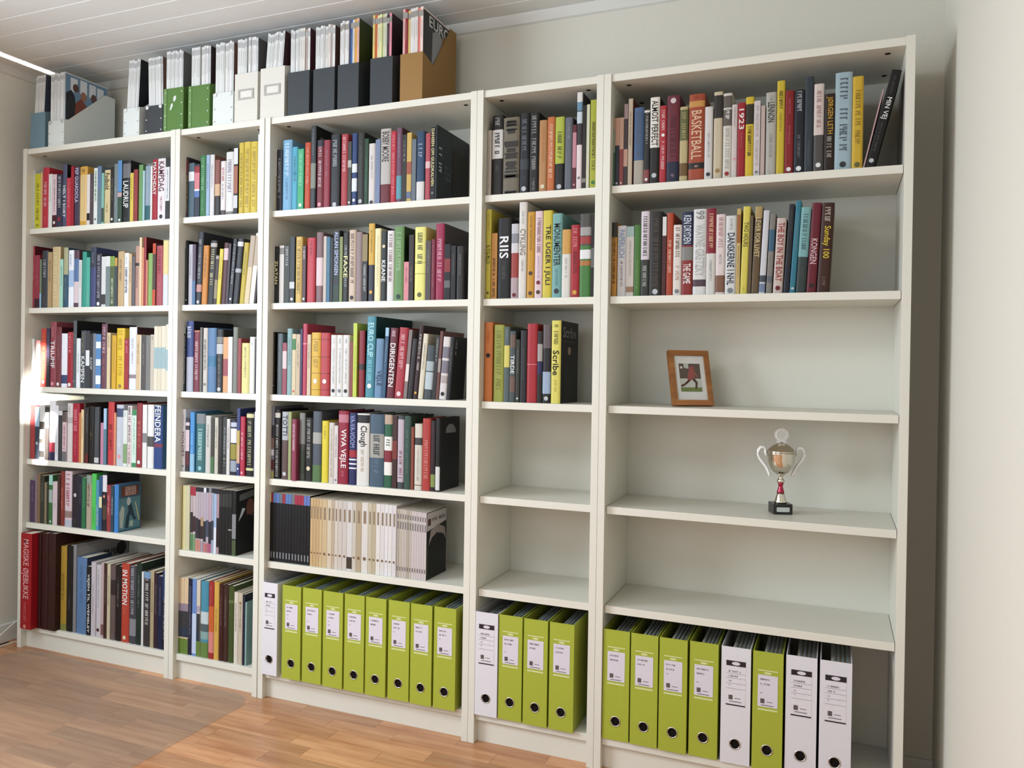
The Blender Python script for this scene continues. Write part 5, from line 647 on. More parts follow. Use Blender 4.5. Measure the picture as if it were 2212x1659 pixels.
('H', 5, 1, 2554.9, 27.2, 249.1, 32.0, 164.2, 0, '24211d', '', 'b|e4ddd0|0|58;t|ALMOST PERFECT|1a1814|4|56;d|c2c4c6|90', 'white hardback titled ALMOST PERFECT right of charcoal hardback, top shelf of far right bookcase', ''),
('H', 5, 1, 2574.8, 18.7, 222.5, 32.0, 157.8, 0, 'c43038', '', 'G|f0dcd8|6|34;G|f0dcd8|46|84;d|e6e6e2|38', 'red hardback with white lettering right of white hardback, top shelf of far right bookcase', ''),
('H', 5, 1, 2611.3, 35.7, 248.3, 32.0, 164.0, 0, '782c38', '', 'b|242744|76|100;d|d8c4c0|6;g|c2c4c6|90|95;G|5a1c2c|24|74', 'thick dark red hardback with navy foot on top shelf of far right bookcase', ''),
('H', 5, 1, 2635.1, 22.4, 213.0, 32.0, 147.2, 0, 'c2b07c', '', 'b|6e6e42|4|45;G|b0a060|8|42;b|7a5a30|75|92', 'beige hardback with dark olive top on top shelf of far right bookcase', ''),
('H', 5, 1, 2681.0, 43.2, 244.8, 32.0, 163.5, 0, 'b44e2e', '', 't|BASKETBALL|e8bc98|19|75;b|d4964a|8|15;b|2c2822|79|86;g|dcdcdc|82|84;g|a03a20|2|6', 'thick rust hardback titled BASKETBALL right of beige hardback, top shelf of far right bookcase', ''),
('H', 5, 1, 2703.9, 21.9, 205.4, 32.0, 140.3, 0, 'd6d0ca', '', 'g|85888c|36|70;d|383b40|92', 'pale grey hardback with grey lettering right of rust hardback, top shelf of far right bookcase', ''),
('H', 5, 1, 2730.0, 23.6, 244.0, 32.0, 175.8, 0, 'cdbc9e', '', 'b|37322e|4|30;d|a8844e|90', 'cream hardback with blackish brown top on top shelf of far right bookcase', ''),
('H', 5, 1, 2755.0, 23.0, 237.1, 32.0, 168.4, 0, 'd6d0c2', '', 'b|6a6258|3|17;b|6a6258|19|38;G|dcd6cc|20|37;G|a8a49a|41|88;d|b03030|94', 'pale grey hardback with taupe top right of cream hardback, top shelf of far right bookcase', ''),
('H', 5, 1, 2770.0, 14.4, 203.7, 32.0, 145.7, 0, 'd2c4be', '', 'g|85888c|4|30;d|ee9aa4|74', 'pale grey hardback with grey lettering, sixteenth from left, top shelf of far right bookcase', ''),
('H', 5, 1, 2791.3, 20.6, 206.7, 32.0, 140.3, 0, 'b2242f', '', 't|1923|f0e4dc|8|36;g|ee9aa4|40|60', 'red hardback titled 1923 right of pale grey hardback, top shelf of far right bookcase', ''),
('H', 5, 1, 2813.2, 21.2, 220.2, 32.0, 150.9, 0, 'dcbc2a', '', 'b|3a3420|9|34;G|2c2810|37|75', 'golden yellow hardback with blackish brown top on top shelf of far right bookcase', ''),
('P', 5, 1, 2830.3, 16.4, 207.4, 32.0, 145.3, 0, 'd6cac6', '', 'G|b8a8a8|6|86;d|85888c|94', 'pale grey paperback right of golden yellow hardback, top shelf of far right bookcase', ''),
('P', 5, 1, 2842.9, 10.7, 192.3, 32.0, 127.0, 0, 'c6aea2', '', '', 'shortest cream paperback with plain spine on top shelf of far right bookcase', ''),
('H', 5, 1, 2871.7, 26.8, 226.4, 32.0, 155.5, 0, 'b6b2a6', '', 't|LENNON|3c3a36|12|36;g|85888c|4|10;g|85888c|50|78', 'pale grey hardback with charcoal lettering right of cream paperback, top shelf of far right bookcase', ''),
('H', 5, 1, 2893.0, 19.9, 254.9, 32.0, 185.1, 0, 'd4b82c', '', 'G|4a3c10|11|31;g|8a7420|34|55', 'tall golden yellow hardback with olive brown lettering on top shelf of far right bookcase', ''),
('H', 5, 1, 2916.4, 22.3, 225.7, 32.0, 160.4, 0, '981f24', '', 'g|ee9aa4|10|28;g|ee9aa4|42|64;d|e6e6e2|94', 'dark red hardback with pink lettering on top shelf of far right bookcase', ''),
('H', 5, 1, 2943.4, 26.1, 225.2, 32.0, 161.8, 0, '22252e', '', 'G|e0e0e4|2|28;g|c2c4c6|54|82;d|e6e6e2|94', 'blackish blue hardback with white lettering on top shelf of far right bookcase', ''),
('H', 5, 1, 2965.4, 21.4, 256.9, 32.0, 174.4, 0, '38424a', '', 'g|85888c|66|92', 'tallest navy hardback with grey lettering on top shelf of far right bookcase', ''),
('H', 5, 1, 2991.6, 24.8, 234.9, 32.0, 165.9, 0, '585450', '', 'b|dac8c0|0|58;G|dca8a4|8|52;d|e6e6e2|92', 'white hardback with dusty pink lettering right of navy hardback, top shelf of far right bookcase', ''),
('H', 5, 1, 3018.6, 25.9, 205.7, 32.0, 146.7, 0, '2e1f14', '', 't|JØRGEN LETH|d4a02c|4|52;G|cfcac0|55|83', 'blackish brown hardback with golden yellow lettering on top shelf of far right bookcase', ''),
('H', 5, 1, 3060.1, 41.1, 258.1, 32.0, 182.6, 0, 'a2bac2', '', 'G|3c4a50|6|26;G|3c4a50|37|82;d|383b40|94', 'tallest pale teal hardback with dark teal lettering on top shelf of far right bookcase', ''),
('H', 5, 1, 3087.1, 26.1, 243.3, 32.0, 167.5, 0, 'd8b02c', '', 'G|8a6c18|15|72;d|6e6e32|95', 'golden yellow hardback with mustard lettering on top shelf of far right bookcase', ''),
('P', 5, 1, 3091.0, 3.4, 205.9, 32.0, 135.2, 0.22, 'cca4a4', '', '', 'thin leaning dusty pink paperback with plain spine on top shelf of far right bookcase', ''),
('H', 5, 1, 3114.9, 22.8, 253.6, 32.0, 165.9, 0.247, '1a1817', '', 't|MIN VEJ|e4e4e0|28|50;g|85888c|6|26;g|85888c|54|84;d|c2c4c6|93', 'tall leaning black hardback titled MIN VEJ on top shelf of far right bookcase', ''),
('H', 5, 2, 2436.0, 15.2, 217.2, 32.0, 156.4, 0, 'd4902f', '', 'b|33332a|0|20;G|4a3010|21|82', 'orange hardback with blackish green top at left end of second shelf of far right bookcase', ''),
('H', 5, 2, 2463.6, 25.9, 206.4, 32.0, 149.3, 0, 'd6d2d2', '', 't|PAPERLICH|7f9cc0|6|45;g|383b40|50|86', 'pale grey hardback titled PAPERLICH right of orange hardback, second shelf of far right bookcase', ''),
('P', 5, 2, 2486.3, 21.9, 203.2, 32.0, 137.6, 0, 'cdc2b6', '', 'b|9cb6ae|0|15;b|a07858|86|94;g|85888c|20|70', 'pale grey paperback with grey green top on second shelf of far right bookcase', ''),
('H', 5, 2, 2506.1, 19.5, 206.7, 32.0, 147.0, 0, '4a7e34', '', 'g|b0d080|50|90', 'green hardback with sage lettering right of pale grey paperback, second shelf of far right bookcase', ''),
('H', 5, 2, 2531.1, 24.6, 244.4, 32.0, 167.8, 0, '393b33', '', 'b|d6cacf|0|57;G|6a5c64|6|54;G|c8ccc0|64|88', 'pale grey hardback with plum lettering right of green hardback, second shelf of far right bookcase', ''),
('H', 5, 2, 2568.0, 36.5, 241.6, 32.0, 169.6, 0, '2e2921', '', 'G|5e4e40|8|88;d|c2c4c6|95', 'thick blackish brown hardback with dark brown lettering on second shelf of far right bookcase', ''),
('P', 5, 2, 2579.8, 11.0, 225.5, 32.0, 161.6, 0, '5a2422', '', 'b|dcd8d4|0|24', 'thin maroon paperback with white top on second shelf of far right bookcase', ''),
('H', 5, 2, 2599.0, 18.2, 235.5, 32.0, 160.3, 0, 'c24828', '', 'G|f0d4c4|33|73', 'red hardback with cream lettering right of maroon paperback, second shelf of far right bookcase', ''),
('H', 5, 2, 2623.2, 23.5, 200.6, 32.0, 140.7, 0, 'dfd5cb', '', 'G|5a4438|4|46;G|b88a7c|58|80;d|85888c|94', 'shortest white hardback with dark brown lettering on second shelf of far right bookcase', ''),
('H', 5, 2, 2654.4, 30.8, 235.4, 32.0, 159.1, 0, '9e2f28', '', 'b|232a52|0|40;b|8a8884|42|58;t|KEN DRYDEN|d8dce4|4|38;t|THE GAME|f0e8e0|62|86', 'red hardback titled THE GAME right of white hardback, second shelf of far right bookcase', ''),
('H', 5, 2, 2691.1, 35.7, 241.4, 32.0, 167.5, 0, 'dbd9d5', '', 't|99|8a8a88|2|12;t|WAYNE GRETZKY|bcbcb8|18|78;b|5a4450|82|90', 'thick white hardback with plum foot right of red hardback, second shelf of far right bookcase', ''),
('H', 5, 2, 2717.0, 25.2, 241.3, 32.0, 159.3, 0, 'd6d2ca', '', 'b|982030|0|52;G|d8905c|6|46;g|85888c|60|84', 'pale grey hardback with dark red band on second shelf of far right bookcase', ''),
('H', 5, 2, 2742.8, 25.0, 223.6, 32.0, 151.3, 0, 'dfcecb', '', 'G|c07c7e|4|44;g|85888c|50|64;b|8a5e46|76|97', 'white hardback with rust foot right of pale grey hardback, second shelf of far right bookcase', ''),
('H', 5, 2, 2772.5, 29.2, 218.1, 32.0, 148.0, 0.003, 'd6d6d2', '', 't|DANSKERNE I NHL|22304a|22|88;g|85888c|4|18;d|85888c|95', 'pale grey hardback titled DANSKERNE I NHL on second shelf of far right bookcase', ''),
('P', 5, 2, 2783.1, 10.2, 236.0, 32.0, 170.4, 0.004, 'ccae68', '', 'b|ac6a30|7|40;g|6a6020|44|80', 'thin sandy paperback with tan brown top on second shelf of far right bookcase', ''),
('H', 5, 2, 2802.8, 18.7, 240.8, 32.0, 160.9, 0.026, 'dccc50', '', 't|TWO HOURS|6a6420|18|46;g|b8a830|92|96', 'yellow hardback titled TWO HOURS right of sandy paperback, second shelf of far right bookcase', ''),
('P', 5, 2, 2812.2, 8.1, 215.3, 32.0, 153.2, 0.023, '6a5a40', '', '', 'thin taupe paperback with plain spine right of yellow hardback, second shelf of far right bookcase', ''),
('H', 5, 2, 2832.7, 19.5, 238.7, 32.0, 158.9, 0.036, '6e5638', '', 'b|b69860|0|13;t|LEVER FOR LIVET|d8c488|13|58', 'tan brown hardback titled LEVER FOR LIVET on second shelf of far right bookcase', ''),
('H', 5, 2, 2849.4, 15.7, 226.9, 32.0, 165.3, 0.044, 'cdcdd2', '', 'b|4a5460|78|86;b|7c88a8|88|98', 'pale grey hardback with slate blue foot on second shelf of far right bookcase', ''),
('H', 5, 2, 2867.0, 14.6, 217.2, 32.0, 145.7, 0.039, '88837a', '', 'b|3f6882|20|47;b|6a6c74|78|86', 'grey hardback with blue band right of pale grey hardback, second shelf of far right bookcase', ''),
('H', 5, 2, 2894.7, 24.7, 203.6, 32.0, 135.8, 0.04, 'cebab0', '', 't|THE BOY IN THE BOAT|ac3028|6|84;d|7a1a26|93', 'cream hardback titled THE BOY IN THE BOAT on second shelf of far right bookcase', ''),
('H', 5, 2, 2911.4, 14.4, 240.3, 32.0, 162.0, 0.05, '2a282e', '', 'b|1f2434|68|100;g|85888c|6|30', 'leaning blackish blue hardback with grey lettering on second shelf of far right bookcase', ''),
('H', 5, 2, 2926.7, 14.0, 247.8, 32.0, 179.6, 0.054, '2f8096', '', 'd|c2c4c6|95', 'tallest leaning teal hardback with pale grey emblem on second shelf of far right bookcase', ''),
('H', 5, 2, 2953.4, 25.1, 229.2, 32.0, 162.2, 0.05, '384442', '', 'b|7cb0b0|0|58;G|5a8c8c|8|50;G|4a524c|64|90', 'pale teal hardback with teal lettering right of teal hardback, second shelf of far right bookcase', ''),
('H', 5, 2, 2978.7, 23.6, 239.6, 32.0, 173.2, 0.05, '781c2c', '', 't|KONGEN|e0b8bc|40|68;g|a04a58|6|30;d|2e1f1c|92', 'leaning dark red hardback titled KONGEN on second shelf of far right bookcase', ''),
('H', 5, 2, 3011.3, 30.3, 237.8, 32.0, 165.5, 0.045, '482416', '', 't|Sunday 100|e4c42c|26|62;G|dcd4cc|5|22;g|c2c4c6|83|94', 'brown hardback titled Sunday 100 right of dark red hardback, second shelf of far right bookcase', '')]

# ------------------------------------------------------------------ the setting
def wood_mat(name, c1, c2, rough):
    m = bpy.data.materials.new(name); m.use_nodes = True; nt = m.node_tree; b = nt.nodes['Principled BSDF']
    tc = nt.nodes.new('ShaderNodeTexCoord'); mp = nt.nodes.new('ShaderNodeMapping'); mp.inputs['Scale'].default_value = (3.5, 38, 38)
    oi = nt.nodes.new('ShaderNodeObjectInfo'); ad = nt.nodes.new('ShaderNodeVectorMath'); ad.operation = 'ADD'
    ml = nt.nodes.new('ShaderNodeVectorMath'); ml.operation = 'MULTIPLY'; ml.inputs[1].default_value = (37, 53, 11)
    nt.links.new(oi.outputs['Random'], ml.inputs[0]); nt.links.new(tc.outputs['Object'], mp.inputs['Vector'])
    nt.links.new(mp.outputs[0], ad.inputs[0]); nt.links.new(ml.outputs[0], ad.inputs[1])
    nz = nt.nodes.new('ShaderNodeTexNoise'); nz.inputs['Scale'].default_value = 1.0; nz.inputs['Detail'].default_value = 5; nz.inputs['Roughness'].default_value = 0.6
    nt.links.new(ad.outputs[0], nz.inputs['Vector'])
    rp = nt.nodes.new('ShaderNodeValToRGB'); rp.color_ramp.elements[0].position = 0.30; rp.color_ramp.elements[1].position = 0.72
    rp.color_ramp.elements[0].color = srgb(c1) + [1]; rp.color_ramp.elements[1].color = srgb(c2) + [1]
    nt.links.new(nz.outputs['Fac'], rp.inputs['Fac'])
    hs = nt.nodes.new('ShaderNodeHueSaturation'); mr = nt.nodes.new('ShaderNodeMapRange'); mr.inputs[3].default_value = 0.72; mr.inputs[4].default_value = 1.15
    nt.links.new(oi.outputs['Random'], mr.inputs[0]); nt.links.new(mr.outputs[0], hs.inputs['Value']); nt.links.new(rp.outputs[0], hs.inputs['Color'])
    nt.links.new(hs.outputs[0], b.inputs['Base Color']); b.inputs['Roughness'].default_value = rough; b.inputs['Specular IOR Level'].default_value = 0.5
    return m
OAK = wood_mat('floor_laminate', 'b0734a', 'd8a478', 0.33)
floor = struct(box('floor', XL - .1, XR + .1, YFRONT - .1, YBACK + .1, -0.06, -0.0065, OAK), 'warm orange-brown laminate strip floor')
rows_y = []
y = YBACK; k = 0; rnd = random.Random(5)
while y > -1.02:
    y0 = y - 0.0665; x = XL + (-.25 + .11 * ((k * 7) % 5)); 
    while x < 2.75:
        L = rnd.choice([.24, .29, .34, .40, .46]); xa, xb = max(x, XL + .0005), min(x + L, XR)
        if xb - xa > .03 and xb < 2.9:
            w = xb - xa; me_v = bxv(-w / 2 + .0004, w / 2 - .0004, -.0329, .0329, -.006, 0)
            p = mobj('floor_strip', me_v, BF, OAK, floor, loc=((xa + xb) / 2, y0 + .03325, 0))
        x += L
    y = y0; k += 1
wall_back = struct(box('wall_back', XL - .1, XR + .1, YBACK, YBACK + .1, 0, ZC + .05, WALL), 'off-white painted wall behind the bookcases')
wall_right = struct(box('wall_right', XR, XR + .1, YFRONT - .1, YBACK, 0, ZC + .05, WALL), 'bright off-white wall at the right of the room')
def wall_with_hole(name, axis, c0, c1, a0, a1, h0, h1, z0, z1):
    # one wall plate with a window opening, built from a ring of quads so it stays one piece
    A = [a0, h0, h1, a1]; Z = [0, z0, z1, ZC + .05]; v = []; f = []
    for c in (c0, c1):
        for z in Z:
            for a in A: v.append((c, a, z) if axis == 'x' else (a, c, z))
    for s in (0, 16):
        for j in range(3):
            for i in range(3):
                if i == 1 and j == 1: continue
                q = s + j * 4 + i; f.append((q, q + 1, q + 5, q + 4))
    rim = [(5, 6), (6, 10), (10, 9), (9, 5)]; out = [(0, 3), (3, 15), (15, 12), (12, 0)]
    for p, q in rim + out: f.append((p, q, q + 16, p + 16))
    o = mobj(name, v, f, WALL); fix(o); return struct(o)
wall_left = wall_with_hole('wall_left', 'x', XL - .1, XL, YFRONT - .1, YBACK, -2.6, -.9, .8, 2.1)
wall_left['label'] = 'grey-white wall at the left with a window towards the viewer'
wall_front = wall_with_hole('wall_front', 'y', YFRONT - .1, YFRONT, XL, XR, .3, 2.7, .85, 2.15)
def glass_mat():
    m = bpy.data.materials.new('window_glass'); m.use_nodes = True; nt = m.node_tree; nt.nodes.remove(nt.nodes['Principled BSDF'])
    t = nt.nodes.new('ShaderNodeBsdfTransparent'); g = nt.nodes.new('ShaderNodeBsdfGlossy'); g.inputs['Roughness'].default_value = .02
    mx = nt.nodes.new('ShaderNodeMixShader'); mx.inputs[0].default_value = .06
    nt.links.new(t.outputs[0], mx.inputs[1]); nt.links.new(g.outputs[0], mx.inputs[2]); nt.links.new(mx.outputs[0], nt.nodes['Material Output'].inputs[0])
    return m
GLASS = glass_mat()
def window(name, axis, c, a0, a1, z0, z1):
    r = struct(empty(name), 'white framed window'); t = .05
    def bb(n, p0, p1, q0, q1, c0, c1, m):
        return box(n, c0, c1, p0, p1, q0, q1, m, r) if axis == 'x' else box(n, p0, p1, c0, c1, q0, q1, m, r)
    bb('window_rail', a0, a1, z0, z0 + t, c - .03, c + .03, TRIMM); bb('window_rail', a0, a1, z1 - t, z1, c - .03, c + .03, TRIMM)
    bb('window_stile', a0, a0 + t, z0 + t, z1 - t, c - .03, c + .03, TRIMM); bb('window_stile', a1 - t, a1, z0 + t, z1 - t, c - .03, c + .03, TRIMM)
    bb('window_pane', a0 + t, a1 - t, z0 + t, z1 - t, c - .004, c + .004, GLASS)
window('window_1', 'x', XL - .05, -2.6, -.9, .8, 2.1); window('window_2', 'y', YFRONT - .05, .3, 2.7, .85, 2.15)
ceiling = struct(box('ceiling', XL - .1, XR + .1, YFRONT - .1, YBACK + .1, ZC + .012, ZC + .1, TRIMM), 'white ceiling of long narrow boards')
CEILM = mat('eae9e4', .6, 0, .02, 30, .03, .3, 'ceiling_paint')
y = YBACK
while y > -1.9:
    w = .1035; bev = .003
    poly = [(y - w + .0006, ZC + .012), (y - .0006, ZC + .012), (y - .0006, ZC + bev), (y - bev, ZC), (y - w + bev, ZC), (y - w + .0006, ZC + bev)]
    prism_x('ceiling_board', poly, XL, XR, CEILM, ceiling); y -= w
box('ceiling_board', XL, XR, YFRONT, y, ZC, ZC + .012, CEILM, ceiling)
# coving strips
struct(prism_x('trim_1', [(YBACK, ZC), (YBACK - .022, ZC), (YBACK - .020, ZC - .006), (YBACK - .008, ZC - .030), (YBACK, ZC - .034)], XL, XR, TRIMM), 'narrow white coving where the back wall meets the ceiling')
struct(prism_y('trim_2', [(XL, ZC), (XL + .022, ZC), (XL + .020, ZC - .006), (XL + .008, ZC - .030), (XL, ZC - .034)], YFRONT, YBACK - .022, TRIMM), 'narrow white coving along the left wall')
struct(box('baseboard_left', XL, XL + .014, YFRONT, YBACK, 0, .075, TRIMM, bevel=.003), 'white skirting board along the left wall')
struct(box('baseboard_back', XL + .014, XR, YBACK - .009, YBACK, 0, .075, TRIMM), 'white skirting board behind the bookcases')

# ------------------------------------------------------------------ bookcases
INN = {1: (.005, .762), 2: (.806, 1.165), 3: (1.211, 1.974), 4: (2.017, 2.377), 5: (2.42, 3.183)}
ZS = {u: [1.697, 1.376, 1.058, .764, .475, .092] for u in range(1, 6)}; ZS[1] = [1.697, 1.376, 1.058, .764, .506, .092]
TH = .0215
BL = {1: 'wide white bookcase at the far left, packed with books', 2: 'narrow white bookcase second from left, packed with books',
      3: 'wide white bookcase in the middle with green binders at its foot', 4: 'narrow white bookcase with three green binders and two empty shelves',
      5: 'wide white bookcase at the far right holding a trophy and picture frame'}
for u, (a, b) in INN.items():
    r = tag(empty('bookcase', ((a + b) / 2, 0, 0)), BL[u], 'bookcase', 'row of white bookcases'); c = (a + b) / 2; ha = a - c; hb = b - c
    lt = TH if u in (1,) else .0212; 
    box('side_panel', ha - lt, ha, 0, .286, 0, 2.019, LAM, r, .0008); box('side_panel', hb, hb + lt, 0, .286, 0, 2.019, LAM, r, .0008)
    tb = box('top_board', ha, hb, .005, .286, 2.019 - TH - .001, 2.018, LAM, r, .0008)
    for z in ZS[u][:5]: box('shelf', ha + .0012, hb - .0012, .016, .284, z - TH, z, LAM, r, .0008)
    box('bottom_board', ha, hb, .012, .284, .092 - TH, .092, LAM, r, .0008)
    box('plinth', ha, hb, .026, .042, 0, .092 - TH, LAM, r)
    box('back_panel', ha - .01, hb + .01, .2862, .2895, .03, 2.012, LAM, r)
    hole = mat('2a2620', .9, 0, 0, 5, 0, .1, 'cam_hole_dark')
    for hx in (ha + .04, hb - .04):
        for hy in (.05, .22):
            pl = [(hx + .0075 * math.cos(t * math.pi / 5), hy + .0075 * math.sin(t * math.pi / 5)) for t in range(10)]
            mobj('cam_hole', [(x, y, 2.018 - TH - .0006) for x, y in pl], [tuple(range(10))[::-1]], hole, tb)

lightbox = tag(empty('fill_lightbox', (1.7, -1.7, ZC)), 'added unseen flat square white lamp behind the viewer', 'lightbox')  # unseen housing added for the overhead fill light
box('lightbox_frame', -.47, .47, -.47, .47, -.05, -.0005, TRIMM, lightbox, .004)

# ------------------------------------------------------------------ books, journals
def prof(w, d, hard):
    if not hard: return [(-w, .0004), (-w * .92, 0), (-w * .08, 0), (0, .0004)]
    bulge = min(.0036, .13 * w)
    return [(-w + w * t, bulge * abs(2 * t - 1) ** 4) for t in (0, .06, .14, .26, .5, .74, .86, .94, 1)]
def yof(x, w, hard): return 0.0
def soft(h, t=.09):
    c = [int(h[i:i + 2], 16) for i in (0, 2, 4)]; g = .3 * c[0] + .55 * c[1] + .15 * c[2]
    return ''.join('%02x' % int((v + (g - v) * t) * (.80 + .17 * g / 255)) for v in c)
def blend(a, b, t): return ''.join('%02x' % int(int(a[i:i + 2], 16) * (1 - t) + int(b[i:i + 2], 16) * t) for i in (0, 2, 4))
def wall_col(h): return mat(soft(h), .45, 0, .05, 45, 0, .3)
COVERS = {'COVERHOCKEY': '3a6f90', 'COVERGREY': '8c8c90', 'COVERFRAME': '151516', 'COVERDARK': '232e33', 'COVERMAN': '121212', 'COVERMAG': '151513', 'COVERARCH': '171615', 'COVERBLACK': '161514', 'COVERSCRIBE': '171613'}
KIND = {'H': ('hardcover_book', 'book'), 'P': ('paperback_book', 'book'), 'Y': ('yearbook', 'yearbook'), 'M': ('journal', 'magazine')}
def print_rects(name, rects, w, hard, z_top, col, parent, xa, xb):
    """rects (u along reading direction, v across) printed down the spine between x = xa..xb"""
    v = []; f = []
    for u0, u1, v0, v1 in rects:
        k = len(v)
        for uu, vv in ((u0, v0), (u1, v0), (u1, v1), (u0, v1)):
            x = xa + vv; v.append((x, yof(x, w, hard) - .0006, z_top - uu))
        f.append((k, k + 3, k + 2, k + 1))
    if v: 
        o = mobj(name, v, f, wall_col(col), parent); o['kind'] = 'stuff'
def spine_text(s, w, hard, h, z0, z1, col, parent):
    vs, fs, bw, bh = text_geo(s); L = (z1 - z0) / 100 * h; H = .66 * w
    sx = L / bw; sy = H / bh
    if sx > 1.7 * sy: sx = 1.7 * sy
    if sy > 3.2 * sx: sy = 3.2 * sx
    off = (L - sx * bw) / 2; zt = h * (1 - z0 / 100); H = sy * bh; xa = -w / 2 - H / 2
    v = [(xa + y * sy, yof(xa + y * sy, w, hard) - .0007, zt - off - x * sx) for x, y in vs]
    mobj('title_lettering', v, fs, wall_col(col), parent)
def side_poly(name, pts, col, parent, d, h, lift=.0005):
    n = len(pts); mobj(name, [(lift, y * d, z * h) for y, z in pts], [tuple(range(n))], wall_col(col), parent)
def ell(cy, cz, ry, rz, n=14): return [(cy + ry * math.cos(2 * math.pi * k / n), cz + rz * math.sin(2 * math.pi * k / n)) for k in range(n)]
def rect(a, b, c, e): return [(a, c), (b, c), (b, e), (a, e)]
def side_text(s, y0, y1, z0, z1, col, parent, d, h, vert=False):
    vs, fs, bw, bh = text_geo(s)
    if vert: v = [(.0008, (y0 + (y1 - y0) * y / bh) * d, (z1 - (z1 - z0) * x / bw) * h) for x, y in vs]
    else: v = [(.0008, (y0 + (y1 - y0) * x / bw) * d, (z0 + (z1 - z0) * y / bh) * h) for x, y in vs]
    mobj('cover_lettering', v, fs, wall_col(col), parent)
def side_strokes(y0, y1, z0, z1, col, parent, d, h, rnd, vert=False, n=1):
    v = []; f = []
    for j in range(n):
        for u0, u1, a, b in strokes(((z1 - z0) * h if vert else (y1 - y0) * d), ((y1 - y0) * d if vert else (z1 - z0) * h / n * .7), rnd, True):
            k = len(v)
            for uu, vv in ((u0, a), (u1, a), (u1, b), (u0, b)):
                v.append((.0008, y0 * d + vv, z1 * h - uu) if vert else (.0008, y0 * d + uu, z1 * h - (j + .85) * (z1 - z0) * h / n + vv))
            f.append((k, k + 1, k + 2, k + 3))
    if v:
        o = mobj('cover_lettering', v, f, wall_col(col), parent); o['kind'] = 'stuff'
def cover_art(c, p, d, h, rnd):
    S = lambda n, pts, col, l=.0005: side_poly(n, pts, col, p, d, h, l)
    if c == 'COVERHOCKEY':
        S('cover_picture', rect(.03, .97, .03, .70), '5d8f9c'); S('title_panel', rect(.14, .9, .73, .95), '7c3c2c'); S('title_panel', rect(.3, .78, .75, .93), 'c8a89c', .0007)
        side_strokes(.32, .76, .76, .92, '8a3a34', p, d, h, rnd, n=3)
        S('cover_figure', [(.3, .06), (.36, .3), (.45, .42), (.42, .58), (.55, .62), (.62, .5), (.72, .3), (.82, .22), (.7, .2), (.6, .3), (.52, .34), (.44, .06)], '24404c', .0007)
        S('cover_figure', [(.08, .1), (.06, .4), (.16, .55), (.28, .5), (.26, .3), (.2, .06)], 'b8c4bc', .0008); S('cover_figure', ell(.46, .62, .09, .09), 'c4d0cc', .0009)
        S('cover_figure', [(.72, .6), (.78, .58), (.95, .2), (.9, .18)], 'c8c48c', .0008); S('cover_figure', rect(.5, .66, .08, .2), 'b4c6b8', .0008)
    elif c == 'COVERGREY':
        S('cover_picture', [(.02, .5), (.98, .5), (.98, .97), (.5, .97), (.02, .97)], '9a9a9c'); side_strokes(.2, .8, .78, .88, '2a2424', p, d, h, rnd)
        S('cover_figure', ell(.85, .85, .1, .08), '2c2628', .0007)
    elif c == 'COVERFRAME':
        for r4 in (rect(.15, .17, .2, .88), rect(.15, .85, .865, .88), rect(.83, .85, .2, .88)): S('cover_line', r4, '8a8a84')
    elif c == 'COVERDARK':
        side_strokes(.05, .13, .35, .72, 'b8bcbc', p, d, h, rnd, True); side_strokes(.22, .42, .3, .52, '5a6466', p, d, h, rnd, n=3)
        S('cover_figure', rect(.46, .98, .02, .78), '0d0c0c')
    elif c == 'COVERMAN':
        S('masthead', [(.16, .83), (.16, .93), (.96, .985), (.96, .88)], '6a6c6c'); S('cover_figure', ell(.70, .70, .2, .15), '7a4a3c', .0006)
        S('cover_figure', [(.12, .52), (.3, .72), (.46, .7), (.3, .6)], 'c8ccd6', .0007); S('cover_figure', [(.05, .03), (.05, .4), (.3, .58), (.7, .6), (.9, .5), (.9, .03)], '060606', .0008)
    elif c == 'COVERMAG':
        S('masthead', [(.02, .72), (.98, .8), (.98, .99), (.02, .99)], 'cfcac6'); side_strokes(.26, .92, .84, .91, '5a5654', p, d, h, rnd); S('masthead_emblem', rect(.06, .2, .8, .9), '6a3a40', .0007)
        S('cover_figure', [(.1, .5), (.2, .72), (.55, .78), (.9, .7), (.98, .5), (.85, .6), (.5, .66), (.25, .6)], 'a89c94', .0007); S('cover_figure', [(.12, .02), (.12, .5), (.3, .62), (.7, .64), (.88, .5), (.9, .02)], '0a0a0a', .0009)
        S('cover_edge', rect(.01, .1, .02, .5), '32401f', .0006)
    elif c == 'COVERARCH':
        S('cover_figure', [(.28, .79), (.3, .86), (.45, .91), (.65, .9), (.78, .84), (.8, .78)], '8a8886')
    elif c == 'COVERBLACK':
        side_strokes(.1, .2, .72, .95, '8a8684', p, d, h, rnd, True); side_strokes(.5, .8, .72, .9, '3a3836', p, d, h, rnd, n=2)
    elif c == 'COVERSCRIBE':
        side_text('Scribe', .12, .86, .80, .93, '8a8c86', p, d, h); side_strokes(.15, .85, .74, .77, '5a5c50', p, d, h, rnd); S('cover_figure', ell(.48, .64, .09, .05), 'a88878', .0007)
        S('cover_figure', [(.15, .03), (.12, .45), (.3, .58), (.65, .58), (.85, .45), (.85, .03)], '0b0a09', .0006)
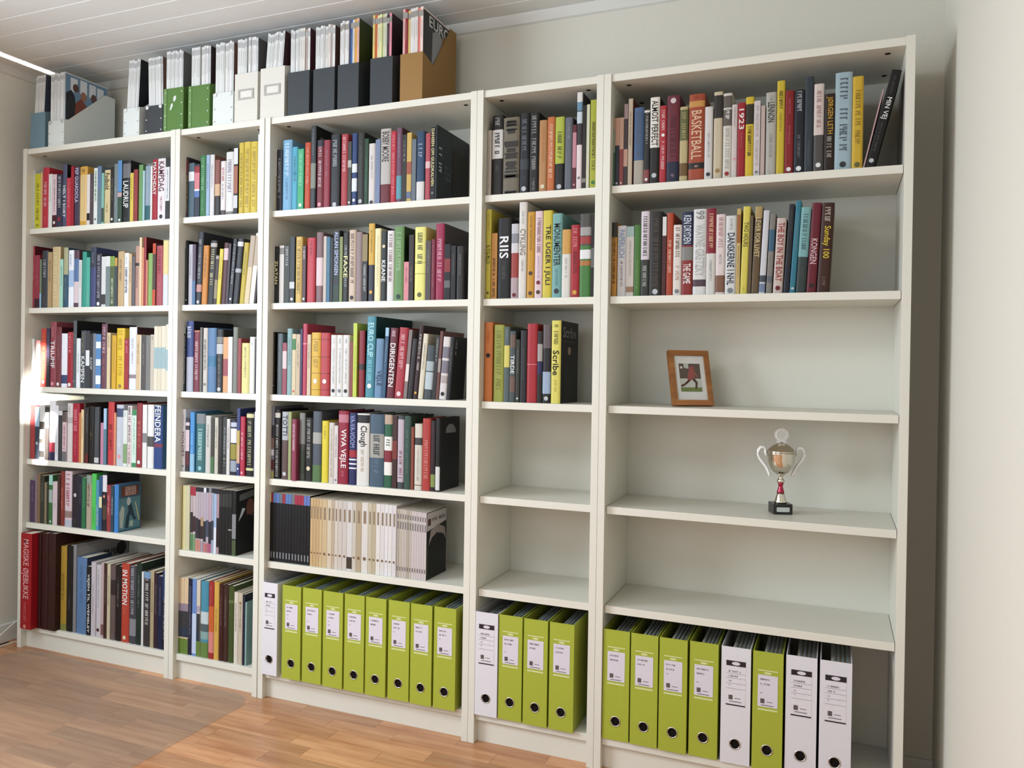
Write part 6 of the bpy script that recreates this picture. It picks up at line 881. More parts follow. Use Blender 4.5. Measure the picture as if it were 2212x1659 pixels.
def make_book(rec, i):
    kd, u, r, x0, w, h, yf, d, lean, col, side, marks, label, group = rec
    x0, w, h, yf, d = x0 / 1000, w / 1000, h / 1000, yf / 1000, d / 1000
    hard = kd == 'H'; rnd = random.Random(i * 31 + 7); nm, cat = KIND[kd]
    tb = min(.0024 if hard else .0007, w * .16); pf = prof(w, d, hard)
    outer = [(-w, d)] + pf + [(0, d)]; inner = [(-tb, d), (-tb, .0065 if hard else .0015), (-w + tb, .0065 if hard else .0015), (-w + tb, d)]
    poly = outer + inner; n = len(poly)
    V = [(x, y, 0) for x, y in poly] + [(x, y, h) for x, y in poly]
    F = [(k, (k + 1) % n, n + (k + 1) % n, n + k) for k in range(n)]; M = [0] * n
    M[len(outer) - 2] = 1; M[len(outer) - 1] = 1
    # end caps as quads: left board, spine strip, right board
    no = len(outer); iL = [no + 3, no + 2]; iR = [no, no + 1]
    capl = (0, 1, no + 2, no + 3); capr = (no - 2, no - 1, no, no + 1); cs = tuple(range(1, no - 1)) + (no + 1, no + 2)
    for cpp, k in ((capl, 0), (cs, 0), (capr, 1)):
        F.append(tuple(reversed(cpp))); M.append(k); F.append(tuple(n + q for q in cpp)); M.append(k)
    sc_ = COVERS.get(side, side) or col
    o = mobj(nm, V, F, [wall_col(col), wall_col(sc_)], None, M); fix(o)
    o.location = (x0, yf, ZS[u][r - 1] + .0003); o.rotation_euler = (0, math.atan(lean), 0)
    tag(o, label, cat, group or {'H': 'hardback books on the shelves', 'P': 'paperback books on the shelves', 'Y': 'yearbooks on one shelf', 'M': None}[kd])
    ins = .0032 if hard else .0004
    box('pages', -w + tb + .0002, -tb - .0002, (.0068 if hard else .0017), d - (.004 if hard else .0004), ins, h - ins, PAGE, o)
    ms = [m.split('|') for m in marks.split(';') if m]
    has = any(m[0] in 'tgG' for m in ms)
    for m in ms:
        if m[0] == 'b':
            z0, z1 = h * (1 - int(m[3]) / 100), h * (1 - int(m[2]) / 100)
            P = pf if len(m) < 5 else [(-w * .72, pf[0][1] * 0), (-w * .28, 0)]
            lift = -.0003 - .00002 * ms.index(m)
            vv = [(x, y + lift, z0) for x, y in P] + [(x, y + lift, z1) for x, y in P]; q = len(P)
            mobj('spine_band', vv, [(k, k + 1, q + k + 1, q + k) for k in range(q - 1)], wall_col(m[1]), o)
        elif m[0] == 't': spine_text(m[1], w, hard, h, int(m[3]), int(m[4]), m[2], o)
        elif m[0] == 'd':
            rr = min(.26 * w, .008); zc = h * (1 - int(m[2]) / 100)
            pts = [(-w / 2 + rr * math.cos(t * math.pi / 5), zc + rr * math.sin(t * math.pi / 5)) for t in range(10)]
            mobj('spine_emblem', [(x, yof(x, w, hard) - .0008, z) for x, z in pts], [tuple(range(10))], wall_col(m[1]), o)
        elif m[0] in 'gG':
            L = (int(m[3]) - int(m[2])) / 100 * h; H = w * (.44 if m[0] == 'G' else .25)
            print_rects('spine_lettering', strokes(L, H, rnd, m[0] == 'G'), w, hard, h * (1 - int(m[2]) / 100), blend(m[1], col, .30 if m[0] == 'G' else .45), o, -w / 2 - H / 2, 0)
        elif m[0] == 'L':
            rr = random.Random(3); v = []; f = []
            for fr in (.04, .055, .08, .095, .145, .16, .185, .31, .36, .40, .425, .46, .485, .51, .57, .595, .62, .65, .69, .735, .75, .95, .965):
                hh = .012 if fr in (.31, .735) else .006; ww = w * (.42 if fr in (.31, .735) else rr.uniform(.22, .4)); k = len(v)
                for x, z in ((-w / 2 - ww, h * (1 - fr) - hh), (-w / 2 + ww, h * (1 - fr) - hh), (-w / 2 + ww, h * (1 - fr)), (-w / 2 - ww, h * (1 - fr))): v.append((x, yof(x, w, hard) - .0012, z))
                f.append((k, k + 1, k + 2, k + 3))
            ob = mobj('spine_lettering', v, f, wall_col('332e24'), o); ob['kind'] = 'stuff'
    if not has and w > .012 and kd in 'HP' and not any(m[0] == 'L' for m in ms) and not any(m[0] == 'b' for m in ms):
        lum = sum(srgb(col)); cc = blend('b8b4ac' if lum < .9 else '5a544c', col, .45)
        print_rects('spine_lettering', strokes(h * .4, w * .28, rnd, False), w, hard, h * .85, cc, o, -w * .64, 0)
    if side.startswith('COVER'): cover_art(side, o, d, h, rnd)
    return o
made = [make_book(rec, i) for i, rec in enumerate(BOOKS)]
# silk bookmark hanging from the pale yellow book on the second shelf of the middle bookcase
for o in made:
    if o['label'].startswith('pale yellow hardback') and 'second shelf of middle' in o['label'] and o.location.x < 1.7 and o.location.x > 1.58:
        pts = [(-.012, .004, .01), (-.012, -.004, .004), (-.013, -.012, -.012), (-.017, -.0165, -.026), (-.020, -.017, -.036)]
        v = [(x - .0025, y, z) for x, y, z in pts] + [(x + .0025, y, z) for x, y, z in pts]
        mobj('bookmark_ribbon', v, [(k, k + 1, 6 + k, 5 + k) for k in range(4)], mat('8a8884', .6), o)

# ------------------------------------------------------------------ ring binders on the bottom shelves
LIME = mat('a4ad3a', .45, 0, .05, 120, .04, .4, 'lime_board'); LIMEIN = mat('8c942e', .5, 0, .05, 120, 0, .3)
BWH = mat('dcdade', .45, 0, .03, 120, .03, .4, 'white_board'); STEEL = mat('c8c8c4', .25, 1.0, .03, 60, 0, .5, 'steel'); HOLE = mat('1a1512', .9, 0, 0, 5, 0, .1)
SLEEVE = mat('7f8a8a', .3, 0, .1, 90, 0, .5, 'plastic_sleeve'); LABELW = mat('d8d2da', .6, 0, .02, 60, 0, .3); INK = mat('5a5658', .7, 0, .05, 60, 0, .2); BLK = mat('2a2226', .6, 0, .05, 60, 0, .3); PALE = mat('d2d898', .5, 0, .03, 60, 0, .3)
def flat(name, x0, x1, z0, z1, y, m, parent): return mobj(name, [(x0, y, z0), (x1, y, z0), (x1, y, z1), (x0, y, z1)], [(0, 1, 2, 3)], m, parent)
def disc(name, cx, cz, r, y, m, parent, n=20):
    return mobj(name, [(cx + r * math.cos(2 * math.pi * k / n), y, cz + r * math.sin(2 * math.pi * k / n)) for k in range(n)], [tuple(range(n))], m, parent)
def ring(name, cx, cz, r0, r1, y0, y1, m, parent, n=24):
    v = []; f = []
    for r, y in ((r0, y0), (r1, y0), (r1, y1), (r0, y1)):
        for k in range(n): v.append((cx + r * math.cos(2 * math.pi * k / n), y, cz + r * math.sin(2 * math.pi * k / n)))
    for j in range(4):
        for k in range(n): f.append((j * n + k, j * n + (k + 1) % n, ((j + 1) % 4) * n + (k + 1) % n, ((j + 1) % 4) * n + k))
    return mobj(name, v, f, m, parent, smooth=True)
def holed_plate(name, W, H, cx, cz, r, y0, y1, m, parent, n=24):
    """spine board with a real round finger hole"""
    bm = bmesh.new(); out = []; per = 6
    cs = [(-W / 2, 0), (W / 2, 0), (W / 2, H), (-W / 2, H)]; ol = []
    for a in range(4):
        for k in range(per):
            p, q = cs[a], cs[(a + 1) % 4]; ol.append((p[0] + (q[0] - p[0]) * k / per, p[1] + (q[1] - p[1]) * k / per))
    th = [math.atan2(z - cz, x - cx) for x, z in ol]; n = len(ol)
    lay = []
    for y in (y0, y1):
        lay.append([bm.verts.new((x, y, z)) for x, z in ol]); lay.append([bm.verts.new((cx + r * math.cos(t), y, cz + r * math.sin(t))) for t in th])
    for k in range(n):
        j = (k + 1) % n
        bm.faces.new((lay[0][k], lay[0][j], lay[1][j], lay[1][k])); bm.faces.new((lay[2][j], lay[2][k], lay[3][k], lay[3][j]))
        bm.faces.new((lay[0][j], lay[0][k], lay[2][k], lay[2][j])); bm.faces.new((lay[1][k], lay[1][j], lay[3][j], lay[3][k]))
    bmesh.ops.recalc_face_normals(bm, faces=bm.faces)
    me = bpy.data.meshes.new(name); bm.to_mesh(me); bm.free(); me.materials.append(m); return obj_from(name, me, parent)
def binder(xc, yf, W, white, seed, label, fill):
    r = tag(empty('ring_binder', (xc, yf, .0925)), label, 'binder', 'ring binders on the bottom shelves'); H = .318; D = min(.284 - yf - .004, .285); bm_ = BWH if white else LIME; rnd = random.Random(seed); t = .0026
    sp = holed_plate('spine', W, H, 0, H * .172, .0135, 0, t, bm_, r)
    box('cover_board', -W / 2, -W / 2 + t, t, D, 0, H, bm_, r); box('cover_board', W / 2 - t, W / 2, t, D, 0, H, bm_, r)
    ring('finger_ring', 0, H * .172, .0128, .0152, -.0012, t + .001, STEEL, sp); disc('finger_hole_shade', 0, H * .172, .0134, t + .0006, HOLE, sp)  # near-black disc stands in for the shade inside the hole
    pw = (W - 2 * t) * fill
    box('paper_stack', W / 2 - t - .001 - pw, W / 2 - t - .001, .03, D - .02, .006, H - .014, PAGE, r)
    # plastic pockets standing proud of the paper
    for k in range(4):
        xx = W / 2 - t - .004 - pw * (k + .3) / 4.6; box('plastic_pocket', xx - .004, xx, .022 + .004 * k, D - .03, H - .014, H - .006 - .001 * rnd.randrange(3), SLEEVE, r)
    box('arch_mechanism', -W / 2 + t + .001, -W / 2 + t + .004, .05, .11, .05, .26, STEEL, r)
    lw = .0255 if W > .072 else .021
    if white:
        lb = flat('spine_label', -lw, lw, H * .495, H * .90, -.0004, mat('dedade', .5), r)
        flat('label_bar', -lw, lw, H * .84, H * .885, -.0008, BLK, lb); pts = [(.011 * math.cos(k * math.pi / 8), H * .8625 + .0048 * math.sin(k * math.pi / 8)) for k in range(16)]
        mobj('label_oval', [(x, -.0011, z) for x, z in pts], [tuple(range(16))], LABELW, lb); flat('label_bar', -lw, lw, H * .50, H * .511, -.0008, BLK, lb); zt = .80
    else:
        lb = flat('spine_label', -lw, lw, H * .535, H * .805, -.0006, LABELW, r)
        flat('label_line', -lw, lw, H * .838, H * .848, -.0006, PALE, lb); pts = [(.010 * math.cos(k * math.pi / 8), H * .822 + .0032 * math.sin(k * math.pi / 8)) for k in range(16)]
        mobj('label_oval', [(x, -.0006, z) for x, z in pts], [tuple(range(16))], PALE, lb); flat('label_line', -lw, lw, H * .505, H * .520, -.0006, PALE, lb); zt = .775
    v = []; f = []
    for k, (zz, ln) in enumerate(((zt, 1.0), (zt - .04, .8), (zt - .085, .25), (zt - .12, .2))):
        if k > 1 and not white and rnd.random() < .6: continue
        H2 = .0045 if k < 2 else .0025
        for u0, u1, a, b in strokes(lw * ln * rnd.uniform(.9, 1.3), H2, rnd, False):
            q = len(v); v += [(-lw * .75 + u0, -.0010, H * zz - H2 + a), (-lw * .75 + u1, -.0010, H * zz - H2 + a), (-lw * .75 + u1, -.0010, H * zz - H2 + b), (-lw * .75 + u0, -.0010, H * zz - H2 + b)]; f.append((q, q + 1, q + 2, q + 3))
    if white:
        for zz in (.775, .735, .69, .645): 
            q = len(v); v += [(-lw, -.0009, H * zz), (lw, -.0009, H * zz), (lw, -.0009, H * zz + .0006), (-lw, -.0009, H * zz + .0006)]; f.append((q, q + 1, q + 2, q + 3))
    hw = mobj('label_handwriting', v, f, INK, lb); hw['kind'] = 'stuff'
    zl = .565 if not white else .55
    flat('label_emblem', -lw * .72, -lw * .72 + .0105, H * zl, H * zl + .0125, -.0010, mat('5a5250', .6), lb); flat('label_line', -lw * .1, lw * .5, H * zl + .004, H * zl + .0055, -.0010, INK, lb); flat('label_line', -lw * .65, lw * .6, H * (zl - .018), H * (zl - .018) + .0018, -.0010, INK, lb)
    return r
GB = 'lime green ring binder, %s, bottom shelf of %s'
n9 = ['right of the white binder', 'third from the left', 'fourth from the left', 'fifth from the left', 'fourth from the right', 'third from the right', 'second from the right', 'rightmost beside the partition']
x3 = [1.2145, 1.300, 1.382, 1.466, 1.5485, 1.631, 1.7145, 1.797, 1.879]
for i, x in enumerate(x3):
    W = .064 if i == 0 else .0755 + .001 * (i % 3 == 0)
    lab = 'white ring binder left of the lime green ones, bottom shelf of middle bookcase' if i == 0 else GB % (n9[i - 1], 'middle bookcase')
    binder(x + W / 2 + (.001 if i else 0), -.011 - .002 * (i % 2), W, i == 0, i, lab, .55 + .12 * (i % 3))
x4 = [2.0185, 2.0965, 2.1785, 2.2605]
l4 = ['white ring binder in the right narrow bookcase, bottom shelf', 'lime green ring binder next to white one, bottom shelf of right narrow bookcase', 'middle lime green ring binder, bottom shelf of right narrow bookcase', 'rightmost lime green ring binder beside dark gap, right narrow bookcase']
for i, x in enumerate(x4): binder(x + .0375, -.002 + .003 * (i == 1), .074 if i == 0 else .0758, i == 0, 20 + i, l4[i], .62)
x5 = [2.4215, 2.5035, 2.5855, 2.669, 2.755, 2.838, 2.922, 3.006]
wl = [0, 0, 0, 0, 1, 0, 1, 1]
l5 = ['leftmost lime green ring binder, bottom shelf of far right bookcase', 'second lime green ring binder from left, bottom shelf of far right bookcase', 'third lime green ring binder from left, bottom shelf of far right bookcase', 'fourth lime green ring binder, left of white one, far right bookcase', 'white ring binder between two lime green ones, far right bookcase', 'single lime green ring binder between white binders, far right bookcase', 'white ring binder right of the last lime green one, far right bookcase', 'rightmost white ring binder, next to empty space, far right bookcase']
for i, x in enumerate(x5): binder(x + .039, .006 - .002 * (i % 3), .0775, wl[i], 40 + i, l5[i], .66)

# ------------------------------------------------------------------ magazine files on top of the bookcases
FILES = [('slate', 11.9, 81.7, 141.9), ('studw', 112.4, 87.5, 99.8), ('studw', 515, 80.7, 105.8), ('studk', 624, 88, 103.3), ('green', 717, 93, 156.9), ('green', 835, 97, 152.9), ('studw', 947.6, 91.6, 113.5),
         ('whl', 1045.3, 100.6, 170.8), ('whl', 1158, 102.8, 176.3), ('grey', 1275.4, 88, 147.8), ('grey', 1379.2, 86, 146.2), ('grey', 1477.3, 82, 148), ('grey', 1603.5, 84, 152.9), ('kraft', 1715.9, 82, 151.7)]
FL = ['slate blue magazine file at the far left end above the bookcases', 'white studded magazine file showing its slanted side, far left', 'white studded magazine file left of the charcoal one', 'charcoal studded magazine file between white and green files', 'green studded magazine file with white scribble on its front', 'plain-fronted green studded magazine file left of a white one',
      'white studded magazine file right of the green files', 'white magazine file with label holder, left of the two', 'white magazine file with label holder, next to dark grey files', 'first of four dark grey magazine files from the left', 'second of four dark grey magazine files from the left', 'third of four dark grey magazine files from the left', 'rightmost of four dark grey magazine files, left of brown one', 'brown kraft cardboard magazine file at the right end']
FC = {'slate': '6e8894', 'studw': 'd8dcd6', 'studk': '3a3c3e', 'green': '577a3a', 'whl': 'd8d4c8', 'grey': '3c4043', 'kraft': '94703e'}
STUD = mat('c8d0c0', .35, .6, .02, 30, 0, .5, 'stud_metal')
MAGC = {}
for k in range(9): MAGC[k] = ['dcdcd6', 'd4d6d0', 'd8d8d4', 'cfd0cc', 'dedcd6', 'd0d0ce', 'e0deda', 'c4c6c4']
MAGC[9] = MAGC[10] = ['d4d4d0', 'cccdca', 'dcdcd8', 'c0c0bc', 'd6d4cc', 'dcd4cc', 'a89a90', 'd8d8d4']
MAGC[11] = ['d4d4d0', 'd8d8d4', 'dedad4', 'd8d8d6', '3a5c9c', 'd0ccc0', 'dca040', 'd8a8a0']
MAGC[12] = ['d8c070', 'c05c2c', 'dcd4b0', 'd8dca0', 'ccd0a0', 'c8ccb8', '3a2a30', 'd88a98']
MAGC[13] = ['d8a8a0', '8a2a30', 'dcc078', 'dedad6', 'd4d0cc', 'd8d0c8', 'd87a70', 'e4d0c8']
MLEAN = {0: .05, 2: .05, 8: .07, 3: -.03}
MTOP = [293, 292, 290, 286, 297, 296, 297, 297, 299, 297, 294, 297, 297, 299]
fd = .244
SIDEC = {0: '3c4250', 2: '16161c', 3: '6a5040', 4: '5c5c5a', 5: '2a1418', 6: '6a4a40', 7: '4a4846', 8: '3a1a20', 9: '3c1420', 10: '4a3028', 11: '34421f', 12: '1e1216'}
ORD = ['first', 'second', 'third', 'fourth', 'fifth', 'sixth', 'seventh', 'eighth']
for i, (kind, x0, w, hf) in enumerate(FILES):
    x0, w, hf = x0 / 1000, w / 1000, hf / 1000; y0 = .010; zb = 2.0195; m = mat(FC[kind], .55, 0, .05, 120, .05, .3, 'file_' + kind); t = .0025
    r = tag(empty('magazine_file', (x0 + w / 2, y0, zb)), FL[i], 'magazine file', 'magazine files above the bookcases'); hb = .255 if kind != 'kraft' else .30
    a, b = -w / 2, w / 2
    box('base', a, b, 0, fd, 0, t, m, r); fp = box('front_panel', a, b, 0, t, t, hf, m, r, .0006); box('back_panel', a, b, fd - t, fd, t, hb, m, r)
    if kind == 'kraft': poly = [(t, t), (fd - t, t), (fd - t, hb), (fd - .045, hb), (.075, hf - .02), (t, hf)]
    else: poly = [(t, t), (fd - t, t), (fd - t, hb), (fd - .05, hb), (t + .02, hf + .006), (t, hf)]
    prism_x('side_panel', poly, a, a + t, m, r); prism_x('side_panel', poly, b - t, b, m, r)
    if kind.startswith('stud') or kind == 'green':
        for sx in (a + .008, b - .008):
            for k in range(3 if kind != 'green' else 4):
                zz = hf * (.1 + .8 * k / (2 if kind != 'green' else 3)); lathe('stud', [(.0035, 0), (.003, .0012), (.0012, .002)], STUD, fp, 10).matrix_local = Matrix.Translation((sx, -.0002, zz)) @ Matrix.Rotation(math.pi / 2, 4, 'X')
        if kind.startswith('studw') or kind == 'studk':
            for sx in (a + .012, b - .012): lathe('corner_cap', [(.008, 0), (.007, .002), (.003, .003)], mat('b8b8b0' if kind == 'studw' and i == 1 else 'dcdcd8', .4), fp, 12).matrix_local = Matrix.Translation((sx, -.0002, hf - .006)) @ Matrix.Rotation(math.pi / 2, 4, 'X')
    if kind == 'green':
        box('edge_strip', a, a + .014, -.0016, -.0002, t, hf, mat('6a8c50', .5), r)
    if i == 4:
        wp = mat('d4dcd0', .6)
        mobj('white_scribble', [(x, -.0009, z) for x, z in ((.0, .125), (.012, .128), (.012, .115), (.004, .105), (-.002, .110))], [(0, 4, 3, 2, 1)], wp, fp)
        mobj('white_scribble', [(x, -.0009, z) for x, z in ((-.018, .075), (-.012, .098), (-.004, .102), (-.003, .092), (-.010, .078))], [(0, 4, 3, 2, 1)], wp, fp)
    if kind == 'whl':
        hm = mat('a8a49a', .35, .7, .03, 50, 0, .5, 'label_holder_metal'); zc = hf * .56
        lh = prism_y('label_holder', [(-.034, zc - .018), (.034, zc - .018), (.034, zc - .012), (-.034, zc - .012)], -.002, -.0002, hm, fp)
        prism_y('holder_rim', [(-.034, zc + .012), (.034, zc + .012), (.034, zc + .018), (-.034, zc + .018)], -.002, -.0002, hm, lh)
        for sx in (-.034, .026): prism_y('holder_rim', [(sx, zc - .012), (sx + .008, zc - .012), (sx + .008, zc + .012), (sx, zc + .012)], -.002, -.0002, hm, lh)
        flat('label_card', -.026, .026, zc - .012, zc + .012, -.0006, mat('dedad0', .7), fp)
    # the magazines standing in the file
    cols = MAGC[i]; n = len(cols); inner = w - 2 * t - .003; lean = MLEAN.get(i, 0); usable = inner - abs(lean) * .30 - (.006 if i in (5, 7, 11) else 0)
    if i in (4, 12): usable *= .93
    step = usable / n; x = a + t + .0015 + (abs(lean) * .30 if lean < 0 else 0)
    for k, c in enumerate(cols):
        rr = random.Random(i * 17 + k); th = step * rr.uniform(.92, .985); hh = (MTOP[i] / 1000 - t) - rr.choice([0, .001, .003, .006]); dd = .205 + rr.uniform(-.004, .006)
        mg = empty('magazine', (x0 + w / 2 + x + (th if lean >= 0 else 0), y0 + .006 + rr.uniform(0, .003), zb + t + .0004), (0, lean, 0))
        xa, xb = (-th, 0) if lean >= 0 else (0, th)
        box('cover', xa, xb, 0, dd, 0, hh, mat(c, .35, 0, .05, 80, 0, .4), mg); flat('spine_band', xa, xb, hh * .90, hh * .965, -.0004, mat('b0b0ae' if i < 11 else '96928a', .5), mg)
        flat('spine_lettering', xa + th * .38, xb - th * .38, hh * rr.uniform(.62, .7), hh * .86, -.0005, mat(blend('a4a4a0', c, .55), .5), mg)
        big = sum(srgb(c)); wn = 'white' if big > 1.5 else 'coloured'
        if k == n - 1 and i in SIDEC: mobj('back_cover', [(xb + .0003, 0, 0), (xb + .0003, dd, 0), (xb + .0003, dd, hh), (xb + .0003, 0, hh)], [(0, 1, 2, 3)], mat(SIDEC[i], .4), mg)
        if k == n - 1 and i in (1, 13):
            lab = 'magazine with a cover of three men, in far left white studded file' if i == 1 else 'magazine with dark cover showing big white letters, in brown cardboard file'
            tag(mg, lab, 'magazine')
            sd = mat('6a8aa4' if i == 1 else '23262c', .4)
            v = lambda yy, zz, l: (xb + l, yy * dd, zz * hh)
            def sp(nm, pts, cc, l): mobj(nm, [v(p[0], p[1], l) for p in pts], [tuple(range(len(pts)))], mat(cc, .4), mg)
            sp('cover_picture', rect(.01, .99, .02, .98), '6a8aa4' if i == 1 else '23262c', .0004)
            if i == 1:
                for q, (yy, zz) in enumerate(((.12, .88), (.34, .89), (.55, .88), (.74, .87))): sp('cover_letter', rect(yy, yy + .16, zz - .12, zz + .07), 'd8dce0', .0006)
                sp('cover_figure', [(.02, .2), (.02, .72), (.14, .78), (.22, .7), (.3, .2)], '1c1a20', .0008); sp('cover_figure', ell(.24, .82, .07, .06), '5a3c34', .0012)
                sp('cover_figure', [(.2, .3), (.24, .62), (.36, .70), (.5, .62), (.6, .3)], '7a3a28', .0009); sp('cover_figure', ell(.42, .74, .07, .065), '9a6a54', .0013)
                sp('cover_figure', [(.5, .4), (.52, .62), (.66, .68), (.8, .58), (.82, .4)], 'a08270', .0010); sp('cover_figure', ell(.66, .76, .07, .065), '5c4038', .0014); sp('cover_figure', rect(.3, .55, .44, .5), 'c8b060', .0015)
            else:
                sp('cover_figure', [(.3, .45), (.32, .8), (.5, .86), (.68, .8), (.66, .45)], '8a8c90', .0006); sp('cover_figure', ell(.72, .78, .08, .07), '8a6a50', .0007)
                vs, fs, bw, bh = text_geo('EUROI'); mobj('cover_lettering', [(xb + .001, (.2 + .78 * X / bw) * dd, (.84 + .12 * Y / bh) * hh) for X, Y in vs], fs, mat('d8d8d4', .4), mg)
        else:
            nm = {0: 'slate blue file', 1: 'far left white studded file', 2: 'white studded file beside the charcoal file', 3: 'charcoal studded file', 4: 'scribbled green file', 5: 'plain-fronted green file', 6: 'white studded file beside green files', 7: 'left label-holder file', 8: 'right label-holder file', 9: 'first dark grey file', 10: 'second dark grey file', 11: 'third dark grey file', 12: 'rightmost dark grey file', 13: 'brown cardboard file'}[i]
            if big > 1.35: tag(mg, ORD[k] + ' pale-spined magazine from left standing in the ' + nm, 'magazine', 'pale magazines in the ' + nm)
            else: tag(mg, {'3a5c9c': 'blue-spined', 'dca040': 'orange-spined', 'd8a8a0': 'pink-spined', 'd8c070': 'sandy-spined', 'c05c2c': 'rust-spined', '3a2a30': 'black-spined', 'd88a98': 'rose-spined', '8a2a30': 'dark red-spined', 'dcc078': 'yellowish-spined', 'd87a70': 'coral-spined', 'a89a90': 'taupe-spined', 'c0c0bc': 'grey-spined'}.get(c, 'dull-spined') + ' magazine standing in the ' + nm, 'magazine', 'magazines in the ' + nm)
        x += step + (.006 if (i in (5, 7, 11) and k == 3) else 0)

# ------------------------------------------------------------------ picture frame
fr = tag(empty('picture_frame', (2.652, .120, 1.0585), (0, 0, math.radians(33))), 'small light-brown wooden picture frame holding a photo of a running footballer', 'picture frame')
WOODF = wood_mat('frame_wood', '8a5426', 'b87a40', .45); L = math.radians(-17)
fw, fh, rw, ft = .126, .168, .0155, .016
tl = Matrix.Translation((0, 0, .0049)) @ Matrix.Rotation(L, 4, 'X')
def fpart(o): o.matrix_local = tl; return o
fpart(prism_y('frame_rail', [(-fw / 2, 0), (fw / 2, 0), (fw / 2 - rw, rw), (-fw / 2 + rw, rw)], 0, ft, WOODF, fr)); fpart(prism_y('frame_rail', [(-fw / 2 + rw, fh - rw), (fw / 2 - rw, fh - rw), (fw / 2, fh), (-fw / 2, fh)], 0, ft, WOODF, fr))
fpart(prism_y('frame_stile', [(-fw / 2, 0), (-fw / 2 + rw, rw), (-fw / 2 + rw, fh - rw), (-fw / 2, fh)], 0, ft, WOODF, fr)); fpart(prism_y('frame_stile', [(fw / 2 - rw, rw), (fw / 2, 0), (fw / 2, fh), (fw / 2 - rw, fh - rw)], 0, ft, WOODF, fr))
fpart(box('mount_board', -fw / 2 + rw, fw / 2 - rw, .006, .010, rw, fh - rw, mat('dcdcd8', .7), fr)); fpart(box('back_board', -fw / 2 + .004, fw / 2 - .004, .0105, .013, .004, fh - .004, mat('3a3028', .8), fr))
ph = fpart(flat('photograph', -.033, .033, .042, .128, .0055, mat('5c5048', .5), fr))
def pp(nm, pts, c, l): mobj(nm, [(x, .0055 - l, z) for x, z in pts], [tuple(range(len(pts)))], mat(c, .5), ph)
pp('photo_ground', [(-.033, .042), (.033, .042), (.033, .055), (-.033, .055)], '6e7c48', .0002); pp('photo_hoarding', [(-.033, .055), (.033, .055), (.033, .082), (-.033, .082)], 'c0c2b8', .0002)
pp('photo_sky', [(-.018, .115), (-.003, .112), (-.003, .128), (-.018, .128)], 'b4bcb4', .0003)
pp('photo_player', [(-.010, .083), (-.006, .100), (.0, .118), (.010, .122), (.014, .112), (.012, .098), (.014, .084), (.002, .077), (-.008, .072)], '96504c', .0004)
pp('photo_player_leg', [(-.008, .078), (.0, .076), (-.012, .066), (-.024, .058), (-.031, .056), (-.032, .062), (-.022, .066)], '4a3024', .0005); pp('photo_player_leg', [(.004, .080), (.013, .082), (.021, .070), (.018, .054), (.013, .048), (.012, .054), (.014, .068)], '4a3024', .0005)
pp('photo_player_arm', [(.011, .108), (.020, .096), (.024, .086), (.020, .086), (.012, .096)], '8a5a48', .0005); pp('photo_ball', [(-.026 + .004 * math.cos(k * .7854), .116 + .004 * math.sin(k * .7854)) for k in range(8)], 'd8d8cc', .0005)
strut = box('support_leg', -.018, .018, 0, .002, 0, .11, mat('3a3028', .8), fr); strut.matrix_local = Matrix.Translation((0, .075, .0005)) @ Matrix.Rotation(math.radians(17), 4, 'X')

# ------------------------------------------------------------------ trophy
tr = tag(empty('trophy_cup', (2.893, .142, .7645), (0, 0, math.radians(20))), 'silver trophy cup with white handles on a black plinth', 'trophy')
SILV = mat('d8d2c4', .12, 1.0, .02, 20, 0, .5, 'polished_silver'); PLW = mat('f4f2ee', .35, 0, .01, 40, 0, .4, 'white_plastic'); STONE = mat('1c1a1c', .25, 0, .2, 60, 0, .5, 'black_stone'); REDM = mat('a8384a', .15, .85, .05, 30, 0, .5, 'red_metal')
bs = .0262; box('plinth', -bs, bs, -bs, bs, 0, .029, STONE, tr, .001)
pts = [(-.0165, .007), (.0165, .007), (.018, .009), (.018, .018), (.0165, .020), (-.0165, .020), (-.018, .018), (-.018, .009)]
mobj('name_plate', [(x, -bs - .0006, z) for x, z in pts], [tuple(range(8))], mat('c8d0cc', .3, .3), tr)
lathe('foot', [(0.0177, 0.0292), (0.0177, 0.0326), (0.0159, 0.0371), (0.0136, 0.0450), (0.0112, 0.0517), (0.0104, 0.0563)], SILV, tr)
lathe('stem', [(0.0104, 0.0563), (0.0100, 0.0607), (0.0073, 0.0698), (0.0059, 0.0754), (0.0071, 0.0821), (0.0092, 0.0866)], REDM, tr)
lathe('collar', [(0.0092, 0.0866), (0.0109, 0.0889), (0.0104, 0.0934), (0.0068, 0.0979), (0.0054, 0.1024), (0.0073, 0.1057), (0.0118, 0.1091)], SILV, tr)
lathe('bowl', [(0.0118, 0.1091), (0.0212, 0.1159), (0.0289, 0.1260), (0.0342, 0.1395), (0.0368, 0.1541), (0.0375, 0.1642), (0.0389, 0.1687), (0.0380, 0.1721)], SILV, tr, 40)
lathe('lid', [(0.0380, 0.1721), (0.0395, 0.1738), (0.0378, 0.1766), (0.0319, 0.1834), (0.0224, 0.1913), (0.0118, 0.1963), (0.0059, 0.1980), (0.0053, 0.2014)], SILV, tr, 40)
hp = [(-0.0354, 0.1665), (-0.0415, 0.1642), (-0.0439, 0.1710), (-0.0433, 0.1800), (-0.0488, 0.1856), (-0.0573, 0.1845), (-0.0628, 0.1766), (-0.0634, 0.1654), (-0.0586, 0.1530), (-0.0500, 0.1417), (-0.0427, 0.1327), (-0.0366, 0.1215), (-0.0323, 0.1103), (-0.0311, 0.1024)]
hr = [0.0036, 0.0044, 0.0042, 0.0039, 0.0044, 0.0047, 0.0047, 0.0044, 0.0044, 0.0044, 0.0044, 0.0042, 0.0039, 0.0031]
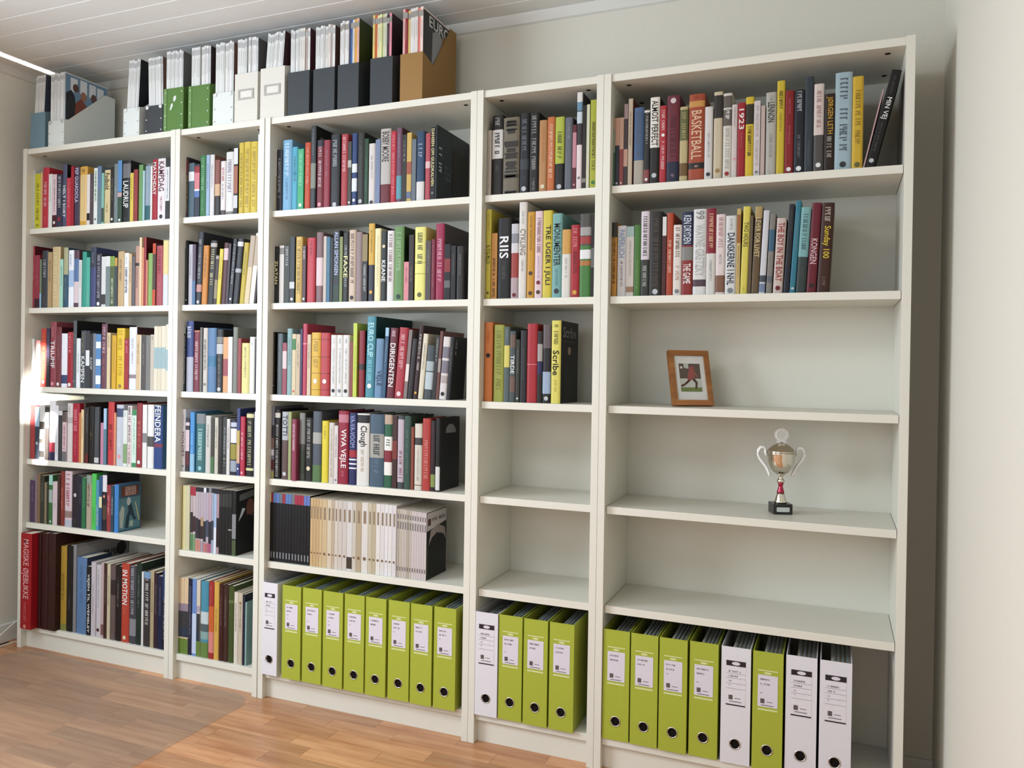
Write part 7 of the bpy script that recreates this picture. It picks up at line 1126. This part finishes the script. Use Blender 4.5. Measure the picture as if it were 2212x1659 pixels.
# handles turn towards the viewer, not with the plinth
ha = math.radians(-4)
for s in (1, -1):
    P = [(s * x * math.cos(ha), s * x * math.sin(ha), z) for x, z in hp]; tube('handle', P, hr, PLW, tr, 10)
mn = 40; mp = []
for k in range(mn):
    a = 2 * math.pi * k / mn; rr_ = 0.0192 * (1 + .045 * math.cos(14 * a)); mp.append((rr_ * math.cos(a), .2215 + rr_ * math.sin(a) * .94))
med = prism_y('medallion', mp, -.0025, .0025, PLW, tr); med.rotation_euler = (0, 0, ha)
ring('medallion_rim', 0, .2215, .0125, .0140, -.0036, -.0024, PLW, med); box('medallion_foot', -.0118, .0118, -.003, .003, .1985, .2050, PLW, med)
disc('medallion_centre', 0, .2215, .0105, -.0030, mat('dfe1dd', .4), med)

# ------------------------------------------------------------------ chair mat and cable on the floor
def mat_film():
    m = bpy.data.materials.new('clear_mat'); m.use_nodes = True; nt = m.node_tree; b = nt.nodes['Principled BSDF']
    b.inputs['Base Color'].default_value = (.40, .35, .28, 1); b.inputs['Roughness'].default_value = .38; b.inputs['Alpha'].default_value = .18
    nz = nt.nodes.new('ShaderNodeTexNoise'); nz.inputs['Scale'].default_value = 400; bp = nt.nodes.new('ShaderNodeBump'); bp.inputs['Strength'].default_value = .15; bp.inputs['Distance'].default_value = .001
    nt.links.new(nz.outputs['Fac'], bp.inputs['Height']); nt.links.new(bp.outputs[0], b.inputs['Normal'])
    return m
ml = []
x1, yb, yn, x0 = 1.19, -.002, -1.35, .02
for cx, cy, a0 in ((x1 - .10, yb - .09, 0), (x0 + .10, yb - .09, 90), (x0 + .10, yn + .09, 180), (x1 - .10, yn + .09, 270)):
    for k in range(7): a = math.radians(a0 + 15 * k); ml.append((cx + .10 * math.cos(a), cy + .09 * math.sin(a)))
n = len(ml); v = [(x, y, .0003) for x, y in ml] + [(x, y, .0022) for x, y in ml]
cm = mobj('chair_mat', v, [tuple(range(n))[::-1], tuple(range(n, 2 * n))] + [(i, (i + 1) % n, n + (i + 1) % n, n + i) for i in range(n)], mat_film())
tag(cm, 'clear plastic chair mat with rounded corner lying on the wooden floor', 'floor mat')
CAB = mat('d0ccc0', .5, 0, .02, 30, 0, .4, 'white_cable')
c1 = tube('power_cable', [(-.070, .26, .12), (-.070, .16, .115), (-.070, .08, .10), (-.072, .03, .082), (-.078, -.02, .05), (-.088, -.06, .015), (-.095, -.10, .0045), (-.09, -.2, .004), (-.08, -.5, .004)], .0035, CAB); tag(c1, 'white power cable hanging down beside the leftmost bookcase', 'cable')
c2 = tube('power_cable', [(-.030, .24, .004), (-.035, .12, .004), (-.045, .06, .006), (-.060, .01, .008), (-.068, -.04, .005), (-.066, -.12, .004), (-.05, -.45, .004)], .003, CAB); tag(c2, 'white cable lying on the floor by the left skirting board', 'cable')
